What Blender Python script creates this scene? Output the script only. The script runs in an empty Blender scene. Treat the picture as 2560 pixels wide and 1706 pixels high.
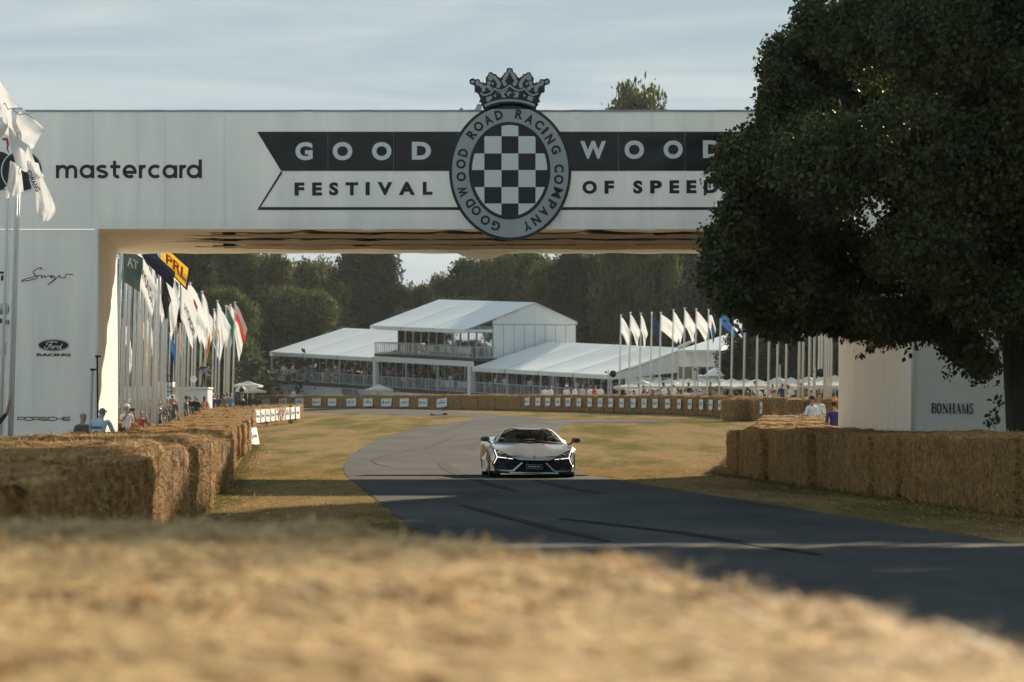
import bpy, bmesh, math, random
import numpy as np
from mathutils import Vector, Matrix, noise
R = math.radians
rnd = random.Random(7)
SC = bpy.context.scene
COL = SC.collection
# ------------------------------------------------------------------ camera, sky, sun, exposure
FPX, HCAM, U0, VH = 8000.0, 1.19, 1280.0, 1066.0      # focal length in photo pixels, lens height, optical axis, horizon row
cam = bpy.data.cameras.new('camera'); cam_o = bpy.data.objects.new('camera', cam); COL.objects.link(cam_o)
cam_o.location = (0, 0, HCAM); cam_o.rotation_euler = (R(90), 0, 0)
cam.sensor_width = 36.0; cam.lens = FPX / 2560 * 36
cam.shift_y = (VH - 853) / 2560
cam.clip_start = 0.05; cam.clip_end = 4000
cam.dof.use_dof = True; cam.dof.focus_distance = 73.0; cam.dof.aperture_fstop = 5.0; cam.dof.aperture_blades = 9
SC.camera = cam_o
SUN_AZ, SUN_EL = 25.0, 21.6
SC.view_settings.view_transform = 'Standard'; SC.view_settings.look = 'None'
SC.view_settings.exposure = 0.86; SC.view_settings.gamma = 1.0; SC.view_settings.use_curve_mapping = False
W = bpy.data.worlds.new('World'); SC.world = W; W.use_nodes = True
nt = W.node_tree; nt.nodes.clear()
def _n(t, **k):
    n = nt.nodes.new(t)
    for a, b in k.items(): setattr(n, a, b)
    return n
out = _n('ShaderNodeOutputWorld'); bg = _n('ShaderNodeBackground'); sky = _n('ShaderNodeTexSky')
sky.sky_type = 'NISHITA'; sky.sun_disc = False; sky.sun_elevation = R(SUN_EL); sky.sun_rotation = R(SUN_AZ)
sky.air_density = 1.0; sky.dust_density = 0.6; sky.ozone_density = 2.2; sky.altitude = 60
bg.inputs[1].default_value = 0.10
tc = _n('ShaderNodeTexCoord'); mp = _n('ShaderNodeMapping'); mp.inputs['Scale'].default_value = (6, 6, 46); mp.inputs['Rotation'].default_value = (0, R(6), 0)
nz = _n('ShaderNodeTexNoise'); nz.inputs['Scale'].default_value = 1.0; nz.inputs['Detail'].default_value = 7; nz.inputs['Roughness'].default_value = 0.55; nz.inputs['Distortion'].default_value = 0.7
rp = _n('ShaderNodeValToRGB'); rp.color_ramp.elements[0].position = .36; rp.color_ramp.elements[1].position = .68
rp.color_ramp.elements[0].color = (.78, .78, .78, 1); rp.color_ramp.elements[1].color = (.96, .96, .96, 1)
veil = _n('ShaderNodeValToRGB'); veil.color_ramp.elements[0].position = .40; veil.color_ramp.elements[1].position = .64    # thin high cloud: cool veil to paler streaks
veil.color_ramp.elements[0].color = (1.40, 2.15, 2.60, 1); veil.color_ramp.elements[1].color = (3.15, 3.60, 3.62, 1)
mx = _n('ShaderNodeMix'); mx.data_type = 'RGBA'
cap = _n('ShaderNodeMix'); cap.data_type = 'RGBA'; cap.blend_type = 'DARKEN'; cap.inputs[0].default_value = 1.0; cap.inputs[7].default_value = (6.0, 6.0, 5.8, 1)
L = nt.links.new
L(tc.outputs['Generated'], mp.inputs[0]); L(mp.outputs[0], nz.inputs[0]); L(nz.outputs[0], rp.inputs[0]); L(nz.outputs[0], veil.inputs[0])
L(sky.outputs[0], cap.inputs[6]); L(rp.outputs[0], mx.inputs[0]); L(cap.outputs[2], mx.inputs[6]); L(veil.outputs[0], mx.inputs[7])
sx = _n('ShaderNodeSeparateXYZ'); mr = _n('ShaderNodeMapRange'); mr.inputs[1].default_value = -.02; mr.inputs[2].default_value = .11; mr.inputs[3].default_value = .85; mr.inputs[4].default_value = 0.0    # paler towards the horizon
hz = _n('ShaderNodeMix'); hz.data_type = 'RGBA'; hz.inputs[7].default_value = (3.8, 3.9, 3.85, 1)
L(tc.outputs['Generated'], sx.inputs[0]); L(sx.outputs[2], mr.inputs[0]); L(mr.outputs[0], hz.inputs[0]); L(mx.outputs[2], hz.inputs[6]); L(hz.outputs[2], bg.inputs[0]); L(bg.outputs[0], out.inputs[0])
SUN = Vector((math.sin(R(SUN_AZ)) * math.cos(R(SUN_EL)), math.cos(R(SUN_AZ)) * math.cos(R(SUN_EL)), math.sin(R(SUN_EL))))
sl = bpy.data.lights.new('sun', 'SUN'); sl.energy = 4.7; sl.angle = R(0.53); sl.color = (1.0, .86, .66)
so = bpy.data.objects.new('sun', sl); COL.objects.link(so); so.rotation_euler = SUN.to_track_quat('Z', 'Y').to_euler(); so.location = (30, 60, 40)

# ------------------------------------------------------------------ terrain and measuring helpers
def ramp(y):
    t = y - 79.0
    if y > 345: t = 345 - 79.0 + (y - 345) * .25
    return .0153 * ((t + math.sqrt(t * t + 64)) / 2)
def sm(a, b, t):
    t = min(1, max(0, (t - a) / (b - a))); return t * t * (3 - 2 * t)
def g(x, y):
    return ramp(y) + .021 * max(-60, min(60, x)) * sm(75, 150, y)
def P(u, v, y):                                      # the point at distance y seen at photo pixel (u, v)
    return Vector(((u - U0) / FPX * y, y, HCAM + (VH - v) / FPX * y))
def X(u, y): return (u - U0) / FPX * y
def ground(u, v):                                    # where the line of sight meets the terrain
    prev = None
    y = 8.0
    while y < 420:
        x = X(u, y); f = VH - (g(x, y) - HCAM) * FPX / y - v
        if prev is not None and f <= 0:
            a, b = y - .5, y
            for _ in range(18):
                m = (a + b) / 2
                if VH - (g(X(u, m), m) - HCAM) * FPX / m - v > 0: a = m
                else: b = m
            return Vector((X(u, a), a, g(X(u, a), a)))
        prev = f; y += .5
    return Vector((X(u, 420), 420, g(X(u, 420), 420)))

# ------------------------------------------------------------------ materials
def mat(name, col, rough=.6, metal=0, col2=None, scale=5, detail=4, bump=0, bscale=30, stretch=None, spec=.5, transl=0, emit=0, coat=0, lo=.35, hi=.65, objspace=True):
    m = bpy.data.materials.new(name); m.use_nodes = True; t = m.node_tree; b = t.nodes['Principled BSDF']
    b.inputs['Base Color'].default_value = (*col, 1); b.inputs['Roughness'].default_value = rough; b.inputs['Metallic'].default_value = metal
    b.inputs['Specular IOR Level'].default_value = spec; b.inputs['Coat Weight'].default_value = coat; b.inputs['Coat Roughness'].default_value = .04
    if emit: b.inputs['Emission Color'].default_value = (*col, 1); b.inputs['Emission Strength'].default_value = emit
    tcn = t.nodes.new('ShaderNodeTexCoord'); mpn = t.nodes.new('ShaderNodeMapping')
    if stretch: mpn.inputs['Scale'].default_value = stretch
    t.links.new(tcn.outputs['Object'], mpn.inputs[0])
    if col2 is not None:
        n = t.nodes.new('ShaderNodeTexNoise'); n.inputs['Scale'].default_value = scale; n.inputs['Detail'].default_value = detail; n.inputs['Roughness'].default_value = .6
        r = t.nodes.new('ShaderNodeValToRGB'); r.color_ramp.elements[0].position = lo; r.color_ramp.elements[1].position = hi
        r.color_ramp.elements[0].color = (*col, 1); r.color_ramp.elements[1].color = (*col2, 1)
        t.links.new(mpn.outputs[0], n.inputs[0]); t.links.new(n.outputs[0], r.inputs[0]); t.links.new(r.outputs[0], b.inputs['Base Color'])
    if bump:
        n2 = t.nodes.new('ShaderNodeTexNoise'); n2.inputs['Scale'].default_value = bscale; n2.inputs['Detail'].default_value = 5
        bp = t.nodes.new('ShaderNodeBump'); bp.inputs['Strength'].default_value = bump; bp.inputs['Distance'].default_value = .05
        t.links.new(mpn.outputs[0], n2.inputs[0]); t.links.new(n2.outputs[0], bp.inputs['Height']); t.links.new(bp.outputs[0], b.inputs['Normal'])
    if transl:
        tr = t.nodes.new('ShaderNodeBsdfTranslucent'); mixn = t.nodes.new('ShaderNodeMixShader'); mixn.inputs[0].default_value = transl
        tr.inputs[0].default_value = (*[min(1, c * 1.25) for c in (col2 or col)], 1)
        o = t.nodes['Material Output']
        src = b.inputs['Base Color'].links
        if src: t.links.new(src[0].from_socket, tr.inputs[0])
        t.links.new(b.outputs[0], mixn.inputs[1]); t.links.new(tr.outputs[0], mixn.inputs[2]); t.links.new(mixn.outputs[0], o.inputs[0])
    return m
M = {}
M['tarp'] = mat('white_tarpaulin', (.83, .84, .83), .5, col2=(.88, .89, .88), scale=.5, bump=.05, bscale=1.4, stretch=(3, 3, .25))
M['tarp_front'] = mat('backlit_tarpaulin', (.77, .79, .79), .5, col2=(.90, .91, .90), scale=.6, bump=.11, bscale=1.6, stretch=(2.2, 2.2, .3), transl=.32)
M['tarp_rear'] = mat('cool_glow_tarpaulin', (.73, .80, .86), .5, col2=(.77, .84, .90), scale=.5, bump=.05, bscale=1.4, stretch=(3, 3, .25), transl=.6)  # blued to cool the sunlight passed on to the front
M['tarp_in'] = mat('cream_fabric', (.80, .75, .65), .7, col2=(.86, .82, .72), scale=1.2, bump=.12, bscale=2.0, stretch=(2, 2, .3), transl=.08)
M['shade_band'] = mat('shade_band_grey', (.33, .30, .25), .85, col2=(.42, .39, .33), scale=1.5, bump=.2, bscale=3)  # dark tone put in for the shaded bands under the deck
M['seam'] = mat('seam_grey', (.34, .36, .36), .7)
M['black'] = mat('black_vinyl', (.008, .011, .012), .18, spec=.4, bump=.02, bscale=1.5)
M['ink'] = mat('dark_ink', (.016, .02, .024), .5)
M['print'] = mat('white_print', (.90, .92, .92), .4, col2=(.93, .94, .94), scale=2)
M['ringgrey'] = mat('crest_grey', (.42, .47, .47), .5, col2=(.48, .53, .53), scale=1.5)
M['white'] = mat('white_paint', (.78, .78, .76), .5)
M['dark'] = mat('dark_strap', (.02, .02, .022), .6)
M['straw'] = mat('straw', (.15, .072, .024), .75, col2=(.43, .25, .095), scale=14, detail=8, bump=.9, bscale=34, stretch=(1, 1, 1), lo=.36, hi=.66, spec=.04)
M['straw_pale'] = mat('sun_toned_straw', (.22, .115, .04), .75, col2=(.62, .42, .19), scale=14, detail=8, bump=.7, bscale=34, lo=.36, hi=.66, spec=.04)  # straw lightened for the close bales, sunlight put into the colour
M['strand_pale'] = mat('sun_toned_strand', (.40, .22, .08), .6, col2=(.88, .64, .32), scale=16, detail=3, lo=.34, hi=.66, transl=.2, spec=.25)  # strands of the close bales, brightened the same way as if sunlit
M['twine'] = mat('twine', (.32, .12, .04), .7, col2=(.4, .2, .08), scale=20)
M['strand'] = mat('straw_strand', (.27, .135, .042), .6, col2=(.74, .475, .19), scale=14, detail=3, lo=.34, hi=.66, transl=.15, spec=.12)
M['grassground'] = mat('dry_turf', (.145, .122, .048), .95, col2=(.285, .195, .10), scale=.25, detail=10, bump=.15, bscale=5, stretch=(1.7, .22, 1), lo=.33, hi=.58, spec=0)
M['blade'] = mat('grass_blade', (.15, .128, .048), .9, col2=(.31, .215, .105), scale=.25, detail=10, stretch=(1.7, .22, 1), lo=.34, hi=.58, transl=.45, spec=0)
M['blade_green'] = mat('green_blade', (.07, .085, .02), .7, col2=(.14, .13, .035), scale=3, transl=.3, spec=.1)
M['asphalt'] = mat('asphalt', (.033, .0345, .0355), .85, col2=(.070, .069, .066), scale=.45, detail=9, bump=.25, bscale=60, stretch=(1, .35, 1), spec=.06)
M['rubber'] = mat('tyre_rubber', (.010, .010, .011), .9, col2=(.02, .02, .02), scale=3, spec=.08)
M['leaf'] = mat('lime_leaf', (.030, .039, .013), .5, col2=(.092, .102, .032), scale=1.3, detail=3, transl=.22, spec=.3)
M['bract'] = mat('pale_bract', (.12, .125, .06), .6, col2=(.2, .2, .11), scale=3, transl=.35, spec=.3)
M['bark'] = mat('bark', (.035, .028, .022), .9, col2=(.08, .065, .05), scale=5, bump=1, bscale=14, stretch=(1, 1, .25))
for i, (a, b_) in enumerate((((.035, .05, .013), (.12, .145, .04)), ((.03, .046, .015), (.095, .12, .038)), ((.045, .055, .018), (.16, .155, .055)), ((.022, .03, .016), (.062, .072, .034)))):
    M['fol%d' % i] = mat('tree_foliage', a, .7, col2=b_, scale=.45, detail=6, transl=.38, spec=.15)
M['pole'] = mat('pole_white', (.66, .65, .61), .4, col2=(.72, .71, .67), scale=2)
M['flagwhite'] = mat('flag_white', (.80, .80, .80), .7, transl=.25)
for k, c in dict(navy=(.012, .02, .05), blue=(.03, .10, .28), orange=(.62, .22, .03), green=(.02, .09, .06), darkgreen=(.035, .06, .055), red=(.45, .04, .02), yellow=(.70, .45, .03), blackf=(.015, .016, .02)).items():
    M['flag' + k] = mat('flag_cloth', c, .7, transl=.3)
M['tentroof'] = mat('pvc_roof', (.86, .85, .82), .45, col2=(.90, .89, .86), scale=.6, bump=.03, bscale=1.5, transl=.12)
M['tentwall'] = mat('pvc_wall', (.72, .75, .75), .5, col2=(.78, .80, .80), scale=.7, transl=.15)
M['alu'] = mat('aluminium', (.50, .53, .54), .4, metal=.3)
M['rail'] = mat('grey_rail', (.42, .45, .45), .45)
M['deck'] = mat('dark_deck', (.05, .055, .05), .7)
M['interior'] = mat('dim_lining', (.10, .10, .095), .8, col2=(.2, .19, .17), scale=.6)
M['parasol'] = mat('parasol_canvas', (.70, .66, .57), .75, col2=(.76, .73, .65), scale=2, transl=.3)
M['skin'] = mat('skin', (.42, .24, .16), .55, col2=(.50, .30, .21), scale=6)
M['hair'] = mat('hair', (.03, .022, .017), .6, col2=(.06, .045, .03), scale=20)
M['greyhair'] = mat('grey_hair', (.16, .15, .14), .6)
for k, c in dict(white=(.74, .74, .73), pale=(.40, .50, .56), navy=(.03, .04, .09), black=(.018, .018, .02), blue=(.10, .22, .42), red=(.45, .07, .05), grey=(.12, .125, .125), tan=(.40, .30, .19), olive=(.13, .13, .08), pink=(.52, .26, .25), purple=(.04, .035, .13), denim=(.07, .10, .17), yellow=(.6, .48, .1), orange=(.85, .17, .03)).items():
    M['c_' + k] = mat('cloth_' + k, c, .85, col2=tuple(min(1, q * 1.25) for q in c), scale=8)
def glass(name, tintc, ior=1.45, k=.25):
    m = bpy.data.materials.new(name); m.use_nodes = True; t = m.node_tree; t.nodes.clear()
    o = t.nodes.new('ShaderNodeOutputMaterial'); tr = t.nodes.new('ShaderNodeBsdfTransparent'); gl = t.nodes.new('ShaderNodeBsdfGlossy'); fr = t.nodes.new('ShaderNodeFresnel'); mi = t.nodes.new('ShaderNodeMixShader')
    n = t.nodes.new('ShaderNodeTexNoise'); n.inputs['Scale'].default_value = .8; bp = t.nodes.new('ShaderNodeBump'); bp.inputs['Strength'].default_value = .02
    t.links.new(n.outputs[0], bp.inputs['Height']); t.links.new(bp.outputs[0], gl.inputs['Normal'])
    tr.inputs[0].default_value = (*tintc, 1); gl.inputs['Roughness'].default_value = .03; fr.inputs[0].default_value = ior
    ad = t.nodes.new('ShaderNodeMath'); ad.operation = 'MULTIPLY_ADD'; ad.inputs[1].default_value = 1; ad.inputs[2].default_value = k * .3; ad.use_clamp = True
    t.links.new(fr.outputs[0], ad.inputs[0]); t.links.new(ad.outputs[0], mi.inputs[0]); t.links.new(tr.outputs[0], mi.inputs[1]); t.links.new(gl.outputs[0], mi.inputs[2]); t.links.new(mi.outputs[0], o.inputs[0])
    return m
M['glass'] = glass('tent_glass', (.42, .47, .46), 1.4, .1)
M['windscreen'] = glass('car_glass', (.64, .80, .79), 1.3, .1)
M['silver'] = mat('silver_paint', (.50, .52, .53), .33, metal=.38, coat=.5, col2=(.53, .55, .56), scale=40)
M['carblack'] = mat('gloss_black', (.012, .013, .014), .15, coat=.5)
M['carmatt'] = mat('matt_black', (.012, .012, .013), .6, bump=.2, bscale=80)
M['drl'] = mat('lamp_white', (1.0, .93, .80), .3, emit=.8)
M['lens'] = mat('lamp_lens', (.03, .032, .032), .05, spec=.8, coat=1)
M['chrome'] = mat('bright_metal', (.6, .6, .6), .12, metal=1)
M['orange'] = mat('orange_reflection', (.65, .16, .05), .35)
M['gold'] = mat('gold_badge', (.55, .38, .08), .3, metal=.8)
M['leather'] = mat('pale_leather', (.55, .52, .46), .5)
M['dashgrey'] = mat('dash_grey', (.20, .22, .22), .5, col2=(.25, .27, .27), scale=12)
M['speaker'] = mat('speaker_black', (.014, .015, .018), .55)

t_ = M['grassground'].node_tree
for nm in ('grassground', 'blade'):
    for n_ in M[nm].node_tree.nodes:
        if n_.type == 'TEX_NOISE' and n_.inputs['Detail'].default_value > 8: n_.inputs['Roughness'].default_value = .72
        if n_.type == 'VALTORGB': e_ = n_.color_ramp.elements.new(.76 if nm == 'grassground' else .78); e_.color = (.19, .12, .055, 1); n_.color_ramp.elements[0].position = .42; n_.color_ramp.elements[1].position = .56
# ------------------------------------------------------------------ mesh and object helpers
ORG = {}
class MB:
    def __init__(s): s.v = []; s.f = []; s.m = []
    def add(s, vs, fs, mi=0):
        n = len(s.v); s.v.extend(Vector(p) for p in vs); s.f.extend([tuple(i + n for i in q) for q in fs]); s.m.extend([mi] * len(fs)); return s
    def quad(s, a, b, c, d, mi=0): return s.add([a, b, c, d], [(0, 1, 2, 3)], mi)
    def poly(s, pts, mi=0): return s.add(pts, [tuple(range(len(pts)))], mi)
    def box(s, lo, hi, mi=0):
        x0, y0, z0 = lo; x1, y1, z1 = hi
        return s.add([(x0, y0, z0), (x1, y0, z0), (x1, y1, z0), (x0, y1, z0), (x0, y0, z1), (x1, y0, z1), (x1, y1, z1), (x0, y1, z1)],
                     [(3, 2, 1, 0), (4, 5, 6, 7), (0, 1, 5, 4), (1, 2, 6, 5), (2, 3, 7, 6), (3, 0, 4, 7)], mi)
    def hexa(s, b4, t4, mi=0):
        return s.add(list(b4) + list(t4), [(3, 2, 1, 0), (4, 5, 6, 7), (0, 1, 5, 4), (1, 2, 6, 5), (2, 3, 7, 6), (3, 0, 4, 7)], mi)
    def prism(s, pts, d, mi=0):                       # extrude a planar polygon by vector d
        d = Vector(d); n = len(pts); a = [Vector(p) for p in pts]; b = [p + d for p in a]
        return s.add(a + b, [tuple(range(n)), tuple(range(2 * n - 1, n - 1, -1))] + [(i, i + n, (i + 1) % n + n, (i + 1) % n) for i in range(n)], mi)
    def tube(s, pts, r, n=8, mi=0, caps=True):
        pts = [Vector(p) for p in pts]; rs = r if isinstance(r, (list, tuple)) else [r] * len(pts); vs = []
        for i, p in enumerate(pts):
            t = (pts[min(i + 1, len(pts) - 1)] - pts[max(i - 1, 0)]).normalized()
            a = t.cross(Vector((0, 0, 1)) if abs(t.z) < .9 else Vector((1, 0, 0))).normalized(); b = t.cross(a)
            for k in range(n):
                q = 2 * math.pi * k / n; vs.append(p + (a * math.cos(q) + b * math.sin(q)) * rs[i])
        fs = [(i * n + k, i * n + (k + 1) % n, (i + 1) * n + (k + 1) % n, (i + 1) * n + k) for i in range(len(pts) - 1) for k in range(n)]
        if caps: fs += [tuple(range(n - 1, -1, -1)), tuple((len(pts) - 1) * n + k for k in range(n))]
        return s.add(vs, fs, mi)
    def ball(s, c, r, n=10, m=7, mi=0):
        c = Vector(c); r = (r, r, r) if not isinstance(r, (tuple, list)) else r; vs = [c + Vector((0, 0, r[2]))]
        for j in range(1, m):
            t = math.pi * j / m
            for k in range(n): q = 2 * math.pi * k / n; vs.append(c + Vector((r[0] * math.sin(t) * math.cos(q), r[1] * math.sin(t) * math.sin(q), r[2] * math.cos(t))))
        vs.append(c - Vector((0, 0, r[2])))
        fs = [(0, 1 + k, 1 + (k + 1) % n) for k in range(n)]
        for j in range(m - 2): fs += [(1 + j * n + k, 1 + (j + 1) * n + k, 1 + (j + 1) * n + (k + 1) % n, 1 + j * n + (k + 1) % n) for k in range(n)]
        b = 1 + (m - 2) * n; fs += [(b + k, len(vs) - 1, b + (k + 1) % n) for k in range(n)]
        return s.add(vs, fs, mi)
    def grid(s, rows, mi=0, flip=False):
        n = len(rows[0]); vs = [p for r in rows for p in r]
        fs = [(i * n + j, i * n + j + 1, (i + 1) * n + j + 1, (i + 1) * n + j) for i in range(len(rows) - 1) for j in range(n - 1)]
        if flip: fs = [q[::-1] for q in fs]
        return s.add(vs, fs, mi)
    def ribbon(s, pts, w, nrm, th=0, closed=False, mi=0):      # flat stroke along pts in the plane with normal nrm
        pts = [Vector(p) for p in pts]; nrm = Vector(nrm); n = len(pts); ws = w if isinstance(w, (list, tuple)) else [w] * n; A = []; B = []
        for i, p in enumerate(pts):
            a = pts[(i - 1) % n] if closed or i else p; b = pts[(i + 1) % n] if closed or i < n - 1 else p
            d1 = (p - a).normalized() if (p - a).length > 1e-9 else None; d2 = (b - p).normalized() if (b - p).length > 1e-9 else None
            d = ((d1 or d2) + (d2 or d1)); d = d.normalized() if d.length > 1e-6 else (d1 or d2)
            sc = 1.0
            if d1 and d2: sc = 1 / max(.5, d.dot(d1))
            o = d.cross(nrm).normalized() * ws[i] / 2 * sc; A.append(p + o); B.append(p - o)
        m = n if closed else n - 1
        k = len(s.v)
        s.add(A + B, [(i, (i + 1) % n, (i + 1) % n + n, i + n) for i in range(m)], mi)
        return s
    def mesh(s, name, mats, smooth=False):
        me = bpy.data.meshes.new(name); me.from_pydata([tuple(p) for p in s.v], [], s.f)
        for m in mats: me.materials.append(m)
        if len(mats) > 1: me.polygons.foreach_set('material_index', s.m)
        if smooth: me.polygons.foreach_set('use_smooth', [True] * len(me.polygons))
        me.validate(); me.update(); return me
def npmesh(name, V, Q, mats, mi=None, smooth=False):   # fast mesh from numpy arrays (Q: n x k faces)
    me = bpy.data.meshes.new(name); n, k = Q.shape
    me.vertices.add(len(V)); me.vertices.foreach_set('co', V.astype(np.float32).ravel())
    me.loops.add(n * k); me.loops.foreach_set('vertex_index', Q.astype(np.int32).ravel())
    me.polygons.add(n); me.polygons.foreach_set('loop_start', np.arange(n, dtype=np.int32) * k)
    for m in mats: me.materials.append(m)
    if mi is not None: me.polygons.foreach_set('material_index', mi.astype(np.int32))
    if smooth: me.polygons.foreach_set('use_smooth', np.ones(n, dtype=bool))
    me.update(calc_edges=True); me.validate(); return me
def tag(o, label=None, cat=None, group=None, kind=None):
    if label: o['label'] = label
    if cat: o['category'] = cat
    if group: o['group'] = group
    if kind: o['kind'] = kind
    return o
def thing(name, label, cat, loc=(0, 0, 0), group=None, rot=None):
    o = bpy.data.objects.new(name, None); COL.objects.link(o); o.location = loc; o.empty_display_size = .3
    if rot: o.rotation_euler = rot
    ORG[o.name] = Vector(loc) if not rot else Vector((0, 0, 0)); return tag(o, label, cat, group)
def link(name, me, parent=None, loc=None):
    o = bpy.data.objects.new(name, me); COL.objects.link(o)
    if parent is not None: o.parent = parent
    if loc is not None: o.location = loc
    return o
def build(mb, name, mats, parent=None, smooth=False, local=False, loc=None):   # mb in world coordinates unless local
    if not isinstance(mats, (list, tuple)): mats = [mats]
    org = Vector((0, 0, 0))
    if not local:
        if parent is not None: org = ORG.get(parent.name, Vector((0, 0, 0)))
        if loc is not None: org = Vector(loc)
        mb.v = [p - org for p in mb.v]
    me = mb.mesh(name, mats, smooth); o = link(name, me, parent, loc if parent is None else None)
    ORG[o.name] = org if not local else Vector((0, 0, 0)); return o
def kids(o): return [c for c in o.children]
def copy_tree(o, parent=None, loc=None, rotz=None):
    c = o.copy(); COL.objects.link(c)
    if parent is not None: c.parent = parent; c.matrix_parent_inverse = o.matrix_parent_inverse.copy()
    if loc is not None: c.location = loc
    if rotz is not None: c.rotation_euler.z = rotz
    for ch in kids(o): copy_tree(ch, c)
    return c
# flat lettering: the built-in typeface, fitted glyph by glyph, and drawn strokes
_gl = {}
def glyphs(txt, bold=0.0, shear=0.0):
    key = (txt, bold, shear)
    if key not in _gl:
        c = bpy.data.curves.new('lettering', 'FONT'); c.body = txt; c.offset = bold; c.shear = shear; c.resolution_u = 6
        o = bpy.data.objects.new('lettering', c); COL.objects.link(o)
        me = bpy.data.meshes.new_from_object(o.evaluated_get(bpy.context.evaluated_depsgraph_get()))
        vs = [tuple(v.co) for v in me.vertices]; fs = [tuple(p.vertices) for p in me.polygons]
        bpy.data.objects.remove(o); bpy.data.curves.remove(c); bpy.data.meshes.remove(me)
        xs = [p[0] for p in vs]; ys = [p[1] for p in vs]; x0, x1, y0, y1 = min(xs), max(xs), min(ys), max(ys)
        _gl[key] = ([((p[0] - x0) / (x1 - x0), (p[1] - y0) / (y1 - y0)) for p in vs], fs)
    return _gl[key]
def letters(mb, txt, fn, bold=0.0, shear=0.0, mi=0):
    vs, fs = glyphs(txt, bold, shear); return mb.add([fn(a, b) for a, b in vs], fs, mi)
def rect(u0, v0, u1, v1, y, dy=0):                    # face of a vertical plane at distance y; v0 top, v1 bottom
    return lambda a, b: P(u0 + (u1 - u0) * a, v1 + (v0 - v1) * b, y) + Vector((0, dy, 0))
def arc(cx, cy, rx, ry, a0, a1, n=14):
    return [(cx + rx * math.cos(R(a0 + (a1 - a0) * i / n)), cy + ry * math.sin(R(a0 + (a1 - a0) * i / n))) for i in range(n + 1)]
# ------------------------------------------------------------------ ground, road, tyre marks, grass
ys = [-40, -20] + [i * 2.5 for i in range(0, 28)] + [70 + i * 1.5 for i in range(0, 34)] + [122 + i * 3 for i in range(0, 30)] + [215 + i * 8 for i in range(0, 25)] + [430, 500, 700, 1000, 1600, 2600]
xs = [-900, -400, -200, -120, -80, -60] + [-50 + i * 2.5 for i in range(0, 41)] + [60, 80, 120, 200, 400, 900]
mb = MB(); mb.grid([[(x, y, g(x, y)) for x in xs] for y in ys])
tag(build(mb, 'ground', M['grassground'], smooth=True), kind='structure')

def dense(rows, n):
    return [[ground(uL + (uR - uL) * k / n, v) + Vector((0, 0, .012)) for k in range(n + 1)] for v, uL, uR in rows]
def lerp_rows(rows, step):
    o = []
    for (v0, a0, b0), (v1, a1, b1) in zip(rows, rows[1:]):
        n = max(1, int(abs(v1 - v0) / step))
        for i in range(n): t = i / n; o.append((v0 + (v1 - v0) * t, a0 + (a1 - a0) * t, b0 + (b1 - b0) * t))
    return o + [rows[-1]]
near = []
for i in range(121):
    y = -12 + i * (74 + 12) / 120; xl = -.94 - .072 * (y - 34); xr = 5.1 - .076 * (y - 31.8); xl += .07 * noise.fractal(Vector((y * 1.1, 3, 0)), 1, 2, 4); xr += .07 * noise.fractal(Vector((y * 1.1, 9, 0)), 1, 2, 4)
    near.append([(xl + (xr - xl) * k / 12, y, g(0, y) * 0 + g(xl + (xr - xl) * k / 12, y) + .012) for k in range(13)])
rows = [(1192, 868, 1472), (1184, 862, 1452), (1175, 860, 1436), (1165, 861, 1415), (1155, 866, 1404), (1140, 879, 1393), (1125, 897, 1388), (1110, 922, 1386), (1097, 952, 1388), (1086, 990, 1392), (1077, 1025, 1399), (1066, 1080, 1412), (1058, 1128, 1428)]
far = dense(lerp_rows(rows, 3), 12)
mb = MB(); mb.grid(near + far)
mb.grid(dense(lerp_rows([(1058, 1128, 1428), (1056, 1140, 1660), (1053, 1158, 1662), (1051, 1172, 1560), (1049.5, 1186, 1391), (1045, 1193, 1345), (1042, 1150, 1312), (1040, 1085, 1290), (1037, 980, 1240), (1034, 860, 1180), (1031, 760, 1150), (1028, 690, 1120), (1025, 650, 1060), (1022.5, 640, 960)], 1.2), 24))
tag(build(mb, 'road', M['asphalt'], smooth=True), kind='structure')

def mark(pts, w, n=5):
    mb = MB(); q = []
    for (a, b), (c, d) in zip(pts, pts[1:]):
        for i in range(n): q.append(ground(a + (c - a) * i / n, b + (d - b) * i / n) + Vector((0, 0, .019)))
    q.append(ground(*pts[-1]) + Vector((0, 0, .019)))
    mb.ribbon(q, [w * (.35 + .65 * math.sin(math.pi * (.12 + .8 * i / (len(q) - 1)))) for i in range(len(q))], (0, 0, 1)); return mb
road = bpy.data.objects['road']
for pts, w in [([(1098, 1158), (1112, 1170), (1140, 1184), (1180, 1198), (1230, 1215), (1290, 1231)], .32), ([(1106, 1157), (1121, 1169), (1149, 1183)], .2), ([(980, 1170), (940, 1162), (930, 1152), (955, 1142), (1010, 1132), (1040, 1118)], .12), ([(1062, 1123), (1100, 1108), (1140, 1090)], .25), ([(1126, 1070), (1160, 1060), (1190, 1055)], .3), ([(1095, 1084), (1140, 1072), (1170, 1063)], .2),
               ([(1340, 1203), (1420, 1222), (1500, 1236)], .25), ([(1150, 1265), (1250, 1292), (1400, 1330), (1520, 1358)], .18), ([(1180, 1125), (1190, 1112), (1205, 1105)], .3), ([(1210, 1052), (1290, 1056), (1350, 1058), (1395, 1066)], .3), ([(1240, 1045), (1330, 1050), (1380, 1051)], .4), ([(1180, 1066), (1240, 1062), (1300, 1066)], .3), ([(1400, 1300), (1700, 1335), (2050, 1392)], .2)]:
    build(mark(pts, w), 'tyre_mark', M['rubber'], road)
mb = MB()                                              # small branch-like scrap of dark debris on the turf
c = ground(1095, 1039)
for i in range(7): mb.box((c.x - .5 + i * .16, c.y - .1 + rnd.random() * .4, c.z), (c.x - .36 + i * .16, c.y + .3 + rnd.random() * .3, c.z + .04 + .12 * rnd.random()))
tag(build(mb, 'turf_scrap', M['bark']), 'low dark clod of torn turf beside the far bend of the road', 'debris')
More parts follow.
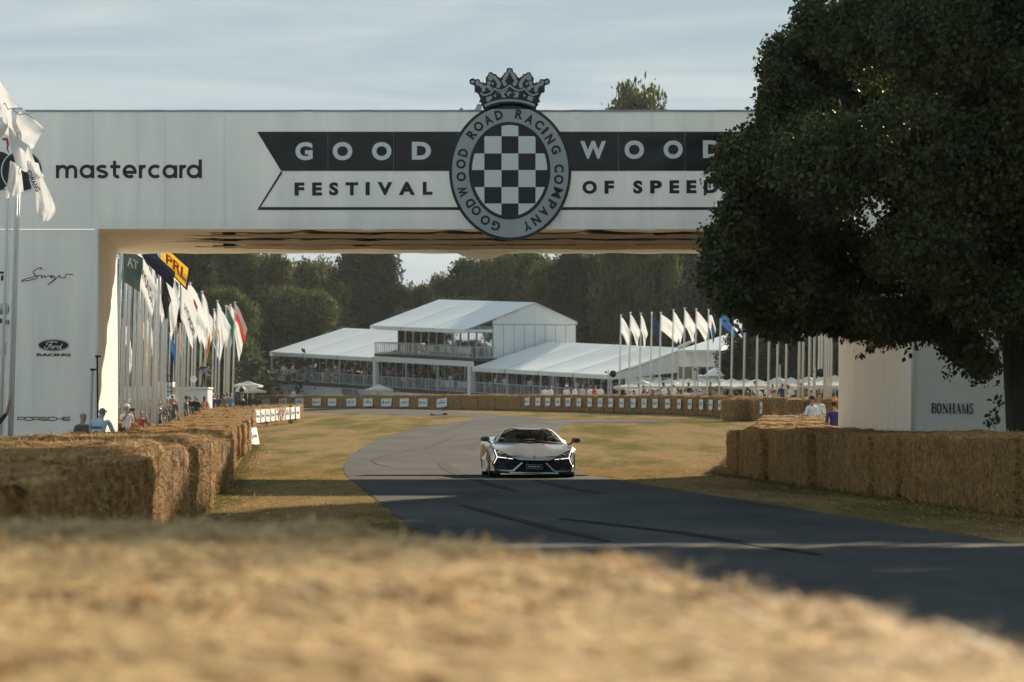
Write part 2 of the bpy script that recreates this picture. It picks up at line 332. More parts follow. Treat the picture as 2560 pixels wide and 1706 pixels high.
c = ground(785, 1015); mb = MB(); mb.tube([(c.x, c.y, c.z - .1), (c.x, c.y, c.z + .75)], .055, 10); mb.ball((c.x, c.y, c.z + .75), .055)
tag(build(mb, 'marker_post', M['white']), 'short white marker post standing before the far sign boards', 'post')

def blades(n, sample, h, w, seed):
    r = np.random.default_rng(seed); pts = sample(r, n); m = len(pts)
    a = r.uniform(0, 2 * math.pi, m); hh = h * r.uniform(.5, 1.25, m); lean = r.normal(0, .35, (m, 2)) * hh[:, None]
    d = np.stack([np.cos(a), np.sin(a)], 1) * (w * .5)
    V = np.zeros((m, 3, 3)); V[:, 0, :2] = pts[:, :2] - d; V[:, 1, :2] = pts[:, :2] + d; V[:, 0, 2] = V[:, 1, 2] = pts[:, 2]
    V[:, 2, :2] = pts[:, :2] + lean; V[:, 2, 2] = pts[:, 2] + hh
    return V.reshape(-1, 3), np.arange(m * 3).reshape(-1, 3)
def onroad(x, y): return -.94 - .072 * (y - 34) - .02 < x < 5.1 - .076 * (y - 31.8) + .02
def roadpoly():
    L_, R_ = [], []
    for r_ in far: L_.append((r_[0].y, r_[0].x)); R_.append((r_[-1].y, r_[-1].x))
    return L_, R_
RL, RR = roadpoly()
def interp(tab, y): return float(np.interp(y, [t[0] for t in tab], [t[1] for t in tab]))
def turf(r, n):
    o = []
    while len(o) < n:
        y = 34 + 70 * min(r.random(), r.random()); u = r.uniform(380, 2700); x = X(u, y)
        if y < 74: 
            if onroad(x, y): continue
        elif interp(RL, y) - .03 < x < interp(RR, y) + .03: continue
        if x < -1.3 - .072 * y - .1 and y < 130: continue
        o.append((x, y, g(x, y)))
    return np.array(o)
V, Q = blades(120000, turf, .028, .010, 3)
tag(link('grass', npmesh('grass', V, Q, [M['blade']])), kind='stuff')
def fringe(r, n):                                      # greener tufts at the foot of the straw
    o = []
    for _ in range(n):
        y = r.uniform(45, 120); x = float(np.interp(y, [45.4, 73, 116, 138], [-4.5, -6.5, -9.5, -11.2])) + abs(r.normal(0, .22)) + .05; o.append((x, y, g(x, y)))
    for _ in range(n // 2):
        y = r.uniform(44, 75); x = float(np.interp(y, [41, 57, 74], [6.56, 5.9, 5.1])) - abs(r.normal(0, .2)) - .05; o.append((x, y, g(x, y)))
    for _ in range(0):                            # dry tufts along the kerbless tarmac edges
        y = r.uniform(30, 74); x = (5.1 - .076 * (y - 31.8) + abs(r.normal(0, .08))) if r.random() < .5 else (-.94 - .072 * (y - 34) - abs(r.normal(0, .08))); o.append((x, y, g(x, y)))
    return np.array(o)
V, Q = blades(3500, fringe, .07, .013, 4)
tag(link('grass', npmesh('verge_grass', V, Q, [M['blade_green']])), kind='stuff')

# ------------------------------------------------------------------ straw bales
BL, BW, BH = 2.36, 1.2, 1.05
def bale_body(seed, nx=22, ny=12, nz=12):
    mb = MB(); idx = {}; o = Vector((seed * 17.3, seed * 5.1, 0))
    def pt(i, j, k):
        if (i, j, k) in idx: return idx[i, j, k]
        p = Vector((i / nx - .5, j / ny - .5, k / nz - .5)) * 2
        r = .9; q = Vector([math.copysign(abs(c), c) for c in p])
        ex = max(0, abs(p.x) - .93) / .07; ey = max(0, abs(p.y) - .86) / .14; ez = max(0, abs(p.z) - .86) / .14
        rnding = 1 - .05 * (ex * ey + ey * ez + ex * ez)
        s = Vector((p.x * BL / 2, p.y * BW / 2, p.z * BH / 2)) * rnding
        n = Vector((p.x if abs(p.x) > .999 else 0, p.y if abs(p.y) > .999 else 0, p.z if abs(p.z) > .999 else 0)).normalized()
        d = noise.fractal(s * 2.2 + o, 1.0, 2.0, 4) * .055 + noise.noise(s * 9 + o) * .02
        flake = .003 * math.sin(s.x * 2 * math.pi / .31 + 2 * noise.noise(s * 1.3 + o)) * (1 if abs(p.y) > .999 or abs(p.z) > .999 else 0)
        if p.z < -.99: d = min(d, 0); n = Vector((n.x, n.y, 0))
        s += n * (d + flake); s.z += BH / 2
        mb.v.append(s); idx[i, j, k] = len(mb.v) - 1; return idx[i, j, k]
    for i in range(nx):
        for j in range(ny):
            mb.f.append((pt(i, j, nz), pt(i + 1, j, nz), pt(i + 1, j + 1, nz), pt(i, j + 1, nz)))
    for i in range(nx):
        for k in range(nz):
            mb.f.append((pt(i, 0, k), pt(i + 1, 0, k), pt(i + 1, 0, k + 1), pt(i, 0, k + 1))); mb.f.append((pt(i, ny, k + 1), pt(i + 1, ny, k + 1), pt(i + 1, ny, k), pt(i, ny, k)))
    for j in range(ny):
        for k in range(nz):
            mb.f.append((pt(0, j, k + 1), pt(0, j + 1, k + 1), pt(0, j + 1, k), pt(0, j, k))); mb.f.append((pt(nx, j, k), pt(nx, j + 1, k), pt(nx, j + 1, k + 1), pt(nx, j, k + 1)))
    mb.m = [0] * len(mb.f)
    me = mb.mesh('straw_bale', [M['straw']], True); return me
def strands(n, dims, seed, ln=(.05, .15), w=.0065, lift=.2, edge_up=.5, base=0.0):
    r = np.random.default_rng(seed); Lx, Wy, Hz = dims
    areas = np.array([Lx * Wy * 1.6, Lx * Hz, Lx * Hz, Wy * Hz, Wy * Hz]); f = r.choice(5, n, p=areas / areas.sum())
    a, b = r.uniform(-.5, .5, n), r.uniform(-.5, .5, n); p = np.zeros((n, 3)); N = np.zeros((n, 3)); T = np.zeros((n, 3)); B = np.zeros((n, 3))
    for k, (nn, t, bb, sc) in enumerate([((0, 0, 1), (1, 0, 0), (0, 1, 0), (Lx, Wy)), ((0, -1, 0), (1, 0, 0), (0, 0, 1), (Lx, Hz)), ((0, 1, 0), (1, 0, 0), (0, 0, 1), (Lx, Hz)), ((-1, 0, 0), (0, 1, 0), (0, 0, 1), (Wy, Hz)), ((1, 0, 0), (0, 1, 0), (0, 0, 1), (Wy, Hz))]):
        q = f == k; nn, t, bb = map(np.array, (nn, t, bb)); hz = {0: Hz / 2, 1: Wy / 2, 2: Wy / 2, 3: Lx / 2, 4: Lx / 2}[k]
        p[q] = nn * (hz - .012) + np.outer(a[q] * sc[0], t) + np.outer(b[q] * sc[1], bb); N[q] = nn; T[q] = t; B[q] = bb
    th = r.uniform(0, 2 * math.pi, n); dirv = T * np.cos(th)[:, None] + B * np.sin(th)[:, None]
    out_ = np.abs(r.normal(0, lift, n)); up = np.where(f == 0, 0, r.normal(0, .15, n))
    d = dirv + N * out_[:, None]; d[:, 2] += up; d[:, 2] = np.where(f == 0, np.minimum(d[:, 2], .35), d[:, 2]); d /= np.linalg.norm(d, axis=1)[:, None]
    l = r.uniform(*ln, n); s = np.cross(d, N); s /= np.maximum(1e-6, np.linalg.norm(s, axis=1))[:, None]; s *= (w * r.uniform(.6, 1.3, n) / 2)[:, None]
    mid = p + d * (l * .5)[:, None] + N * (.012 * r.random(n))[:, None]; end = p + d * l[:, None]; end[:, 2] -= .04 * l * r.random(n) * 3
    V = np.stack([p - s, p + s, mid + s, mid - s, end + s * .5, end - s * .5], 1)
    V[:, :, 2] += Hz / 2 + base; V[:, :, 2] = np.maximum(V[:, :, 2], .005)
    i0 = np.arange(n)[:, None] * 6; Q = np.concatenate([i0 + np.array([0, 1, 2, 3]), i0 + np.array([3, 2, 4, 5])])
    return V.reshape(-1, 3), Q
BODY = [bale_body(i) for i in range(4)]
STR = [npmesh('loose_straw', *strands(9500, (BL, BW, BH), 20 + i), [M['strand']]) for i in range(3)]
STRF = [npmesh('loose_straw', *strands(1200, (BL, BW, BH), 40 + i, ln=(.1, .26), w=.02, lift=.12), [M['strand']]) for i in range(2)]
NB = [0]
tw = MB()
for x_ in (-.82, -.28, .27, .81):
    for dz in (0,): tw.tube([(x_, -BW / 2 - .02, .04), (x_ + .01, -BW / 2 - .015, BH * .5), (x_, -BW / 2 - .02, BH - .02), (x_, -BW / 2 + .06, BH + .02), (x_ + .02, 0, BH + .005), (x_, BW / 2 - .06, BH + .02), (x_, BW / 2 + .02, BH - .02), (x_ - .01, BW / 2 + .015, BH * .5), (x_, BW / 2 + .02, .04)], .0032, 4)
TWINE = tw.mesh('twine', [M['twine']])
def bale(x, y, ang, label, group, sl=1.0, sh=1.0, fine=True, z=None, sw=1.0):
    i = NB[0]; NB[0] += 1
    o = link('straw_bale', BODY[i % 4]); o.location = (x, y, (g(x, y) if z is None else z) - .01); o.rotation_euler = (rnd.uniform(-.014, .014), rnd.uniform(-.010, .010), rnd.uniform(-.025, .025) + ang + (math.pi if rnd.random() < .5 else 0)); o.scale = (sl, sw, sh * rnd.uniform(.955, 1.025))
    tag(o, label, 'straw bale', group)
    tag(link('loose_straw', (STR[i % 3] if fine else STRF[i % 2]), o), kind='stuff')
    if fine: link('twine', TWINE, o)
    return o
def walk(path, step):
    pts = [Vector((a, b, 0)) for a, b in path]; out_ = []; carry = step / 2
    for p, q in zip(pts, pts[1:]):
        l = (q - p).length; t = (q - p).normalized(); s = carry
        while s < l: out_.append((p + t * s, t)); s += step
        carry = s - l
    return out_
def wall(path, side, rows_, label, group, fine=lambda y: y < 100, hfun=lambda y: 1.0, jut=.05):
    if isinstance(label, str): lab_ = label; label = lambda x, y: lab_
    for k in range(rows_):
        for p, t in walk(path, BL + .11):
            n = Vector((-t.y, t.x, 0)) * side; q = p + n * (BW / 2 + k * (BW + .02) + rnd.uniform(-jut, jut)) + t * (k % 2) * .7
            bale(q.x, q.y, math.atan2(t.y, t.x) - (R(9) if 22 < q.y < 64 and q.x < 0 and k == 0 else 0), label(U0 + FPX * q.x / q.y, q.y), group, fine=fine(q.y), sh=hfun(q.y))
LWALL = [(-1.95, 9.0), (-2.2, 13), (-2.7, 20), (-4.5, 45.4), (-6.5, 73), (-9.5, 116), (-11.2, 138), (-13.2, 160), (-13.6, 170), (-12.9, 180), (-12.1, 190)]
wall(LWALL, 1, 2, lambda u, y: 'blurred straw bale in the near run of the flagpole-side wall, before the lit patch' if y < 25 else 'straw bale of the flagpole-side wall where light and shade fall in stripes' if y < 62 else 'sunlit straw bale of the flagpole-side wall level with the gantry leg' if y < 90 else 'sunlit straw bale of the flagpole-side wall beyond the gantry' if y < 140 else 'straw bale at the sign-hung far end of the flagpole-side wall', 'straw bales along the flagpole side of the road', hfun=lambda y: float(np.interp(y, [8, 26, 70, 100], [.9, .965, .985, 1.0])), jut=.17)
RWALL = [(8.0, 14), (6.56, 41), (5.9, 57), (5.0, 76.2)]
wall(RWALL, -1, 1, 'shaded straw bale in the tall row under the big tree', 'shaded straw bales under the big tree', jut=.10)
RWALL2 = [(5.55, 77.6), (7.0, 92), (8.7, 110)]
wall(RWALL2, -1, 3, 'sunlit straw bale in the wide block behind the shaded row by the white pillar', 'sunlit straw bales behind the shaded row')
wall([(7.9, 41), (7.2, 57), (6.4, 73.0)], -1, 1, 'shaded straw bale in the second row before the white pillar with the auction lettering', 'second row of shaded straw bales')
FPTS = [(560, 1015.5), (620, 1017), (690, 1018.5), (850, 1020.5), (1000, 1022), (1120, 1024), (1250, 1026), (1430, 1030), (1560, 1034), (1700, 1038), (1800, 1043), (1857, 1048), (1908, 1054)]
FW = [tuple(ground(u, v).xy) for u, v in FPTS]
wall(FW, 1, 1, lambda u, y: 'straw bale of the far wall below the white hospitality tent skirt' if u < 1140 else 'bare straw bale of the far wall between the two runs of boards' if u < 1310 else 'straw bale of the far wall behind the square boards', 'straw bales across the far bend', fine=lambda y: False, hfun=lambda y: 1.06)
e = FW[-1]
wall([(e[0] + .3, e[1] + .6), (e[0] + 1.5, e[1] + 1.5), (e[0] + 9, e[1] + 5)], 1, 3, 'sunlit straw bale in the broad stack behind the two white-shirted people', 'sunlit straw bales of the broad stack', fine=lambda y: False)
wall([(-13.2, 96), (-11.4, 97.5)], 1, 2, 'straw bale set crosswise among the flagpoles', 'straw bales set crosswise among the flagpoles', fine=lambda y: True)
r = np.random.default_rng(12); n = 5200; yy = r.uniform(34, 105, n); side = r.random(n) < .5          # straw blown off the walls onto turf and tarmac edge
xx = np.where(side, np.interp(yy, [34, 45.4, 73, 116], [-3.7, -4.5, -6.5, -9.5]) + np.abs(r.normal(0, .7, n)) + .05, np.interp(yy, [34, 41, 57, 74, 95, 105], [6.85, 6.56, 5.9, 5.1, 7, 8.2]) - np.abs(r.normal(0, .8, n)) - .05)
p = np.stack([xx, yy, np.array([g(a, b) for a, b in zip(xx, yy)]) + .022 + .012 * r.random(n)], 1); th = r.uniform(0, 6.28, n); d = np.stack([np.cos(th), np.sin(th), r.normal(0, .12, n)], 1) * r.uniform(.06, .24, n)[:, None]; s_ = np.stack([-np.sin(th), np.cos(th), 0 * th], 1) * .006
tag(link('straw_litter', npmesh('straw_litter', np.stack([p - s_, p + s_, p + d + s_, p + d - s_], 1).reshape(-1, 3), np.arange(4 * n).reshape(-1, 4), [M['strand']])), kind='stuff')
# two close bales under the lens, shaped in plan to follow the bend of the wall
def near_bale(c4, h, seed, label, n):
    nx, ny, nz = 60, 60, 8; a, b, c_, d = [Vector((*q, 0)) for q in c4]; base = c4[0]; mb = MB(); o = Vector((seed * 3.3, 0, 0)); zg = 0
    def top(s, t): return (a * (1 - s) + b * s) * (1 - t) + (d * (1 - s) + c_ * s) * t
    def hz(p): return h + .024 * noise.fractal(p * 1.6 + o, 1, 2, 4) + .02 * noise.noise(p * 11 + o)
    rows_ = []
    for j in range(ny + 1):
        r_ = []
        for i in range(nx + 1):
            s, t = i / nx, j / ny; p = top(s, t); e_ = min(s, 1 - s, t, 1 - t); p.z = hz(p) - .05 * max(0, 1 - e_ / .05) ** 2; r_.append(p)
        rows_.append(r_)
    mb.grid(rows_)
    rim = [rows_[0][i] for i in range(nx + 1)] + [rows_[j][nx] for j in range(1, ny + 1)] + [rows_[ny][i] for i in range(nx - 1, -1, -1)] + [rows_[j][0] for j in range(ny - 1, 0, -1)]
    cen = sum((Vector((p.x, p.y, 0)) for p in rim), Vector()) / len(rim)
    lay = []
    for k in range(nz + 1):
        f = k / nz; lay.append([Vector((p.x, p.y, p.z * (1 - f))) + (Vector((p.x, p.y, 0)) - cen).normalized() * (.03 * noise.noise(Vector((p.x * 4, p.y * 4, f * 6)) + o) + (.02 if 0 < k else 0)) for p in rim + rim[:1]])
    mb.grid(lay)
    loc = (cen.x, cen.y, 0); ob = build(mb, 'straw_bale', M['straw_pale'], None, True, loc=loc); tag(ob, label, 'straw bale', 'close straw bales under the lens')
    r = np.random.default_rng(seed); s, t = r.random(n), r.random(n)
    ea = r.random(n) < .16; s = np.where(ea, 1 - np.abs(r.normal(0, .02, n)), s); eb = r.random(n) < .12; t = np.where(eb, 1 - np.abs(r.normal(0, .02, n)), t)
    p = np.array([list(top(a_, b_)) for a_, b_ in zip(s, t)]); p[:, 2] = [hz(Vector((*q[:2], 0))) - .015 for q in p]
    th = r.uniform(0, 2 * math.pi, n); el = np.abs(r.normal(.0, .17, n)); dv = np.stack([np.cos(th) * np.cos(el), np.sin(th) * np.cos(el), np.sin(el)], 1); l = r.uniform(.03, .11, n); el = np.where(r.random(n) < .012, .9, el); l *= np.where(r.random(n) < .004, 1.6, 1)
    sd = np.cross(dv, [0, 0, 1.0]); sd /= np.linalg.norm(sd, axis=1)[:, None]; sd *= (r.uniform(.003, .008, n) / 2)[:, None]
    mid = p + dv * (l * .55)[:, None]; end = p + dv * l[:, None]; end[:, 2] -= .25 * l * r.random(n)
    V = np.stack([p - sd, p + sd, mid + sd, mid - sd, end + sd * .6, end - sd * .6], 1); V -= np.array(loc)
    i0 = np.arange(n)[:, None] * 6; Q = np.concatenate([i0 + np.array([0, 1, 2, 3]), i0 + np.array([3, 2, 4, 5])])
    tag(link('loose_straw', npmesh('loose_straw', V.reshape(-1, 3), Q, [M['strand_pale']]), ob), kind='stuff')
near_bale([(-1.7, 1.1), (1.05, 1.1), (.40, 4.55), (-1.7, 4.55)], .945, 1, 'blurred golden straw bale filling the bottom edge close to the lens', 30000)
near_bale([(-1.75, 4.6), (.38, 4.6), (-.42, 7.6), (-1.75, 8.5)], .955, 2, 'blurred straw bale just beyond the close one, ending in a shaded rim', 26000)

# ------------------------------------------------------------------ sign boards hung on the straw
def stroke_text(mb, txt, fn, bold=0.0, shear=0, mi=1): letters(mb, txt, fn, bold, shear, mi)
SIGN_N = [0]
def sign(p, t, w, h, zc, label, group, mark_=None, lean=.02):
    n = Vector((t.y, -t.x, 0)); c = Vector((p.x, p.y, zc)) + n * .10
    o = thing('sign_board', label, 'sign', (c.x, c.y, c.z - h / 2), group); zx = Vector((0, 0, 1)); ti = rnd.uniform(-.03, .03); tx = t + zx * ti; up = zx + n * -lean - t * ti
    mb = MB(); q = [c + tx * (w * (a - .5)) + up * (h * (b - .5)) for a, b in ((0, 0), (.5, -.03), (1, 0), (1, 1), (.5, .98), (0, 1))]
    mb.prism(q, n * -.02); build(mb, 'board', M['white'], o)
    def fn(x0, y0, x1, y1): return lambda a, b: c + n * .006 + tx * (w * (x0 + (x1 - x0) * a - .5)) + up * (h * (y0 + (y1 - y0) * b - .5))
    mb = MB(); k = SIGN_N[0]; SIGN_N[0] += 1
    if mark_: letters(mb, mark_, fn(.14, .3, .86, .68), .02)
    else:                                              # print too small to read: an emblem and a soft line of dashes
        st = k % 4
        if st in (0, 2):
            f = fn(.12, .28, .26, .74); mb.poly([f(.5 + .5 * math.cos(i * math.pi / 5), .5 + .5 * math.sin(i * math.pi / 5)) for i in range(10)])
        x0 = .34 if st in (0, 2) else .16
        for i in range(7):
            f = fn(x0 + i * (.86 - x0) / 7, .40, x0 + (i + .72) * (.86 - x0) / 7, .40 + rnd.uniform(.12, .2)); mb.quad(f(0, 0), f(1, 0), f(1, 1), f(0, 1))
        if st == 3:
            f = fn(.36, .62, .64, .8); mb.poly([f(0, 0), f(.5, .4), f(1, 0), f(.7, 1), (f(.3, 1))])
    build(mb, 'print', M['ink'], o); return o
def at_u(path, u):
    pts = [Vector((a, b, 0)) for a, b in path]; best = None
    for p, q in zip(pts, pts[1:]):
        for i in range(60):
            s = p + (q - p) * i / 60; d = abs(U0 + FPX * s.x / s.y - u)
            if best is None or d < best[0]: best = (d, s, (q - p).normalized())
    return best[1], best[2]
LS = [(80, 155), (190, 312), (342, 462), (488, 616), (648, 775), (800, 920), (965, 1092), (1127, 1250), (1285, 1418), (1455, 1590), (1630, 1760), (1790, 1940)]
txt = {2: 'VANDEX', 6: 'BYD'}; lab = {2: 'white board with bold black capitals, third along the far wall', 6: 'white board with three wide black letters below the hospitality tent'}
for i, (a, b) in enumerate(LS):
    u = 600 + (a + b) / 2 / 3.677; p, t = at_u(FW, u); w = (b - a) / 3.677 / FPX * p.y / max(.4, abs(t.x)) * 1.02
    sign(p, t, w, .66, g(p.x, p.y) + .52, lab.get(i, 'white board with small print on the straw below the hospitality tent'), 'white boards below the hospitality tent', txt.get(i))
RS = [1160 + (a + b) / 2 / 3.677 for a, b in ((555, 632), (652, 728), (738, 815), (828, 910), (930, 1008), (1028, 1108), (1130, 1200), (1220, 1303), (1322, 1408), (1420, 1508), (1530, 1608), (1630, 1703), (1722, 1812), (1833, 1930), (1953, 2032), (2055, 2130), (2155, 2237), (2248, 2320))] + [1640 + (a + b) / 2 / 4.902 for a, b in ((755, 840), (860, 937), (945, 1010), (1028, 1122), (1135, 1185), (1200, 1262), (1283, 1375))]
RT = {4: 'BYD', 3: 'TAG', 11: 'VODE', 16: 'JPT', 10: 'OXO'}
RLab = {4: 'square white board with three letters, fifth along the row before the small tables', 16: 'square white board with black initials under the flagpoles'}
for i, u in enumerate(RS):
    p, t = at_u(FW, u); w = 21.5 / FPX * p.y / max(.45, abs(t.x)); w = min(w, 2.2)
    sign(p, t, w, .55, g(p.x, p.y) + .66, RLab.get(i, 'square white board with small print on the straw under the flagpoles'), 'square white boards under the flagpoles', RT.get(i) if i in RLab else None)
for i, u in enumerate((648, 662, 676, 690, 700, 712, 722, 734, 741)):
    f = i / 8; p, t = Vector((-13.35 + f * 1.15, 166 + f * 22, 0)), Vector((.06, 1, 0)).normalized()
    p, t = at_u(LWALL[8:], 640 + f * 100); sign(p, t, 1.55, .68, g(p.x, p.y) + .62, 'white board strapped to the end of the flagpole-side straw wall', 'white boards on the end of the flagpole-side straw wall')
p = Vector((-9.72, 118, 0)); o = sign(p + Vector((.12, 0, 0)), Vector((.16, .987, 0)), 1.2, .62, g(-9.7, 118) + .36, 'lone white board leaning on the straw wall before the rest', None, lean=.18)
# ------------------------------------------------------------------ gantry bridge over the road
YF, YR = 73.0, 82.4
ZT, ZB = P(0, 279, YF).z, P(0, 573, YF).z
GX0, GL, GR, GX1 = -15.2, X(240, YF), X(2283, YF), 15.4          # outer end, opening edges, outer end (front plane)
SH = -.075                                                        # the sides run slightly askew to the front
gan = thing('gantry_bridge', 'huge white fabric-clad gantry bridge spanning the road with black banner and crowned oval crest', 'gantry', (0, YF, 0))
def shx(x, y): return x + SH * (y - YF)
# front cladding: every sheet between two seams is its own panel
SEAM = [GX0, X(-60, YF), X(84, YF), X(232, YF), X(345, YF), X(413, YF), X(562, YF), X(705, YF), X(820, YF), X(984, YF), X(1146, YF), X(1400, YF), X(1484, YF), X(1630, YF), X(1712, YF), X(1780, YF), X(1960, YF), X(2120, YF), GR, X(2440, YF), GX1]
def panel(x0, x1, z0, z1, y=YF, name='panel', m='tarp_front'):
    mb = MB(); nx, nz = 5, 7; ge = .0006; o = Vector((x0 * 3.1, z0, 4)); rows_ = []
    for j in range(nz + 1):
        r_ = []
        for i in range(nx + 1):
            s, t = i / nx, j / nz; p = Vector((x0 + ge + (x1 - x0 - 2 * ge) * s, y, z0 + (z1 - z0) * t)); inn = math.sin(math.pi * s) * math.sin(math.pi * t)
            p.y += -.004 + .016 * inn * noise.noise(Vector((p.x * .9, p.z * .35, 1)) + o); r_.append(p)
        rows_.append(r_)
    mb.grid(rows_); e = [rows_[0][0], rows_[0][-1], rows_[-1][-1], rows_[-1][0]]
    for a, b in zip(e, e[1:] + e[:1]): mb.quad(a, b, b + Vector((0, .03, 0)), a + Vector((0, .03, 0)))
    return build(mb, name, M[m], gan, smooth=False)
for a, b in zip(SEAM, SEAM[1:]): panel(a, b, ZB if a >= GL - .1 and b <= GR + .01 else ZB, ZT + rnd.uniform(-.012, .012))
for xs_ in ([GX0, X(-60, YF), X(84, YF), GL], [GR, X(2428, YF), GX1]):
    for a, b in zip(xs_, xs_[1:]):
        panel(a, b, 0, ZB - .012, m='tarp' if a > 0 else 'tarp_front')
# unseen rear, top and end sheets, added to spread low sun over the front, and a plank deck within
for x0, x1, z0 in ((GX0, GL, 0), (GR, GX1, 0), (GL, GR, ZB)):
    mb = MB(); n = 6
    mb.grid([[(shx(x0 + (x1 - x0) * i / n, YR), YR + .02, z) for i in range(n + 1)] for z in (z0, (z0 + ZT) / 2, ZT - .02)]); build(mb, 'rear_glow_sheet', M['tarp_rear'], gan)
mb = MB(); mb.grid([[(shx(GX0 + (GX1 - GX0) * i / 20, y), y, ZT - .02) for i in range(21)] for y in (YF + .02, (YF + YR) / 2, YR)]); build(mb, 'top_glow_sheet', M['tarp_rear'], gan)
for xx in (GX0, GX1):
    mb = MB(); mb.grid([[(shx(xx, y), y, z) for y in (YF + .02, YR)] for z in (0, ZT - .02)]); build(mb, 'side_glow_sheet', M['tarp_rear'], gan)
mb = MB(); mb.hexa([(GL + .1, YF + 1.2, ZB + .40), (GR - .1, YF + 1.2, ZB + .40), (shx(GR, YR) - .1, YR - .4, ZB + .40), (shx(GL, YR) + .1, YR - .4, ZB + .40)], [(GL + .1, YF + 1.2, ZB + .44), (GR - .1, YF + 1.2, ZB + .44), (shx(GR, YR) - .1, YR - .4, ZB + .44), (shx(GL, YR) + .1, YR - .4, ZB + .44)]); build(mb, 'deck_board', M['tarp_in'], gan)
# sagging lining under the deck: long fabric ridges pinched at the straps
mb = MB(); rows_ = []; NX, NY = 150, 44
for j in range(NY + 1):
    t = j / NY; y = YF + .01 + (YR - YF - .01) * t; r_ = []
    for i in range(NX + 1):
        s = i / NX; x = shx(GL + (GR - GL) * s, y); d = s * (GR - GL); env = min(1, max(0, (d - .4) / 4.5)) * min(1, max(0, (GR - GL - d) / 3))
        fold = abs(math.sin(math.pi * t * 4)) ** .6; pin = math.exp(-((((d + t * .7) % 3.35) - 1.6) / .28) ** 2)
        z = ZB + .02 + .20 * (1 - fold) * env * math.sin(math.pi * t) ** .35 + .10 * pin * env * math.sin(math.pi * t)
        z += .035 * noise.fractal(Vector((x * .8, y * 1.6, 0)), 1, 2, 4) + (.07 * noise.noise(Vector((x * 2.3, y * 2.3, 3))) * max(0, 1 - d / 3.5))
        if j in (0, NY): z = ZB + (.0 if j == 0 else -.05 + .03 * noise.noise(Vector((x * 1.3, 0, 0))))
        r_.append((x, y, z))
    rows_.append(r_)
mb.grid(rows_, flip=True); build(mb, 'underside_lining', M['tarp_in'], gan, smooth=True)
for k, (d, t) in enumerate([(3.0, .27), (3.0, .52), (2.95, .76), (6.55, .27), (6.4, .52), (6.2, .78), (9.9, .3), (9.6, .55), (9.2, .8), (13.2, .3), (12.4, .55), (11.5, .78), (16.5, .3), (16, .55)]):
    y = YF + (YR - YF) * t; x = shx(GL + d, y); mb = MB()
    mb.box((x - .14, y - .2, ZB - .03), (x + .14, y + .2, ZB + .12)); mb.box((x - .42, y - .05, ZB - .02), (x + .3, y + .05, ZB + .03)); build(mb, 'strap', M['dark'], gan)
# added dark sheets standing in for shade in the lining's recesses, ends gathered to points
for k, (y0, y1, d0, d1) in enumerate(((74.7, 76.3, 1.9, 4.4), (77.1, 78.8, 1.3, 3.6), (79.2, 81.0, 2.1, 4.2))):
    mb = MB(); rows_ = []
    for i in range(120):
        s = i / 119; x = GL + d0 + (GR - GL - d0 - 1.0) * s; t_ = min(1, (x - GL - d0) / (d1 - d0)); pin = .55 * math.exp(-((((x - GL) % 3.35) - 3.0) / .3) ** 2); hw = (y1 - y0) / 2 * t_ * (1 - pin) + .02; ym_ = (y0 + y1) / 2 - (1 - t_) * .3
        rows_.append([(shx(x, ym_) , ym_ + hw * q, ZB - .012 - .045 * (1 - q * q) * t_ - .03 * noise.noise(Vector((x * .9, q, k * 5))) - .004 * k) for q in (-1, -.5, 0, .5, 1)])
    mb.grid(rows_); build(mb, 'shade_band_sheet', M['shade_band'], gan, True)
# inner faces of both legs: hung cloth with soft pleats
for xe, sgn in ((GL, 1), (GR, -1)):
    mb = MB(); rows_ = []
    for k in range(15):
        z = (ZB + .03) * k / 14; r_ = []
        for j in range(45):
            t = j / 44; y = YF + .015 + (YR - YF) * t; o_ = .03 * noise.noise(Vector((y * 1.7, z * .22, sgn))) + .015 * math.sin(y * 2.9 + .4 * math.sin(z))
            r_.append((shx(xe, y) + sgn * (.035 + o_ * math.sin(math.pi * min(1, t * 8) / 2)), y, z))
        rows_.append(r_)
    mb.grid(rows_, flip=sgn < 0); build(mb, 'leg_lining', M['tarp_in'], gan, smooth=True)
    mb = MB(); mb.tube([(xe + sgn * .02, YF - .02, 0), (xe + sgn * .02, YF - .02, ZB)], .045, 10); build(mb, 'corner_piping', M['tarp'], gan, True)
# parapet capping with small clips, and two fittings by the crest
mb = MB(); n = 90; pts = [(GX0 + (GX1 - GX0) * i / n, YF + .02, ZT + .01 + .012 * noise.noise(Vector((i * .7, 0, 0)))) for i in range(n + 1)]; mb.tube(pts, .03, 6)
build(mb, 'top_capping', M['seam'], gan, True)
for u, r_ in ((1154, .06), (1198, .075), (1191, .05)):
    mb = MB(); c = P(u, 268 if u == 1198 else 276, YF + .4); mb.ball(c, r_); mb.tube([c, c - Vector((0, 0, .25))], .02); build(mb, 'deck_lamp', M['seam'], gan, True)
for u in (925, 1620):
    mb = MB(); c = P(u, 573, YF); mb.box((c.x - .17, YF - .05, ZB - .03), (c.x + .17, YF - .012, ZB + .015)); build(mb, 'edge_batten', M['tarp'], gan)

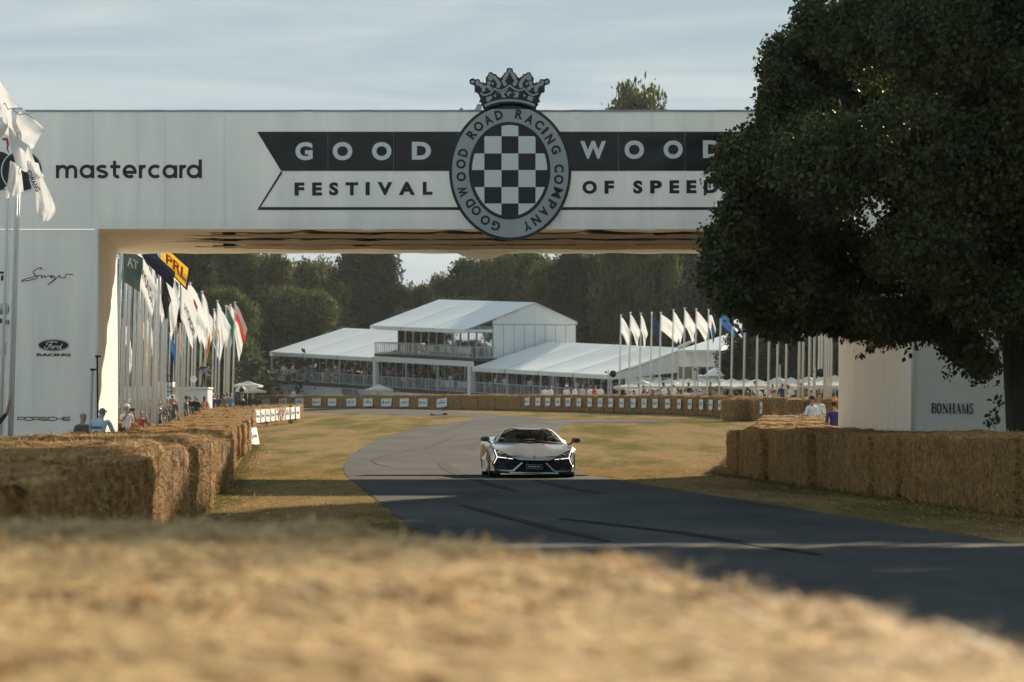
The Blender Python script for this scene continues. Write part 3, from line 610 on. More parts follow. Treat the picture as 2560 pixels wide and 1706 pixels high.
D1, D2, D3 = -.026, -.032, -.038                        # stacked layers in front of the cladding
yp = YF
def fp(u, v, d=D1): return P(u, v, YF) + Vector((0, d, 0))
def flat(pts, m, name, d=D1, parent=gan, th=.003):
    mb = MB(); mb.prism([fp(u, v, d) for u, v in pts], (0, th, 0)); return build(mb, name, M[m], parent)
MIR = 2 * 1275.5
band = thing('banner', None, None, (0, 0, 0)); band.parent = gan
ORG[band.name] = Vector((0, YF, 0))
xs_ = [643, 820, 984, 1146, 1400, 1546, 1712, 1848, MIR - 643]
for a, b in zip(xs_, xs_[1:]):                           # the black band is pieced from sheets, each with its own slight bow
    def vb(u): return (330, 428)
    mb = MB(); rows_ = []
    for j in range(9):
        v = 330 + 98 * j / 8; ins = 60 * j / 8; r_ = []
        for i in range(13):
            ua = a + (ins if a == 643 else 0) + (.12 if a != 643 else 0); ub = b - (ins if b == MIR - 643 else 0) - (.12 if b != MIR - 643 else 0); u = ua + (ub - ua) * i / 12
            s = math.sin(math.pi * i / 12) * math.sin(math.pi * j / 8); r_.append(fp(u, v, D1) + Vector((0, -.014 * s * noise.noise(Vector((u * .014, v * .02, a))), 0)))
        rows_.append(r_)
    mb.grid(rows_, flip=True); build(mb, 'black_band', M['black'], band, smooth=True)
for m_ in (0, 1):
    f = (lambda u: u) if not m_ else (lambda u: MIR - u)
    pts = [(f(703), 428), (f(706), 433), (f(652), 518), (f(643), 525)]; flat(pts if not m_ else pts[::-1], 'ink', 'swallowtail_edge', D1, band)
flat([(643, 525.6), (652, 518.4), (MIR - 652, 518.4), (MIR - 643, 525.6)][::1], 'ink', 'lower_line', D1 - .001, band)
def word(parent, name, spec, m, d, bold=.03):
    for ch, u0, v0, u1, v1 in spec:
        mb = MB(); letters(mb, ch, rect(u0, v0, u1, v1, YF, d), bold); build(mb, 'letter', M[m], parent)
VB0, VB1 = 356, 401.5
word(band, 'letter', [('G', 738.7, VB0, 782, VB1), ('O', 831.8, VB0, 881.3, VB1), ('O', 930, VB0, 978.8, VB1), ('D', 1029.8, VB0 - .6, 1077.7, VB1 - 1.5), ('W', 1450.4, VB0 - 2.5, 1515, VB1 - 4), ('O', 1561, 352, 1610, 398.4), ('O', 1658.6, 352, 1706.7, 397.5), ('D', 1757, 351.5, 1805, 396)], 'print', D2 - .01, .045)
word(band, 'letter', [(c, a, 457 - (a - 736) * .006, b, 489.8 - (a - 736) * .006) for c, a, b in (('F', 736.5, 761), ('E', 780.5, 805), ('S', 823, 846), ('T', 864, 895.6), ('I', 914, 924.6), ('V', 943.7, 981), ('A', 997, 1037.8), ('L', 1057, 1081.5), ('O', 1456, 1492), ('F', 1511, 1535), ('S', 1583, 1606), ('P', 1625, 1655), ('E', 1673.5, 1698), ('E', 1716, 1741), ('D', 1759, 1796))], 'ink', D2, .05)
# crest: oval ring with lettering, chequered shield and crown; it stands 60 mm proud
cr = thing('crest', None, None); cr.parent = gan; ORG[cr.name] = Vector((0, YF, 0))
CX, CY = 1275.5, 430.5
def ell(cx, cy, a, b, n=72): return [(cx + a * math.cos(2 * math.pi * i / n), cy - b * math.sin(2 * math.pi * i / n)) for i in range(n)]
def ring(o_, i_, d0, d1, m, name):                      # annulus between ellipses with depth
    mb = MB(); n = len(o_); F = [fp(*p, d0) for p in o_]; I = [fp(*p, d0) for p in i_]; B = [fp(*p, d1) for p in o_]
    mb.add(F + I, [(k, (k + 1) % n, (k + 1) % n + n, k + n) for k in range(n)]); mb.add(F + B, [(k, k + n, (k + 1) % n + n, (k + 1) % n) for k in range(n)]); build(mb, name, M[m], cr)
C0 = -.10
ring(ell(CX, CY, 152.5, 171.5), ell(CX, CY, 145.5, 164.5), C0, 0, 'ink', 'outer_rim')
ring(ell(CX, CY, 145.5, 164.5), ell(1274, 428, 102, 122), C0 + .004, C0 + .01, 'ringgrey', 'ring_plate')
ring(ell(1274, 428, 102, 122), ell(1274, 428, 95, 115), C0 - .002, C0 + .01, 'ink', 'inner_rim')
inner = ell(1274, 428, 96, 116); mb = MB(); mb.poly([fp(*p, C0 + .006) for p in inner]); build(mb, 'shield_black', M['ink'], cr)
def clip(poly, conv):
    for i in range(len(conv)):
        a, b = conv[i], conv[(i + 1) % len(conv)]; o_ = []
        def side(p): return (b[0] - a[0]) * (p[1] - a[1]) - (b[1] - a[1]) * (p[0] - a[0])
        for k in range(len(poly)):
            p, q = poly[k], poly[(k + 1) % len(poly)]; sp, sq = side(p) <= 0, side(q) <= 0
            if sp: o_.append(p)
            if sp != sq: t = side(p) / (side(p) - side(q)); o_.append((p[0] + (q[0] - p[0]) * t, p[1] + (q[1] - p[1]) * t))
        poly = o_
        if not poly: break
    return poly
cols = [1150, 1211, 1253.8, 1296, 1338.7, 1400]; rws = [300, 341.9, 385, 426.4, 468.9, 510, 560]; ie = ell(1274, 428, 94, 114, 48)
for r_ in range(6):
    for c_ in range(5):
        if (r_ + c_) % 2 == 0:
            q = clip([(cols[c_], rws[r_]), (cols[c_ + 1], rws[r_]), (cols[c_ + 1], rws[r_ + 1]), (cols[c_], rws[r_ + 1])], ie)
            if len(q) > 2: mb = MB(); mb.poly([fp(*p, C0 + .001) for p in q]); build(mb, 'white_check', M['print'], cr)
RINGT = [('G', 500, 1335), ('O', 418, 1290), ('O', 347, 1215), ('D', 300, 1155), ('W', 245, 1065), ('O', 230, 950), ('O', 228, 850), ('D', 245, 762), ('R', 312, 618), ('O', 365, 557), ('A', 440, 505), ('D', 523, 468), ('R', 683, 462), ('A', 765, 500), ('C', 840, 545), ('I', 885, 590), ('N', 925, 655), ('G', 970, 738), ('C', 995, 885), ('O', 993, 972), ('M', 980, 1075), ('P', 935, 1165), ('A', 880, 1225), ('N', 815, 1290), ('Y', 745, 1335)]
for ch, cx, cy in RINGT:
    u, v = 1080 + cx / 3.135, 140 + cy / 3.135; dx, dy = (u - CX) / 149 ** 1, -(v - CY) / 168; nx, ny = dx / 150, dy / 170; l = math.hypot(nx, ny); nx, ny = nx / l, ny / l      # outward normal (screen-up positive)
    w_, h_ = {'W': 25, 'M': 25, 'I': 7, 'O': 23, 'C': 20, 'G': 21}.get(ch, 19), 24
    fn = lambda a, b: fp(u + (ny * (a - .5) * w_ + nx * (b - .5) * h_), v - (-nx * (a - .5) * w_ + ny * (b - .5) * h_), C0 - .004)
    mb = MB(); letters(mb, ch, fn, .04 if ch != 'M' else .02); build(mb, 'letter', M['ink'], cr)
def cz(pts): return [(1170 + a / 10.695, 150 + b / 10.695) for a, b in pts]
half = [(1115, 232), (1040, 240), (1020, 345), (965, 360), (955, 400), (870, 500), (770, 440), (765, 400), (680, 385), (650, 345), (560, 345), (545, 400), (470, 500), (480, 580), (462, 650), (430, 620), (330, 605), (315, 540), (250, 525), (190, 540), (150, 508), (80, 515), (35, 570), (50, 650), (175, 700), (180, 870), (270, 910), (335, 1060), (295, 1135), (370, 1160), (345, 1205), (400, 1270), (405, 1330)]
sil = half + [(2230 - a, b) for a, b in half[::-1]]
mb = MB(); pts = [fp(u, v, C0) for u, v in cz(sil)]
from mathutils.geometry import tessellate_polygon
tri = tessellate_polygon([pts]); n = len(pts); B = [p + Vector((0, .06, 0)) for p in pts]
mb.add(pts + B, [tuple(t) for t in tri] + [tuple(q + n for q in t[::-1]) for t in tri] + [(i, (i + 1) % n, (i + 1) % n + n, i + n) for i in range(n)]); crown_o = build(mb, 'crest_crown', M['ink'], cr)
def blob(pts, r): 
    mb = MB()
    for a, b in pts:
        for s in (1, -1):
            cx = a if s > 0 else 2230 - a; mb.poly([fp(*cz([(cx + r * math.cos(i * math.pi / 6), b + r * math.sin(i * math.pi / 6))])[0], C0 - .006 - .0004 * (len(mb.f) % 9)) for i in range(12)])
    return mb
ORG[crown_o.name] = Vector((0, YF, 0))
mb = blob([(1112, 320), (1040, 400), (985, 500), (1015, 450), (950, 590), (985, 660), (615, 430), (575, 500), (610, 520), (560, 625), (540, 720), (600, 780), (700, 480), (760, 540), (800, 600), (830, 660), (810, 720), (250, 610), (265, 660), (340, 680), (380, 730), (430, 740), (415, 820)], 52)
b2 = blob([(125, 600)], 45); mb.add(b2.v, b2.f); b2 = blob([(660, 650), (725, 970)], 36); mb.add(b2.v, b2.f)
tag(build(mb, 'crown_beads', M['ringgrey'], crown_o), kind='stuff')
mb = MB()
def cstroke(pts, w): mb.ribbon([fp(u, v, C0 - .006) for u, v in cz(pts)], w / 10.695 * YF / FPX, (0, 1, 0))
cstroke([(330, 890), (390, 945), (480, 955), (590, 915), (650, 850), (710, 780), (790, 825), (900, 835), (1010, 780), (1115, 695), (1220, 780), (1330, 835), (1440, 820), (1510, 780), (1590, 870), (1650, 930), (1740, 960), (1880, 910)], 42)
cstroke([(445, 1240), (600, 1170), (800, 1115), (1000, 1095), (1115, 1092), (1230, 1095), (1430, 1120), (1630, 1170), (1785, 1230)], 62)
for pts in ([(480, 1020), (640, 970), (640, 1050), (560, 1130), (500, 1130)], [(1750, 1010), (1610, 975), (1580, 1065), (1690, 1120), (1720, 1110)], [(710, 860), (880, 880), (1100, 790), (950, 930), (1030, 1015), (910, 1025), (880, 910)], [(1200, 860), (1370, 890), (1330, 1025), (1200, 1015), (1270, 930)], [(1020, 915), (1115, 845), (1200, 915), (1110, 900), (1100, 995)]):
    mb.poly([fp(u, v, C0 - .0065) for u, v in cz(pts)])
build(mb, 'crown_band', M['ringgrey'], crown_o)
mb = MB(); mb.prism([P(u, v, YR + .1) for u, v in ell(1205, 520, 132, 129, 40)], (0, .05, 0)); build(mb, 'rear_crest', M['tarp_in'], gan)
# sponsor lettering on the white legs and lintel
def strokes(name, m, fn, lines, w, parent=gan, d=D1):
    mb = MB()
    for i, ln in enumerate(lines): mb.ribbon([fp(*fn(a, b), d - .0004 * i) for a, b in ln], (w if not isinstance(w, list) else w[i]) * YF / FPX, (0, 1, 0))
    return build(mb, name, M[m], parent)
mc = lambda a, b: (a / 3.016, 180 + b / 3.016)
def bowl(cx, n=20): return arc(cx, 752, 43, 40, 0, 360, n)
ML = [[(435, 803), (435, 703)], [(435, 745)] + arc(472, 745, 34, 31, 190, 350, 8) + [(506, 803)], [(506, 745)] + arc(540, 745, 32, 31, 190, 355, 8) + [(571, 803)],
      bowl(656), [(700, 705), (700, 803)], arc(772, 731, 32, 18, -30, -200, 8) + [(752, 745), (790, 757)] + arc(772, 773, 33, 20, -30, 160, 8),
      [(865, 672), (865, 770)] + arc(888, 772, 23, 20, 180, 60, 5), [(832, 716), (908, 716)], [(938, 758), (1018, 758)] + arc(978, 752, 41, 40, 0, -310, 16),
      [(1060, 803), (1060, 703)], [(1060, 748)] + arc(1092, 745, 30, 31, 190, 285, 6), arc(1172, 752, 43, 40, -48, -312, 16),
      bowl(1281), [(1325, 705), (1325, 803)], [(1364, 803), (1364, 703)], [(1364, 748)] + arc(1396, 745, 30, 31, 190, 285, 6), bowl(1463), [(1511, 662), (1511, 803)]]
strokes('sponsor_lettering', 'ink', mc, ML, 8.2)
def disc(c, r, m, d, name):
    mb = MB(); mb.poly([fp(c[0] + r * math.cos(i * math.pi / 24), c[1] - r * math.sin(i * math.pi / 24), d) for i in range(48)]); build(mb, name, M[m], gan)
disc((-8, 428), 49.5, 'ink', D1, 'sponsor_disc'); disc((55, 428), 52.5, 'tarp', D1 - .001, 'sponsor_disc_edge'); disc((55, 428), 49.5, 'ink', D1 - .002, 'sponsor_disc')
sg = lambda a, b: (40 + a / 6.03, 650 + b / 6.03)
def curvy(lines, n=5):
    return [[(p.x, p.y) for p in sub_line([Vector((a, b, 0)) for a, b in l], n)] if len(l) > 2 else l for l in lines]
def sub_line(seq, n):
    o = []
    for i in range(len(seq) - 1):
        p0, p1, p2, p3 = seq[max(i - 1, 0)], seq[i], seq[i + 1], seq[min(i + 2, len(seq) - 1)]
        for k in range(n): t = k / n; o.append(.5 * ((2 * p1) + (p2 - p0) * t + (2 * p0 - 5 * p1 + 4 * p2 - p3) * t * t + (3 * p1 - p0 - 3 * p2 + p3) * t ** 3))
    return o + [seq[-1]]
strokes('script_lettering', 'ink', sg, curvy([[(360, 160), (390, 122), (340, 128), (280, 165), (262, 190), (285, 225), (325, 255), (315, 280), (200, 310), (92, 322), (130, 295), (250, 262), (380, 232), (385, 272), (430, 238), (445, 270), (500, 240), (560, 268), (520, 262), (545, 238), (590, 262), (570, 305), (480, 375), (560, 322), (640, 255), (665, 236), (655, 262), (735, 272), (760, 220), (860, 222)], [(425, 150), (432, 158)]]), [2.0, 2.4])
fo = lambda a, b: (40 + a / 6.03, 650 + b / 6.03)
def foe(a, b, n=44): return [fp(*fo(568 + a * math.cos(2 * math.pi * i / n), 1287 - b * math.sin(2 * math.pi * i / n)), 0) for i in range(n)]
for a, b, m, d in ((235, 88, 'ink', D1), (228, 82, 'tarp', D1 - .001), (222, 76, 'ink', D1 - .002)):
    mb = MB(); mb.poly([p + Vector((0, d, 0)) for p in foe(a, b)]); build(mb, 'oval_badge', M[m], gan)
strokes('script_lettering', 'tarp', fo, curvy([[(470, 1290), (462, 1262), (500, 1240), (560, 1236), (632, 1246)], [(545, 1240), (510, 1300), (470, 1335), (435, 1325), (440, 1305)], [(490, 1285), (545, 1283)], arc(548, 1318, 20, 18, 0, 360, 10), [(580, 1300), (575, 1335)], [(578, 1312), (600, 1298), (615, 1304)], arc(645, 1318, 24, 17, 0, 360, 10), [(700, 1262), (668, 1330), (694, 1334)]]), 2.0, d=D1 - .004)
mb = MB(); letters(mb, 'RACING', rect(92, 884, 177, 891, YF, D1), .055); build(mb, 'sponsor_lettering', M['ink'], gan)
po = lambda a, b: (a / 3.136, 620 + b / 3.136)
PL = []
for i, ch in enumerate('PORSCHE'):
    x0 = 140 + i * 60.2; x1 = x0 + 52; t, b_, m_ = 1328, 1353, 1341
    PL += {'P': [[(x0, b_), (x0, t), (x1 - 4, t), (x1, t + 4), (x1, m_ + 1), (x1 - 4, m_ + 4), (x0, m_ + 4)]], 'O': [[(x0 + 4, t), (x1 - 4, t), (x1, t + 4), (x1, b_ - 4), (x1 - 4, b_), (x0 + 4, b_), (x0, b_ - 4), (x0, t + 4), (x0 + 4, t)]], 'R': [[(x0, b_), (x0, t), (x1 - 4, t), (x1, t + 4), (x1, m_), (x1 - 4, m_ + 3), (x0, m_ + 3)], [(x1 - 8, m_ + 3), (x1, m_ + 7), (x1, b_)]],
           'S': [[(x1, t + 5), (x1 - 4, t), (x0 + 4, t), (x0, t + 4), (x0, m_ - 3), (x0 + 4, m_), (x1 - 4, m_), (x1, m_ + 3), (x1, b_ - 4), (x1 - 4, b_), (x0 + 4, b_), (x0, b_ - 5)]], 'C': [[(x1, t + 5), (x1 - 4, t), (x0 + 4, t), (x0, t + 4), (x0, b_ - 4), (x0 + 4, b_), (x1 - 4, b_), (x1, b_ - 5)]], 'H': [[(x0, t - 2), (x0, b_ + 2)], [(x1, t - 2), (x1, b_ + 2)], [(x0, m_), (x1, m_)]], 'E': [[(x1, t), (x0, t), (x0, b_), (x1, b_)], [(x0, m_), (x1 - 2, m_)]]}[ch]
strokes('sponsor_lettering', 'ink', po, PL, 2.05)
strokes('sponsor_lettering', 'ink', po, [[(-60, 194), (24, 194), (31, 203)], [(18, 216), (18, 257)], [(-20, 216), (-20, 257)]], [5.5, 6.2, 6.2])
strokes('sponsor_lettering', 'ink', po, [[(-60 + (4 if k % 2 else 0), 748 + k * 12.2), (-22 + k * 3, 748 + k * 12.2)] for k in range(8)] + [[(18 - k * 1.5, 748 + k * 12.2), (50, 748 + k * 12.2)] for k in range(8)], 2.0)
bo = lambda a, b: (1700 + a / 2.736, 800 + b / 2.736)
BS, BWd = [], []
def serif(x, y, w=16): BS.append([(x - w / 2, y), (x + w / 2, y)]); BWd.append(.9)
x = 1719
for ch, w in (('B', 32), ('O', 36), ('N', 42), ('H', 44), ('A', 38), ('M', 50), ('S', 26)):
    t, b_ = 572 + (x - 1719) * .008, 637 + (x - 1719) * .016; K, k_ = 3.6, 1.1
    if ch == 'B': BS += [[(x + 7, t), (x + 7, b_)], [(x + 7, t)] + arc(x + 17, t + 15, 12, 14, -90, 90, 8) + [(x + 7, t + 30)], [(x + 7, t + 31)] + arc(x + 18, t + 48, 13, 16, -90, 90, 8) + [(x + 7, b_)]]; BWd += [K, 2.2, 2.4]; serif(x + 6, t, 12); serif(x + 6, b_, 12)
    if ch == 'O': BS += [arc(x + 17, (t + b_) / 2, 13, 32, 60, 300, 14), arc(x + 17, (t + b_) / 2, 13, 32, -60, 60, 10)]; BWd += [3.0, 3.0]
    if ch == 'N': BS += [[(x + 6, t), (x + 6, b_)], [(x + 6, t), (x + 34, b_)], [(x + 34, t), (x + 34, b_)]]; BWd += [k_, K, k_]; serif(x + 6, b_); serif(x + 34, t)
    if ch == 'H': BS += [[(x + 8, t), (x + 8, b_)], [(x + 34, t), (x + 34, b_)], [(x + 8, (t + b_) / 2), (x + 34, (t + b_) / 2)]]; BWd += [K, K, k_]; [serif(x + a_, q) for a_ in (8, 34) for q in (t, b_)]
    if ch == 'A': BS += [[(x + 4, b_), (x + 17, t)], [(x + 17, t), (x + 31, b_)], [(x + 9, t + 44), (x + 26, t + 44)]]; BWd += [k_, K, k_]; serif(x + 4, b_, 12); serif(x + 31, b_)
    if ch == 'M': BS += [[(x + 6, b_), (x + 6, t)], [(x + 6, t), (x + 23, b_)], [(x + 23, b_), (x + 40, t)], [(x + 40, t), (x + 40, b_)]]; BWd += [k_, 3.0, k_, K]; serif(x + 6, b_, 12); serif(x + 41, b_)
    if ch == 'S': BS += [[(x + 23, t + 14), (x + 21, t + 3), (x + 12, t), (x + 4, t + 10), (x + 7, t + 24), (x + 19, t + 38), (x + 23, t + 52), (x + 14, b_), (x + 5, b_ - 4), (x + 3, b_ - 17)]]; BWd += [2.6]
    x += w + 3
strokes('auction_lettering', 'ink', bo, BS, BWd)
# two slim camera masts standing at the flagpole-side leg
for u, v0, v1, y, lean, lab in ((243, 892, 1085, 72.0, -3, 'slim dark camera mast against the lit edge of the gantry leg'), (231, 925, 1080, 70.5, 8, 'slim silver pole standing behind the two marshals'), (288, 945, 1085, 84, 0, 'thin pole with a small dark camera among the flagpoles')):
    a, b = P(u - lean, v1, y), P(u, v0, y); a.z = 0; mm = thing('camera_mast', lab, 'mast', a); mb = MB(); mb.tube([a, b], .02 if u != 231 else .035, 8); build(mb, 'pole', M['dark'] if u != 231 else M['alu'], mm)
    mb = MB(); mb.box((b.x - .04, b.y - .05, b.z - .02), (b.x + .05, b.y + .05, b.z + .03)); mb.box((b.x + .05, b.y - .02, b.z - .01), (b.x + .09, b.y + .02, b.z + .02)); build(mb, 'camera_head', M['dark'], mm)
mb = MB(); c = P(2, 773, 71.5); fl = thing('floodlight', 'small round grey floodlight on a bracket at the gantry leg beside the tall flagpole', 'lamp', (c.x, c.y, c.z))
mb.tube([c + Vector((-.12, 0, .02)), c + Vector((.02, -.04, 0)), c + Vector((.12, -.1, 0))], [.07, .13, .14], 14); build(mb, 'housing', M['alu'], fl, True)
mb = MB(); mb.box((c.x - .1, c.y - .02, c.z - .3), (c.x - .05, YF - .02, c.z - .2)); mb.tube([c + Vector((-.08, 0, 0)), c + Vector((-.08, 0, -.28))], .02); build(mb, 'bracket', M['dark'], fl)
# ------------------------------------------------------------------ the supercar
CARLOC = Vector((X(1335, 71.2), 71.2, g(0, 73) + .012))
car = thing('sports_car', 'low silver supercar with Y-shaped daytime lamps driving towards the viewer under the gantry', 'car', CARLOC, rot=(R(-.4), R(1.0), R(3.6)))
car.scale = (.968, .968, .968)
def mir(rows): return [[Vector((-p[0], p[1], p[2])) for p in r[::-1]] for r in rows]
def V3(rows): return [[Vector(p) for p in r] for r in rows]
def sub_rows(rows, n=3):                                # smooth (Catmull-Rom) densification both ways
    def cr(seq):
        o = []
        for i in range(len(seq) - 1):
            p0, p1, p2, p3 = seq[max(i - 1, 0)], seq[i], seq[i + 1], seq[min(i + 2, len(seq) - 1)]
            for k in range(n):
                t = k / n; o.append(.5 * ((2 * p1) + (p2 - p0) * t + (2 * p0 - 5 * p1 + 4 * p2 - p3) * t * t + (3 * p1 - p0 - 3 * p2 + p3) * t ** 3))
        return o + [seq[-1]]
    rr = [cr([Vector(p) for p in r]) for r in rows]; cols_ = [cr([r[j] for r in rr]) for j in range(len(rr[0]))]
    return [[cols_[j][i] for j in range(len(cols_))] for i in range(len(cols_[0]))]
def cpart(name, m, smooth=True, parent=None):
    return lambda mb: build(mb, name, M[m] if isinstance(m, str) else m, parent or car, smooth, local=True)
def sym(rows, n=3):
    mb = MB(); d = sub_rows(rows, n) if n else V3(rows); mb.grid(d); mb.grid(mir(d)); return mb
body = MB()
def both(rows, n=3):
    d = sub_rows(rows, n) if n else V3(rows); body.grid(d); body.grid(mir(d))
# bonnet: centre plane and outer plane meet in a crease
both([[(0, .0, .40), (.20, .01, .402), (.37, .05, .408)], [(0, .12, .472), (.21, .13, .474), (.415, .19, .478)], [(0, .45, .578), (.22, .46, .583), (.455, .48, .583)], [(0, .8, .682), (.22, .8, .688), (.40, .8, .683)], [(0, 1.17, .79), (.20, 1.19, .796), (.30, 1.21, .792)]])
both([[(.37, .05, .408), (.41, .08, .425), (.46, .12, .45)], [(.415, .19, .478), (.51, .24, .500), (.60, .32, .530)], [(.455, .48, .583), (.60, .50, .585), (.75, .53, .598)], [(.40, .8, .683), (.62, .78, .665), (.88, .74, .664)], [(.30, 1.21, .792), (.58, 1.26, .765), (.86, 1.22, .745)]])
both([[(.86, 1.22, .745), (.58, 1.26, .765), (.30, 1.21, .792)], [(.84, 1.42, .79), (.60, 1.40, .80), (.33, 1.27, .812)]], 2)
# front wing with its wheel-arch bulge, then flank, door and rear haunch
both([[(.88, .74, .664), (.93, .74, .655), (.965, .76, .60), (.985, .77, .48), (.99, .74, .30), (.965, .66, .17)], [(.875, .90, .705), (.94, .90, .71), (.985, .90, .66), (1.0, .86, .60), (1.0, .80, .47), (.99, .74, .30)], [(.86, 1.05, .735), (.945, 1.05, .745), (.995, 1.05, .70), (1.012, 1.02, .69), (1.012, 1.02, .69), (1.012, 1.02, .69)], [(.86, 1.22, .745), (.94, 1.25, .755), (.995, 1.25, .70), (1.01, 1.28, .62), (1.005, 1.36, .42), (.99, 1.42, .16)], [(.84, 1.50, .80), (.93, 1.5, .765), (.98, 1.5, .69), (.985, 1.5, .58), (.98, 1.5, .40), (.97, 1.5, .16)]], 2)
both([[(.84, 1.50, .80), (.93, 1.5, .765), (.98, 1.5, .69), (.985, 1.5, .58), (.98, 1.5, .40), (.97, 1.5, .16)], [(.80, 2.1, .84), (.91, 2.1, .79), (.95, 2.1, .68), (.93, 2.1, .55), (.95, 2.1, .36), (.96, 2.1, .14)], [(.76, 2.8, .89), (.92, 2.8, .84), (.97, 2.8, .70), (.90, 2.8, .55), (.94, 2.8, .36), (.97, 2.8, .14)], [(.70, 3.4, .94), (.93, 3.4, .90), (1.015, 3.4, .80), (1.03, 3.45, .72), (1.02, 3.42, .40), (1.0, 3.40, .15)], [(.66, 3.85, .95), (.90, 3.85, .93), (1.02, 3.85, .85), (1.035, 3.85, .76), (1.035, 3.85, .75), (1.035, 3.85, .74)], [(.62, 4.4, .93), (.86, 4.4, .91), (.99, 4.4, .82), (1.02, 4.3, .66), (1.02, 4.22, .45), (1.0, 4.2, .2)], [(.58, 4.85, .92), (.80, 4.85, .90), (.93, 4.85, .80), (.96, 4.85, .6), (.94, 4.85, .4), (.9, 4.85, .25)]], 2)
cpart('body', 'silver')(body)
# front corner panel outside the lamps, silver
mb = MB()
for s in (1, -1):
    q = [(.88, .74, .664), (.895, .62, .640), (.835, .42, .466), (.905, .47, .310), (.925, .47, .27), (.865, .33, .165), (.965, .66, .17), (.99, .74, .30), (.985, .77, .48), (.965, .76, .60), (.93, .74, .655)]
    c = Vector((s * .945, .63, .42)); ps = [Vector((s * a, b, z)) for a, b, z in q]
    for a, b in zip(ps, ps[1:] + ps[:1]): mb.poly([c, a, b] if s > 0 else [c, b, a])
cpart('front_corner', 'silver', False)(mb)
# lamps
for s in (1, -1):
    lamp = thing('headlight', None, None); lamp.parent = car
    mb = MB(); q = [(.46, .13, .449), (.60, .33, .527), (.75, .54, .596), (.88, .745, .661), (.893, .625, .636), (.835, .435, .470), (.66, .27, .447), (.485, .15, .430)]
    ps = [Vector((s * a, b + .01, z - .002)) for a, b, z in q]; c = Vector((s * .70, .42, .53))
    for a, b in zip(ps, ps[1:] + ps[:1]): mb.poly([c, a, b] if s > 0 else [c, b, a])
    cpart('lens', 'lens', False, lamp)(mb)
    mb = MB(); mb.ball((s * .72, .40, .545), (.05, .03, .022), 10, 6); mb.ball((s * .80, .50, .575), (.04, .03, .02), 10, 6); cpart('projector', 'chrome', True, lamp)(mb)
    mb = MB(); mb.tube([(s * .60, .31, .50), (s * .70, .44, .50), (s * .82, .50, .51)], .007, 6); cpart('lamp_trim', 'chrome', True, lamp)(mb)
    mb = MB(); J = Vector((s * .832, .405, .464))
    for e_, w in (((.890, .60, .640), .0085), ((.487, .125, .427), .0075), ((.903, .455, .312), .0085)):
        E_ = Vector((s * e_[0], e_[1], e_[2])); mb.tube([J, (J + E_) / 2 + Vector((0, -.008, 0)), E_], [w, w, w * .8], 8)
    cpart('daytime_lamp', 'drl', True, lamp)(mb)
    mb = MB(); w0 = .03
    for a, b in (((.915, .62, .655), (.856, .415, .47)), ((.856, .415, .47), (.93, .47, .30)), ((.93, .47, .30), (.868, .31, .165))):
        mb.tube([Vector((s * a[0], a[1] + .012, a[2])), Vector((s * b[0], b[1] + .012, b[2]))], .02, 6)
    cpart('lamp_surround', 'carblack', True, lamp)(mb)
# lower nose: recessed black intakes, silver blades, lip
mb = MB(); rows_ = [[(0, .02, .398), (.20, .03, .40), (.37, .07, .406), (.47, .15, .428), (.66, .28, .445), (.835, .43, .466), (.91, .50, .30)], [(0, .16, .37), (.2, .17, .37), (.36, .20, .37), (.5, .28, .37), (.68, .36, .37), (.82, .5, .38), (.90, .52, .28)], [(0, .20, .27), (.2, .2, .27), (.36, .24, .27), (.5, .30, .26), (.68, .38, .26), (.82, .5, .25), (.88, .48, .22)], [(0, .10, .135), (.2, .10, .135), (.36, .12, .135), (.48, .14, .14), (.68, .24, .145), (.80, .32, .15), (.87, .34, .16)]]
d = V3(rows_); mb.grid(d); mb.grid(mir(d)); cpart('intake', 'carmatt', False)(mb)
mb = MB()
for i in range(9): mb.box((-.62 + 1.24 * i / 9 + .06, .16, .16), (-.62 + 1.24 * i / 9 + .066, .19, .36))
for z in (.2, .245, .29, .335): mb.box((-.66, .15, z), (.66, .165, z + .006))
cpart('grille_mesh', 'carblack', False)(mb)
for s in (1, -1):
    mb = MB(); A = [(.268, .035, .350), (.300, .045, .345), (.490, .075, .172), (.85, .275, .178), (.87, .30, .148), (.465, .055, .138), (.262, .02, .338)]
    ps = [Vector((s * a, b, z)) for a, b, z in A]; mb.prism(ps if s < 0 else ps[::-1], (0, .05, -.004)); cpart('front_blade', 'silver', False)(mb)
    mb = MB(); ps = [Vector((s * a, b, z)) for a, b, z in ((.86, .30, .178), (.965, .66, .185), (1.0, .78, .15), (.86, .28, .145))]; mb.prism(ps if s < 0 else ps[::-1], (0, .03, -.01)); cpart('side_skirt_tip', 'silver', False)(mb)
mb = MB(); d = V3([[(0, .02, .128), (.3, .03, .128), (.56, .10, .132)], [(0, -.01, .098), (.3, .0, .098), (.57, .08, .102)], [(0, .06, .083), (.3, .07, .083), (.57, .13, .087)]]); mb.grid(d); mb.grid(mir(d)); cpart('splitter', 'silver', False)(mb)
mb = MB(); mb.box((-.9, .25, .09), (.9, 4.6, .16)); mb.box((-.62, .2, .16), (.62, 1.6, .5)); mb.box((-.86, 1.6, .1), (.86, 3.3, .42)); mb.box((-.6, 3.3, .16), (.6, 4.8, .8)); cpart('underbody', 'carmatt', False)(mb)
plate = build(MB().box((-.185, -.03, .197), (.185, .04, .312)), 'number_plate', M['carblack'], car, False, local=True)
mb = MB()
for a, b in (((-.179, -.034, .203), (.179, -.031, .2065)), ((-.179, -.034, .3025), (.179, -.031, .306)), ((-.179, -.034, .2065), (-.1755, -.031, .3025)), ((.1755, -.034, .2065), (.179, -.031, .3025))): mb.box(a, b)
cpart('plate_border', 'white', False, plate)(mb)
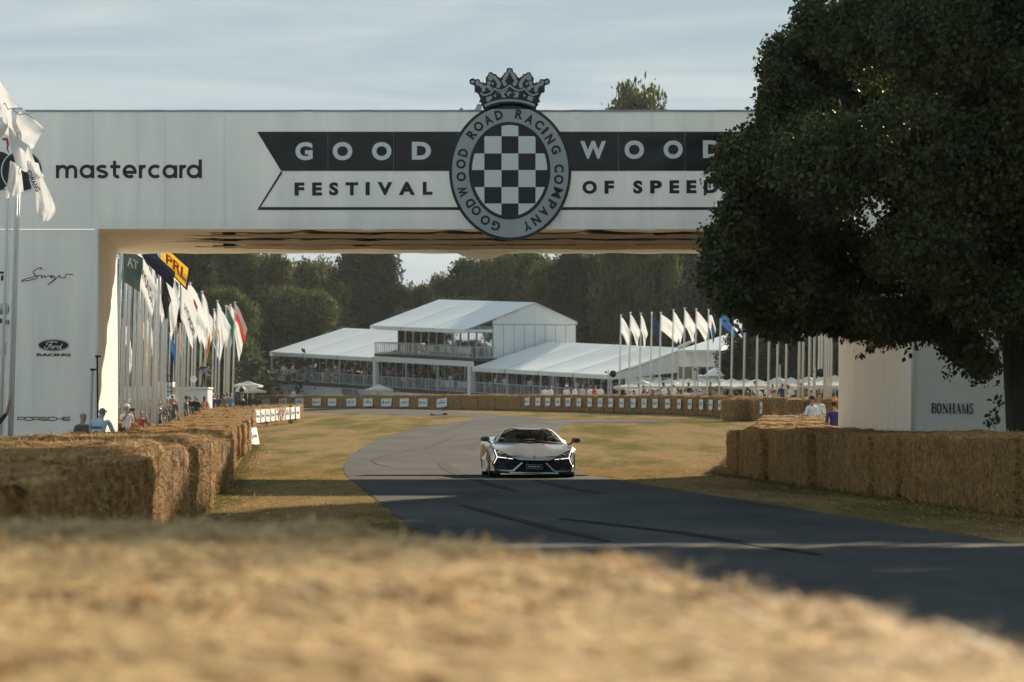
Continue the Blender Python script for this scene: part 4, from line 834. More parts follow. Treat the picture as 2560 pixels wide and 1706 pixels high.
mb = MB(); letters(mb, 'REVUELTO', lambda a, b: Vector((-.135 + .27 * a, -.034, .243 + .03 * b)), .03, .35); cpart('plate_lettering', 'white', False, plate)(mb)
mb = MB(); sh = [(-.028, .04), (-.03, .01), (-.02, -.02), (0, -.038), (.02, -.02), (.03, .01), (.028, .04), (0, .046)]
mb.prism([Vector((a + .004, .055 + b * .5, .462 + b)) for a, b in sh], (0, -.008, .005)); badge = cpart('badge', 'carblack', False)(mb)
mb = MB(); mb.ribbon([Vector((a * .85 + .004, .045 + b * .45, .466 + b * .85)) for a, b in sh], .007, (0, -1, .4), closed=True); mb.poly([Vector((.004 + a, .043 + b * .45, .467 + b)) for a, b in ((-.014, .01), (-.004, .02), (.014, .012), (.01, -.014), (-.006, -.01))]); cpart('badge_bull', 'gold', False, badge)(mb)
# greenhouse
ws = sub_rows([[(0, 1.22, .806), (.30, 1.25, .808), (.56, 1.36, .812), (.765, 1.53, .818)], [(0, 1.66, .995), (.29, 1.68, .990), (.52, 1.76, .985), (.67, 1.86, .965)], [(0, 2.04, 1.118), (.26, 2.06, 1.114), (.44, 2.10, 1.106), (.555, 2.16, 1.09)]], 3)
mb = MB(); mb.grid(ws); mb.grid(mir(ws)); cpart('windscreen', 'windscreen')(mb)
mb = MB()
d = sub_rows([[(.755, 1.50, .812), (.80, 1.54, .812), (.835, 1.60, .80)], [(.665, 1.84, .97), (.705, 1.90, .968), (.735, 1.97, .945)], [(.553, 2.15, 1.096), (.585, 2.2, 1.10), (.61, 2.28, 1.085)]], 3); mb.grid(d); mb.grid(mir(d)); cpart('windscreen_pillar', 'silver')(mb)
mb = MB(); d = sub_rows([[(0, 2.035, 1.122), (.24, 2.055, 1.120), (.30, 2.07, 1.122), (.44, 2.1, 1.112), (.585, 2.19, 1.098)], [(0, 2.14, 1.140), (.22, 2.15, 1.140), (.30, 2.16, 1.165), (.45, 2.18, 1.160), (.61, 2.28, 1.09)], [(0, 2.55, 1.142), (.2, 2.55, 1.142), (.29, 2.55, 1.168), (.44, 2.55, 1.155), (.61, 2.6, 1.085)], [(0, 3.2, 1.08), (.2, 3.2, 1.08), (.28, 3.2, 1.12), (.42, 3.2, 1.09), (.62, 3.1, 1.0)]], 2)
mb.grid(d); mb.grid(mir(d)); cpart('roof', 'silver')(mb)
mb = MB(); d = V3([[(0, 3.2, 1.08), (.28, 3.2, 1.12), (.62, 3.1, 1.0), (.72, 3.1, .93)], [(0, 4.0, 1.0), (.28, 4.0, 1.02), (.6, 4.0, .98), (.7, 4.0, .95)], [(0, 4.85, .9), (.28, 4.85, .91), (.58, 4.85, .92), (.6, 4.85, .92)]]); mb.grid(d); mb.grid(mir(d)); cpart('engine_cover', 'carblack', False)(mb)
mb = MB(); mb.box((-.93, 4.86, .35), (.93, 4.9, .9)); cpart('tail', 'carblack', False)(mb)
for s in (1, -1):
    mb = MB(); q = [(.84, 1.62, .80), (.735, 1.98, .945), (.615, 2.3, 1.082), (.61, 2.6, 1.082), (.66, 3.0, 1.0), (.78, 2.9, .89), (.81, 2.2, .845)]; c = Vector((s * .745, 2.3, .93)); ps = [Vector((s * a, b, z)) for a, b, z in q]
    for a, b in zip(ps, ps[1:] + ps[:1]): mb.poly([c, a, b])
    cpart('side_window', 'windscreen', False)(mb)
    mb = MB(); ps = [Vector((s * a, b, z)) for a, b, z in ((.955, 2.2, .66), (.915, 2.8, .60), (1.012, 3.35, .76), (1.03, 3.40, .42), (.95, 2.8, .36))]; mb.poly(ps); mb.poly([p + Vector((s * .012, 0, 0)) for p in ps]); cpart('side_intake', 'carblack', False)(mb)
    mb = MB(); ps = [Vector((s * a, b, z)) for a, b, z in ((.99, 1.5, .20), (1.0, 3.3, .20), (1.03, 3.3, .12), (1.02, 1.5, .12))]; mb.prism(ps, (s * .02, 0, 0)); cpart('sill_blade', 'silver', False)(mb)
    mr = thing('wing_mirror', None, None); mr.parent = car
    mb = MB(); c = Vector((s * 1.06, 1.40, .875)); d = sub_rows([[c + Vector((s * a, b, z)) for a, b, z in r] for r in ([(-.10, 0, -.045), (-.10, -.04, 0), (-.085, -.01, .05)], [(0, -.05, -.055), (0, -.085, 0), (0, -.03, .06)], [(.10, 0, -.04), (.115, -.03, 0), (.09, 0, .045)])], 3)
    mb.grid(d); cpart('mirror_shell', 'carblack', True, mr)(mb)
    mb = MB(); mb.hexa([c + Vector((s * a, b, -.045)) for a, b in ((-.10, 0), (.1, 0), (.09, .11), (-.09, .11))], [c + Vector((s * a, b, .048)) for a, b in ((-.085, 0), (.09, 0), (.08, .11), (-.08, .11))]); cpart('mirror_back', 'carblack', False, mr)(mb)
    mb = MB(); mb.hexa([c + Vector((s * a, b, -.032)) for a, b in ((-.095, -.072), (.112, -.05), (.10, .0), (-.09, .0))], [c + Vector((s * a, b, -.016)) for a, b in ((-.095, -.072), (.115, -.05), (.10, .0), (-.09, .0))]); cpart('mirror_reflection', 'orange', False, mr)(mb)  # orange strip painted in for a warm reflection on the black mirror
    mb = MB(); mb.tube([c + Vector((-s * .06, .05, -.04)), c + Vector((-s * .13, .08, -.09)), Vector((s * .86, 1.55, .79))], .018, 6); cpart('mirror_arm', 'carblack', True, mr)(mb)
    for yy, r_, w in ((1.04, .345, .27), (3.80, .36, .34)):
        wh = thing('wheel', None, None); wh.parent = car; xo = s * .995; xi = s * (.995 - w)
        mb = MB(); prof = [(xi, r_ * .72), (xi, r_ * .95), (xi + s * .03, r_), (xo - s * .03, r_), (xo, r_ * .95), (xo, r_ * .72)]; N = 28
        rows_ = [[Vector((a, yy + b * math.sin(2 * math.pi * k / N), r_ + b * math.cos(2 * math.pi * k / N))) for k in range(N + 1)] for a, b in prof]; mb.grid(rows_); mb.grid([[Vector((xi, yy, r_))] * (N + 1), rows_[0]]); cpart('tyre', 'carmatt', False, wh)(mb)
        mb = MB()
        for k in range(10):
            q = 2 * math.pi * k / 10; mb.tube([Vector((xo - s * .03, yy, r_)), Vector((xo - s * .015, yy + math.sin(q) * r_ * .7, r_ + math.cos(q) * r_ * .7))], .016, 5)
        mb.tube([Vector((xo - s * .03, yy + math.sin(2 * math.pi * k / N) * r_ * .71, r_ + math.cos(2 * math.pi * k / N) * r_ * .71)) for k in range(N + 1)], .014, 5, caps=False); cpart('rim', 'alu', True, wh)(mb)
mb = MB(); mb.tube([(-.74, 1.50, .822), (-.40, 1.30, .818), (0, 1.235, .815), (.38, 1.30, .817), (.74, 1.50, .822)], .013, 6); mb.tube([(.1, 1.27, .825), (-.35, 1.33, .845)], .008, 5); mb.tube([(.5, 1.36, .828), (.05, 1.28, .84)], .008, 5); cpart('wiper', 'carmatt')(mb)
for xx in (-.30, .0, .30): mb = MB(); mb.box((xx - .01, 1.14, .783), (xx + .012, 1.2, .80)); cpart('washer_jet', 'chrome', False)(mb)
mb = MB(); d = V3([[(-.75, 1.50, .80), (0, 1.25, .79), (.75, 1.50, .80)], [(-.72, 1.95, .83), (0, 1.9, .82), (.72, 1.95, .83)], [(-.72, 2.0, .5), (0, 1.95, .5), (.72, 2.0, .5)]]); mb.grid(d); cpart('dashboard', 'dashgrey', False)(mb)
for xx, m_ in ((-.37, 'leather'), (.37, 'carmatt')):
    mb = MB(); mb.hexa([(xx - .24, 2.35, .3), (xx + .24, 2.35, .3), (xx + .22, 2.55, .3), (xx - .22, 2.55, .3)], [(xx - .17, 2.75, .92), (xx + .17, 2.75, .92), (xx + .16, 2.85, .92), (xx - .16, 2.85, .92)]); mb.hexa([(xx - .12, 2.74, .90), (xx + .12, 2.74, .90), (xx + .11, 2.84, .90), (xx - .11, 2.84, .90)], [(xx - .10, 2.80, 1.06), (xx + .10, 2.80, 1.06), (xx + .09, 2.86, 1.06), (xx - .09, 2.86, 1.06)]); cpart('seat', m_, False)(mb)
mb = MB(); mb.tube([Vector((.37 + .17 * math.cos(q * math.pi / 10), 2.1 + .03 * math.sin(q * math.pi / 10), .83 + .16 * math.sin(q * math.pi / 10))) for q in range(21)], .016, 6, caps=False); cpart('steering_wheel', 'carblack')(mb)
mb = MB(); mb.box((-.10, 1.99, 1.04), (.10, 2.03, 1.085)); cpart('rear_view_mirror', 'carblack', False)(mb)
mb = MB(); mb.grid(V3([[(-.8, 2.95, .3), (.8, 2.95, .3)], [(-.62, 3.0, .80), (.62, 3.0, .80)]])); cpart('cabin_bulkhead', 'carmatt', False)(mb)
# ------------------------------------------------------------------ people: one continuous skinned figure per pose, shared and re-clothed
def figure(pose):
    J = {'pel': ((0, 0, .94), .155, .115), 'waist': ((0, .0, 1.08), .15, .105), 'chest': ((0, 0, 1.30), .175, .12), 'neckb': ((0, .01, 1.46), .085, .075), 'neck': ((0, .0, 1.53), .055, .055), 'jaw': ((0, -.015, 1.60), .075, .085), 'head': ((0, .0, 1.69), .082, .1), 'top': ((0, .005, 1.75), .05, .06),
         'hipL': ((-.10, 0, .88), .095, .10), 'kneeL': ((-.11, -.01, .49), .062, .065), 'ankL': ((-.115, .02, .09), .042, .045), 'toeL': ((-.125, -.14, .035), .04, .03), 'hipR': ((.10, 0, .88), .095, .10), 'kneeR': ((.11, -.02, .49), .062, .065), 'ankR': ((.115, .02, .09), .042, .045), 'toeR': ((.125, -.14, .035), .04, .03),
         'shL': ((-.19, 0, 1.42), .065, .065), 'elL': ((-.25, .02, 1.14), .046, .046), 'wrL': ((-.26, -.08, .90), .032, .03), 'haL': ((-.255, -.12, .80), .03, .045), 'shR': ((.19, 0, 1.42), .065, .065), 'elR': ((.25, .02, 1.14), .046, .046), 'wrR': ((.26, -.08, .90), .032, .03), 'haR': ((.255, -.12, .80), .03, .045)}
    E_ = [('pel', 'waist'), ('waist', 'chest'), ('chest', 'neckb'), ('neckb', 'neck'), ('neck', 'jaw'), ('jaw', 'head'), ('head', 'top'), ('pel', 'hipL'), ('hipL', 'kneeL'), ('kneeL', 'ankL'), ('ankL', 'toeL'), ('pel', 'hipR'), ('hipR', 'kneeR'), ('kneeR', 'ankR'), ('ankR', 'toeR'), ('chest', 'shL'), ('shL', 'elL'), ('elL', 'wrL'), ('wrL', 'haL'), ('chest', 'shR'), ('shR', 'elR'), ('elR', 'wrR'), ('wrR', 'haR')]
    def put(k, p): J[k] = (p, *J[k][1:])
    UP = ('chest', 'neckb', 'neck', 'jaw', 'head', 'top', 'shL', 'elL', 'wrL', 'haL', 'shR', 'elR', 'wrR', 'haR', 'waist')
    if pose in ('phone', 'camera'):
        put('elL', (-.25, -.20, 1.22)); put('wrL', (-.10, -.40, 1.50)); put('haL', (-.06, -.43, 1.58)); put('elR', (.25, -.20, 1.22)); put('wrR', (.10, -.40, 1.50)); put('haR', (.06, -.43, 1.58))
    if pose == 'reach':
        put('elR', (.36, -.12, 1.62)); put('wrR', (.42, -.25, 1.86)); put('haR', (.43, -.29, 1.95))
    if pose == 'fold':
        put('elL', (-.27, -.05, 1.15)); put('wrL', (-.05, -.22, 1.16)); put('haL', (.05, -.22, 1.18)); put('elR', (.27, -.05, 1.15)); put('wrR', (.05, -.23, 1.12)); put('haR', (-.05, -.23, 1.13))
    if pose == 'turn':
        for k in ('jaw', 'head', 'top'): p = J[k][0]; put(k, (p[0] + .03, p[1], p[2]))
    if pose in ('lean', 'point'):
        a = R(32 if pose == 'lean' else 55)
        for k in UP:
            p = J[k][0]; z = p[2] - .94; y = p[1]; put(k, (p[0], y * math.cos(a) - z * math.sin(a), .94 + z * math.cos(a) + y * math.sin(a) * 0))
        for s_, q in (('L', -1), ('R', 1)):
            sh_ = J['sh' + s_][0]; put('el' + s_, (q * .27, sh_[1] - .10, sh_[2] - .26)); put('wr' + s_, (q * .18, sh_[1] - .30, sh_[2] - .40)); put('ha' + s_, (q * .15, sh_[1] - .37, sh_[2] - .44))
        if pose == 'point': sh_ = J['shR'][0]; put('elR', (.26, sh_[1] - .28, sh_[2] - .06)); put('wrR', (.24, sh_[1] - .52, sh_[2] - .14)); put('haR', (.24, sh_[1] - .6, sh_[2] - .17))
    if pose == 'drive':
        for k in J:
            p = J[k][0]
            if k[:4] == 'knee': put(k, (p[0] * 1.4, -.48, .44))
            elif k[:3] == 'ank': put(k, (p[0] * 1.1, -.86, .24))
            elif k[:3] == 'toe': put(k, (p[0] * 1.1, -.95, .34))
            elif k[:3] == 'hip': put(k, (p[0], -.05, .32))
            else: put(k, (p[0], p[1] + (p[2] - .94) * .16, p[2] - .62))
        for s_, q in (('L', -1), ('R', 1)): put('el' + s_, (q * .27, -.14, .60)); put('wr' + s_, (q * .17, -.38, .76)); put('ha' + s_, (q * .15, -.43, .82))
    if pose == 'sit':
        for k in J:
            p = J[k][0]
            if k[:4] in ('knee',): put(k, (p[0] * 1.3, -.44, .50))
            elif k[:3] in ('ank',): put(k, (p[0] * 1.3, -.44, .09))
            elif k[:3] == 'toe': put(k, (p[0] * 1.3, -.58, .04))
            elif k[:3] == 'hip': put(k, (p[0], -.03, .50))
            else: put(k, (p[0], p[1], p[2] - .40))
        for s_, q in (('L', -1), ('R', 1)): put('el' + s_, (q * .25, -.06, .76)); put('wr' + s_, (q * .16, -.28, .66)); put('ha' + s_, (q * .13, -.36, .66))
    bm = bmesh.new(); lay = bm.verts.layers.skin.verify(); vv = {}
    for k, (p, a, b) in J.items():
        v = bm.verts.new(p); v[lay].radius = (a, b); vv[k] = v
    vv['pel'][lay].use_root = True
    for a, b in E_: bm.edges.new((vv[a], vv[b]))
    fing = []
    me = bpy.data.meshes.new('person'); bm.to_mesh(me); bm.free()
    o = bpy.data.objects.new('person_form', me); COL.objects.link(o); sk = o.modifiers.new('s', 'SKIN'); sk.use_smooth_shade = True; sb = o.modifiers.new('d', 'SUBSURF'); sb.levels = 1; sb.render_levels = 1
    me2 = bpy.data.meshes.new_from_object(o.evaluated_get(bpy.context.evaluated_depsgraph_get())); bpy.data.objects.remove(o); bpy.data.meshes.remove(me)
    me2.name = 'person'
    for k in ('c_white', 'c_navy', 'skin', 'hair', 'c_black'): me2.materials.append(M[k])
    pj = {k: Vector(p) for k, (p, a, b) in J.items()}
    regs = []
    for a, b in E_: regs.append((pj[a], pj[b], a, b))
    mi = []; hd = pj['head']; nk = pj['neck']; up = (pj['top'] - pj['jaw']).normalized()
    for f in me2.polygons:
        c = f.center; best = min(regs, key=lambda r: (c - r[0] - (r[1] - r[0]) * max(0, min(1, (c - r[0]).dot(r[1] - r[0]) / max(1e-6, (r[1] - r[0]).length_squared)))).length)
        n_ = best[3]; m_ = 0
        if n_ in ('neck', 'jaw', 'head', 'top'):
            m_ = 2; h = (c - nk).dot(up)
            if n_ != 'neck' and (h > .185 or (h > .06 and c.y > hd.y + .012)): m_ = 3
        elif n_[:2] in ('ha', 'wr'): m_ = 2
        elif n_[:2] == 'el': m_ = 0
        elif n_[:3] == 'toe' or n_[:3] == 'ank' and c.z < .12: m_ = 4
        elif n_[:3] in ('hip', 'kne', 'ank'): m_ = 1
        elif n_ == 'waist' and c.z < pj['pel'].z + .05: m_ = 1
        mi.append(m_)
    me2.polygons.foreach_set('material_index', mi); me2.update()
    # face: eyes, nose and ears joined into one small child mesh
    mb = MB(); fw = Vector((0, -1, 0))
    for s in (-1, 1): mb.ball(hd + Vector((s * .034, -.098, .0)), (.013, .006, .008), 6, 4, 0)
    mb.ball(pj['jaw'] + Vector((0, -.088, .0)), (.024, .006, .007), 6, 4, 2); mb.ball(hd + Vector((0, -.104, -.035)), (.013, .018, .02), 6, 5, 1)
    for s in (-1, 1): mb.ball(hd + Vector((s * .088, .005, -.015)), (.012, .022, .032), 6, 5, 1)
    face = mb.mesh('face', [M['hair'], M['skin'], M['c_red']], True)
    # five separate fingers per hand
    mb = MB()
    for s_, q in (('L', -1), ('R', 1)):
        h0, w0 = pj['ha' + s_], pj['wr' + s_]; d = (h0 - w0).normalized(); sd = Vector((0, 1, 0)) if abs(d.y) < .8 else Vector((1, 0, 0)); nn = d.cross(sd).normalized(); sd = nn.cross(d).normalized()
        for i, ln in enumerate((.062, .072, .068, .052)):
            b_ = h0 + sd * (.026 - .0175 * i) + d * .02; mb.tube([b_, b_ + d * ln * .5 + nn * q * .004, b_ + d * ln * .85 + nn * q * .02], [.0085, .008, .006], 5)
        b_ = h0 + sd * .03 - d * .02; mb.tube([b_, b_ + sd * .03 + d * .03, b_ + sd * .035 + d * .06], [.011, .009, .007], 5)
    fingers = mb.mesh('fingers', [M['skin']], True)
    return me2, face, fingers, hd, pj
FIG = {}
def person(x, y, ang, pose, top, bottom, label, group=None, z=None, h=1.75, hair='hair', hat=None, face=True, extra=None, skin='skin'):
    if pose not in FIG: FIG[pose] = figure(pose)
    me, fc, fg, hd, pj = FIG[pose]
    o = link('person', me); o.location = (x, y, g(x, y) if z is None else z); o.rotation_euler = (0, 0, ang); s = h / 1.78; o.scale = (s, s, s)
    for i, m_ in enumerate(('c_' + top, 'c_' + bottom, skin, hair, 'c_black')): o.material_slots[i].link = 'OBJECT'; o.material_slots[i].material = M[m_]
    tag(o, label, 'person', group)
    if face: link('face', fc, o); link('fingers', fg, o)
    if hat:
        if hat not in HAT: HAT[hat] = hatmesh(hat)
        c = link('hat', HAT[hat], o); c.location = hd
    return o
HAT = {}
def hatmesh(k):
    mb = MB()
    if k.startswith('cap'):
        mb.ball((0, .005, .035), (.098, .118, .085), 12, 6); mb.hexa([(-.07, -.10, .03), (.07, -.10, .03), (.05, -.20, .015), (-.05, -.20, .015)], [(-.07, -.10, .045), (.07, -.10, .045), (.05, -.20, .025), (-.05, -.20, .025)])
        m = {'cap_white': 'c_white', 'cap_dark': 'c_navy', 'cap_black': 'c_black'}[k]
    elif k == 'straw':
        mb.tube([(0, 0, .028), (0, 0, .04)], [.19, .18], 16); mb.tube([(0, 0, .04), (0, 0, .10), (0, 0, .125)], [.105, .10, .05], 14); m = 'strand'
    elif k == 'headset':
        mb.tube([Vector((.105 * math.cos(q), .01, .0 + .125 * math.sin(q))) for q in [math.pi * i / 12 for i in range(13)]], .014, 6)
        for s in (-1, 1): mb.tube([(s * .085, .01, -.01), (s * .125, .01, -.01)], .04, 10)
        m = 'c_black'
    return mb.mesh('hat', [M[m]], True)
def by_px(u, vtop, y, h=1.75): return X(u, y)
# the two marshals by the gantry leg
o = person(X(206, 69.5), 69.5, R(40), 'turn', 'grey', 'black', 'grey-haired person in a dark grey jacket looking down beside the marshal', None, z=-.0, h=1.5, hair='greyhair')
o = person(X(240, 68.0), 68.0, R(180 - 14), 'lean', 'pale', 'navy', 'short-haired person in a pale blue shirt with lettering across the back', None, z=-.02, h=1.74, hair='greyhair')
mb = MB(); letters(mb, 'MARSHAL', rect(227, 1065.5, 256, 1073, 68.0, 0), .04); vs = mb.v
s = o.scale.x; mm = Matrix.Translation(o.location) @ o.rotation_euler.to_matrix().to_4x4() @ Matrix.Diagonal((s, s, s, 1)); inv = mm.inverted()
deps = bpy.context.evaluated_depsgraph_get(); bm = bmesh.new(); bm.from_mesh(o.data)
from mathutils.bvhtree import BVHTree
bv = BVHTree.FromBMesh(bm)
def drape(mb, d=.006):
    for i, p in enumerate(mb.v):
        a = inv @ Vector((p.x, p.y - 3, p.z)); b = inv @ Vector((p.x, p.y + 3, p.z)); h = bv.ray_cast(a, (b - a).normalized()); mb.v[i] = (h[0] + (a - b).normalized() * d) if h[0] is not None else inv @ p
drape(mb); link('lettering', mb.mesh('lettering', [M['ink']]), o)
mb = MB(); mb.grid([[P(237 + i * 2, 1077 + j * 1.6, 68) for i in range(4)] for j in range(3)]); drape(mb, .006); link('lettering', mb.mesh('lettering', [M['ink']]), o)
mb = MB(); mb.grid([[P(222 + i * 3, 1083 + j * 1.6, 68) for i in range(13)] for j in range(3)]); drape(mb, .006); link('lettering', mb.mesh('lettering', [M['ink']]), o)
bm.free()
person(X(-22, 66), 66, R(8), 'reach', 'navy', 'black', 'spectator half out of frame with one raised arm beside the tall flagpole', None, h=1.58)
# right-hand side: two observers in white, one in a navy tabard
person(X(2029, 104), 104, R(35), 'turn', 'white', 'white', 'dark-capped person in white behind the sunlit straw, farther from the white pillar', None, hat='cap_black', h=1.70)
person(X(2046, 105), 105, R(20), 'turn', 'white', 'white', 'person in white wearing a headset, next to the white pillar side', None, hat='headset', h=1.76)
o = person(X(2087, 88), 88, R(190), 'turn', 'purple', 'purple', 'person in a dark purple tabard and tan hat beside the white pillar', None, hat='straw', h=1.74)
mb = MB(); c = P(2088, 1031, 87.84)
for q in ((-.14, 0), (.02, .02)): pass
# flagpole crowd
tops = ['white', 'navy', 'black', 'white', 'blue', 'tan', 'red', 'olive', 'white', 'grey', 'pale', 'pink', 'black', 'navy']
def crowd(n, usp, ysp, where, group, poses=('stand', 'fold', 'turn', 'phone'), ang=0, seed=1, drop=0, hmin=1.6):
    r = random.Random(seed)
    for i in range(n):
        y = r.uniform(*ysp); x = X(r.uniform(*usp), y); t = r.choice(tops); hat = r.choice([None, None, None, 'cap_white', 'cap_dark', 'straw'])
        hn = {None: 'bare-headed', 'cap_white': 'white-capped', 'cap_dark': 'dark-capped', 'straw': 'straw-hatted'}[hat]
        person(x, y, R(ang + r.uniform(-40, 40)), r.choice(poses), t, r.choice(['navy', 'black', 'tan', 'denim', 'olive']), '%s spectator in %s %s' % (hn, t, where), group, z=g(x, y) - drop, h=r.uniform(hmin, 1.85), hat=hat, face=y < 130)
crowd(34, (405, 436), (148, 172), 'packed between the flagpoles', 'spectators packed between the flagpoles', ang=20, seed=3, poses=('stand', 'fold', 'turn', 'phone', 'camera'))
crowd(20, (290, 405), (118, 150), 'behind the thick cluster of poles', 'spectators behind the thick cluster of poles', ang=25, seed=4, poses=('stand', 'fold', 'phone', 'camera'))
crowd(9, (530, 580), (196, 212), 'by the low barrier before the parasols', 'spectators by the low barrier before the parasols', ang=160, seed=5)
crowd(5, (462, 500), (160, 168), 'standing beside the white booth', 'spectators standing beside the white booth', ang=60, seed=6)
o = person(X(316, 97), 97, R(30), 'phone', 'white', 'black', 'spectator in a white cap holding up a phone between the near flagpoles', None, hat='cap_white', h=1.62)
mb = MB(); p = FIG['phone'][4]['haL']; mb.box((-.09, p[1] - .06, p[2] - .03), (.09, p[1] - .045, p[2] + .06)); ph = link('phone', mb.mesh('phone', [M['carblack']]), None); ph.location = o.location; ph.rotation_euler = o.rotation_euler; ph.scale = o.scale; tag(ph, 'black phone held up by the white-capped spectator', 'phone')
person(X(352, 99), 99, R(25), 'phone', 'red', 'navy', 'spectator in a red top taking a picture behind the poles', None, h=1.42)
# marshal in an orange vest
mx_, my_ = X(511, 168), 168.0
o = person(mx_, my_, R(200), 'stand', 'white', 'white', 'track marshal in white overalls and a bright orange vest', None, h=1.78, skin='hair')
mb = MB()
for s in (-1, 1): mb.hexa([(s * .05, -.165, .96), (s * .21, -.15, .96), (s * .21, .15, .96), (s * .05, .165, .96)], [(s * .05, -.14, 1.45), (s * .17, -.09, 1.47), (s * .17, .09, 1.47), (s * .05, .14, 1.45)])
v_ = link('hi_vis_vest', mb.mesh('hi_vis_vest', [M['c_orange']]), o); mb = MB()
for s in (-1, 1): mb.box((s * .13 - .085, -.172, 1.10), (s * .13 + .085, .172, 1.15))
link('reflective_strip', mb.mesh('reflective_strip', [M['white']]), v_)
# cameraman with tripod camera under a striped umbrella
cx, cy = X(606, 172), 172.0
person(cx, cy, R(-60), 'fold', 'black', 'black', 'camera operator in black beside the striped umbrella', None, h=1.8)
cmr = thing('video_camera', 'black broadcast camera on its tripod beside the operator in black', 'camera', (cx + .48, cy - .2, g(cx, cy)))
mb = MB(); z0 = g(cx, cy)
for a in (0, 2.1, 4.2): mb.tube([(cx + .48 + .45 * math.cos(a), cy - .2 + .45 * math.sin(a), z0), (cx + .48, cy - .2, z0 + 1.25)], .025, 6)
build(mb, 'tripod', M['dark'], cmr); mb = MB(); mb.box((cx + .3, cy - .32, z0 + 1.25), (cx + .85, cy - .06, z0 + 1.55)); mb.tube([(cx + .85, cy - .2, z0 + 1.4), (cx + 1.1, cy - .2, z0 + 1.4)], .09, 10); build(mb, 'camera_body', M['speaker'], cmr)
mb = MB(); mb.box((cx + .35, cy - .36, z0 + 1.55), (cx + .55, cy - .1, z0 + 1.68)); build(mb, 'viewfinder', M['speaker'], cmr)
# white booth with its upper deck, railing, and a person leaning out
by = 186.0; bt = thing('media_booth', 'white two-tier media booth with scaffold rails behind the flagpoles', 'booth', (X(470, by), by, g(-18, by)))
def bb(u0, u1, v0, v1, y0, y1, nm, m):
    a, b = P(u0, v1, y0), P(u1, v0, y0); mb = MB(); mb.box((a.x, y0, a.z), (b.x, y1, b.z)); build(mb, nm, M[m], bt)
bb(425, 519, 972, 1030, by, by + 3, 'lower_wall', 'tentwall'); bb(423, 521, 968, 972, by - .15, by + 3.1, 'deck_edge', 'white'); bb(384, 432, 955, 1000, by + 3.3, by + 5, 'upper_wall', 'tentwall'); bb(300, 384, 968, 1000, by + 4, by + 6, 'rear_wall', 'tentwall')
mb = MB()
for u in (412, 420, 428): a, b = P(u, 1000, by - .4), P(u, 935, by - .4); mb.tube([a, b], .03, 6)
for v in (940, 955, 968, 980): mb.tube([P(408, v, by - .4), P(432, v, by - .4)], .025, 6)
build(mb, 'scaffold', M['dark'], bt); mb = MB()
for u in range(318, 384, 8): mb.tube([P(u, 985, by - 1), P(u, 968, by - 1)], .025, 5)
mb.tube([P(316, 968, by - 1), P(384, 968, by - 1)], .03, 5); build(mb, 'railing', M['rail'], bt)
zt = P(0, 968, by).z
person(X(500, by + .8), by + .8, R(80), 'point', 'blue', 'tan', 'person in a blue shirt leaning out over the white booth', None, z=zt, h=1.5)
person(X(508, by + 1.6), by + 1.6, R(20), 'turn', 'black', 'black', 'person in black standing on the white booth behind the leaning one', None, z=zt, h=1.5)
lp = thing('dish_lamp', 'pale round dish lamp on a stem above the white booth', 'lamp', (X(484, by), by + .5, zt)); mb = MB(); c = P(484, 948, by + .5); mb.ball(c, (.2, .12, .2)); build(mb, 'dish', M['white'], lp, True); mb = MB(); mb.tube([(c.x, c.y, zt), c], .03, 6); build(mb, 'stem', M['alu'], lp)
# spectators under and before the parasols
crowd(46, (1560, 1900), (212, 232), 'sitting at the small tables behind the far straw', 'spectators at the small tables', ang=180, seed=11, poses=('sit', 'stand', 'sit'))
crowd(22, (1900, 2094), (176, 200), 'under the cream parasols by the white pillar', 'spectators under the cream parasols by the pillar', ang=180, seed=12, poses=('sit', 'stand', 'fold'))
for u, t, hat in ((1362, 'white', None), (1376, 'white', None), (1416, 'white', 'cap_white'), (1437, 'white', None), (1455, 'pale', None), (1475, 'white', None), (1488, 'red', None), (1500, 'white', None), (1660, 'white', None), (1684, 'white', None)):
    y = 232 - (u - 1360) * .06; person(X(u, y), y, R(rnd.uniform(120, 240)), 'stand', t, 'tan', 'spectator in %s whose shoulders show above the far straw%s' % (t, ', white-capped' if hat else ''), 'spectators showing above the far straw', h=1.74, hat=hat, face=False)
person(X(733, 296), 296, R(170), 'stand', 'pale', 'navy', 'person in a pale shirt walking along the white deck skirt', None, h=1.78, face=False)

ca = R(3.6); lx, ly = .37, 2.62; person(CARLOC.x + .968 * (lx * math.cos(ca) - ly * math.sin(ca)), CARLOC.y + .968 * (lx * math.sin(ca) + ly * math.cos(ca)), ca, 'drive', 'white', 'navy', 'driver in a pale top at the wheel of the silver supercar', None, z=CARLOC.z + .02, h=1.64)
# ------------------------------------------------------------------ flagpoles: leaning poles, caps and wind-blown flags
def cloth(top, hoist, fly, droop, yaw, seed, wave=.10, nx=18, ny=12, fold=.12, lean=0.0):
    o = Vector((seed * 2.7, seed * 1.3, 0)); hd = Vector((math.cos(yaw), math.sin(yaw), 0)); pr = Vector((-hd.y, hd.x, 0))
    def fn(s, t):                                       # s along the fly 0..1, t down the hoist 0..1
        dr = droop * (1 - .35 * math.exp(-3 * s)); L_ = fly * s
        p = top + hd * (L_ * math.cos(dr)) + Vector((0, 0, -L_ * math.sin(dr))) + Vector((lean * t * hoist, 0, -t * hoist)) - hd * (.22 * t * hoist * s * math.sin(dr))
        w = wave * s * math.sin(5.2 * s + 3.1 * t + seed) + fold * s * math.sin(9 * t + 2 * s + seed * 1.7) + .05 * noise.noise(Vector((s * 3, t * 3, 0)) + o)
        return p + pr * w + Vector((0, 0, -.06 * s * math.sin(7 * t + seed)))
    mb = MB(); mb.grid([[fn(i / nx, j / ny) for i in range(nx + 1)] for j in range(ny + 1)]); return mb, fn, pr
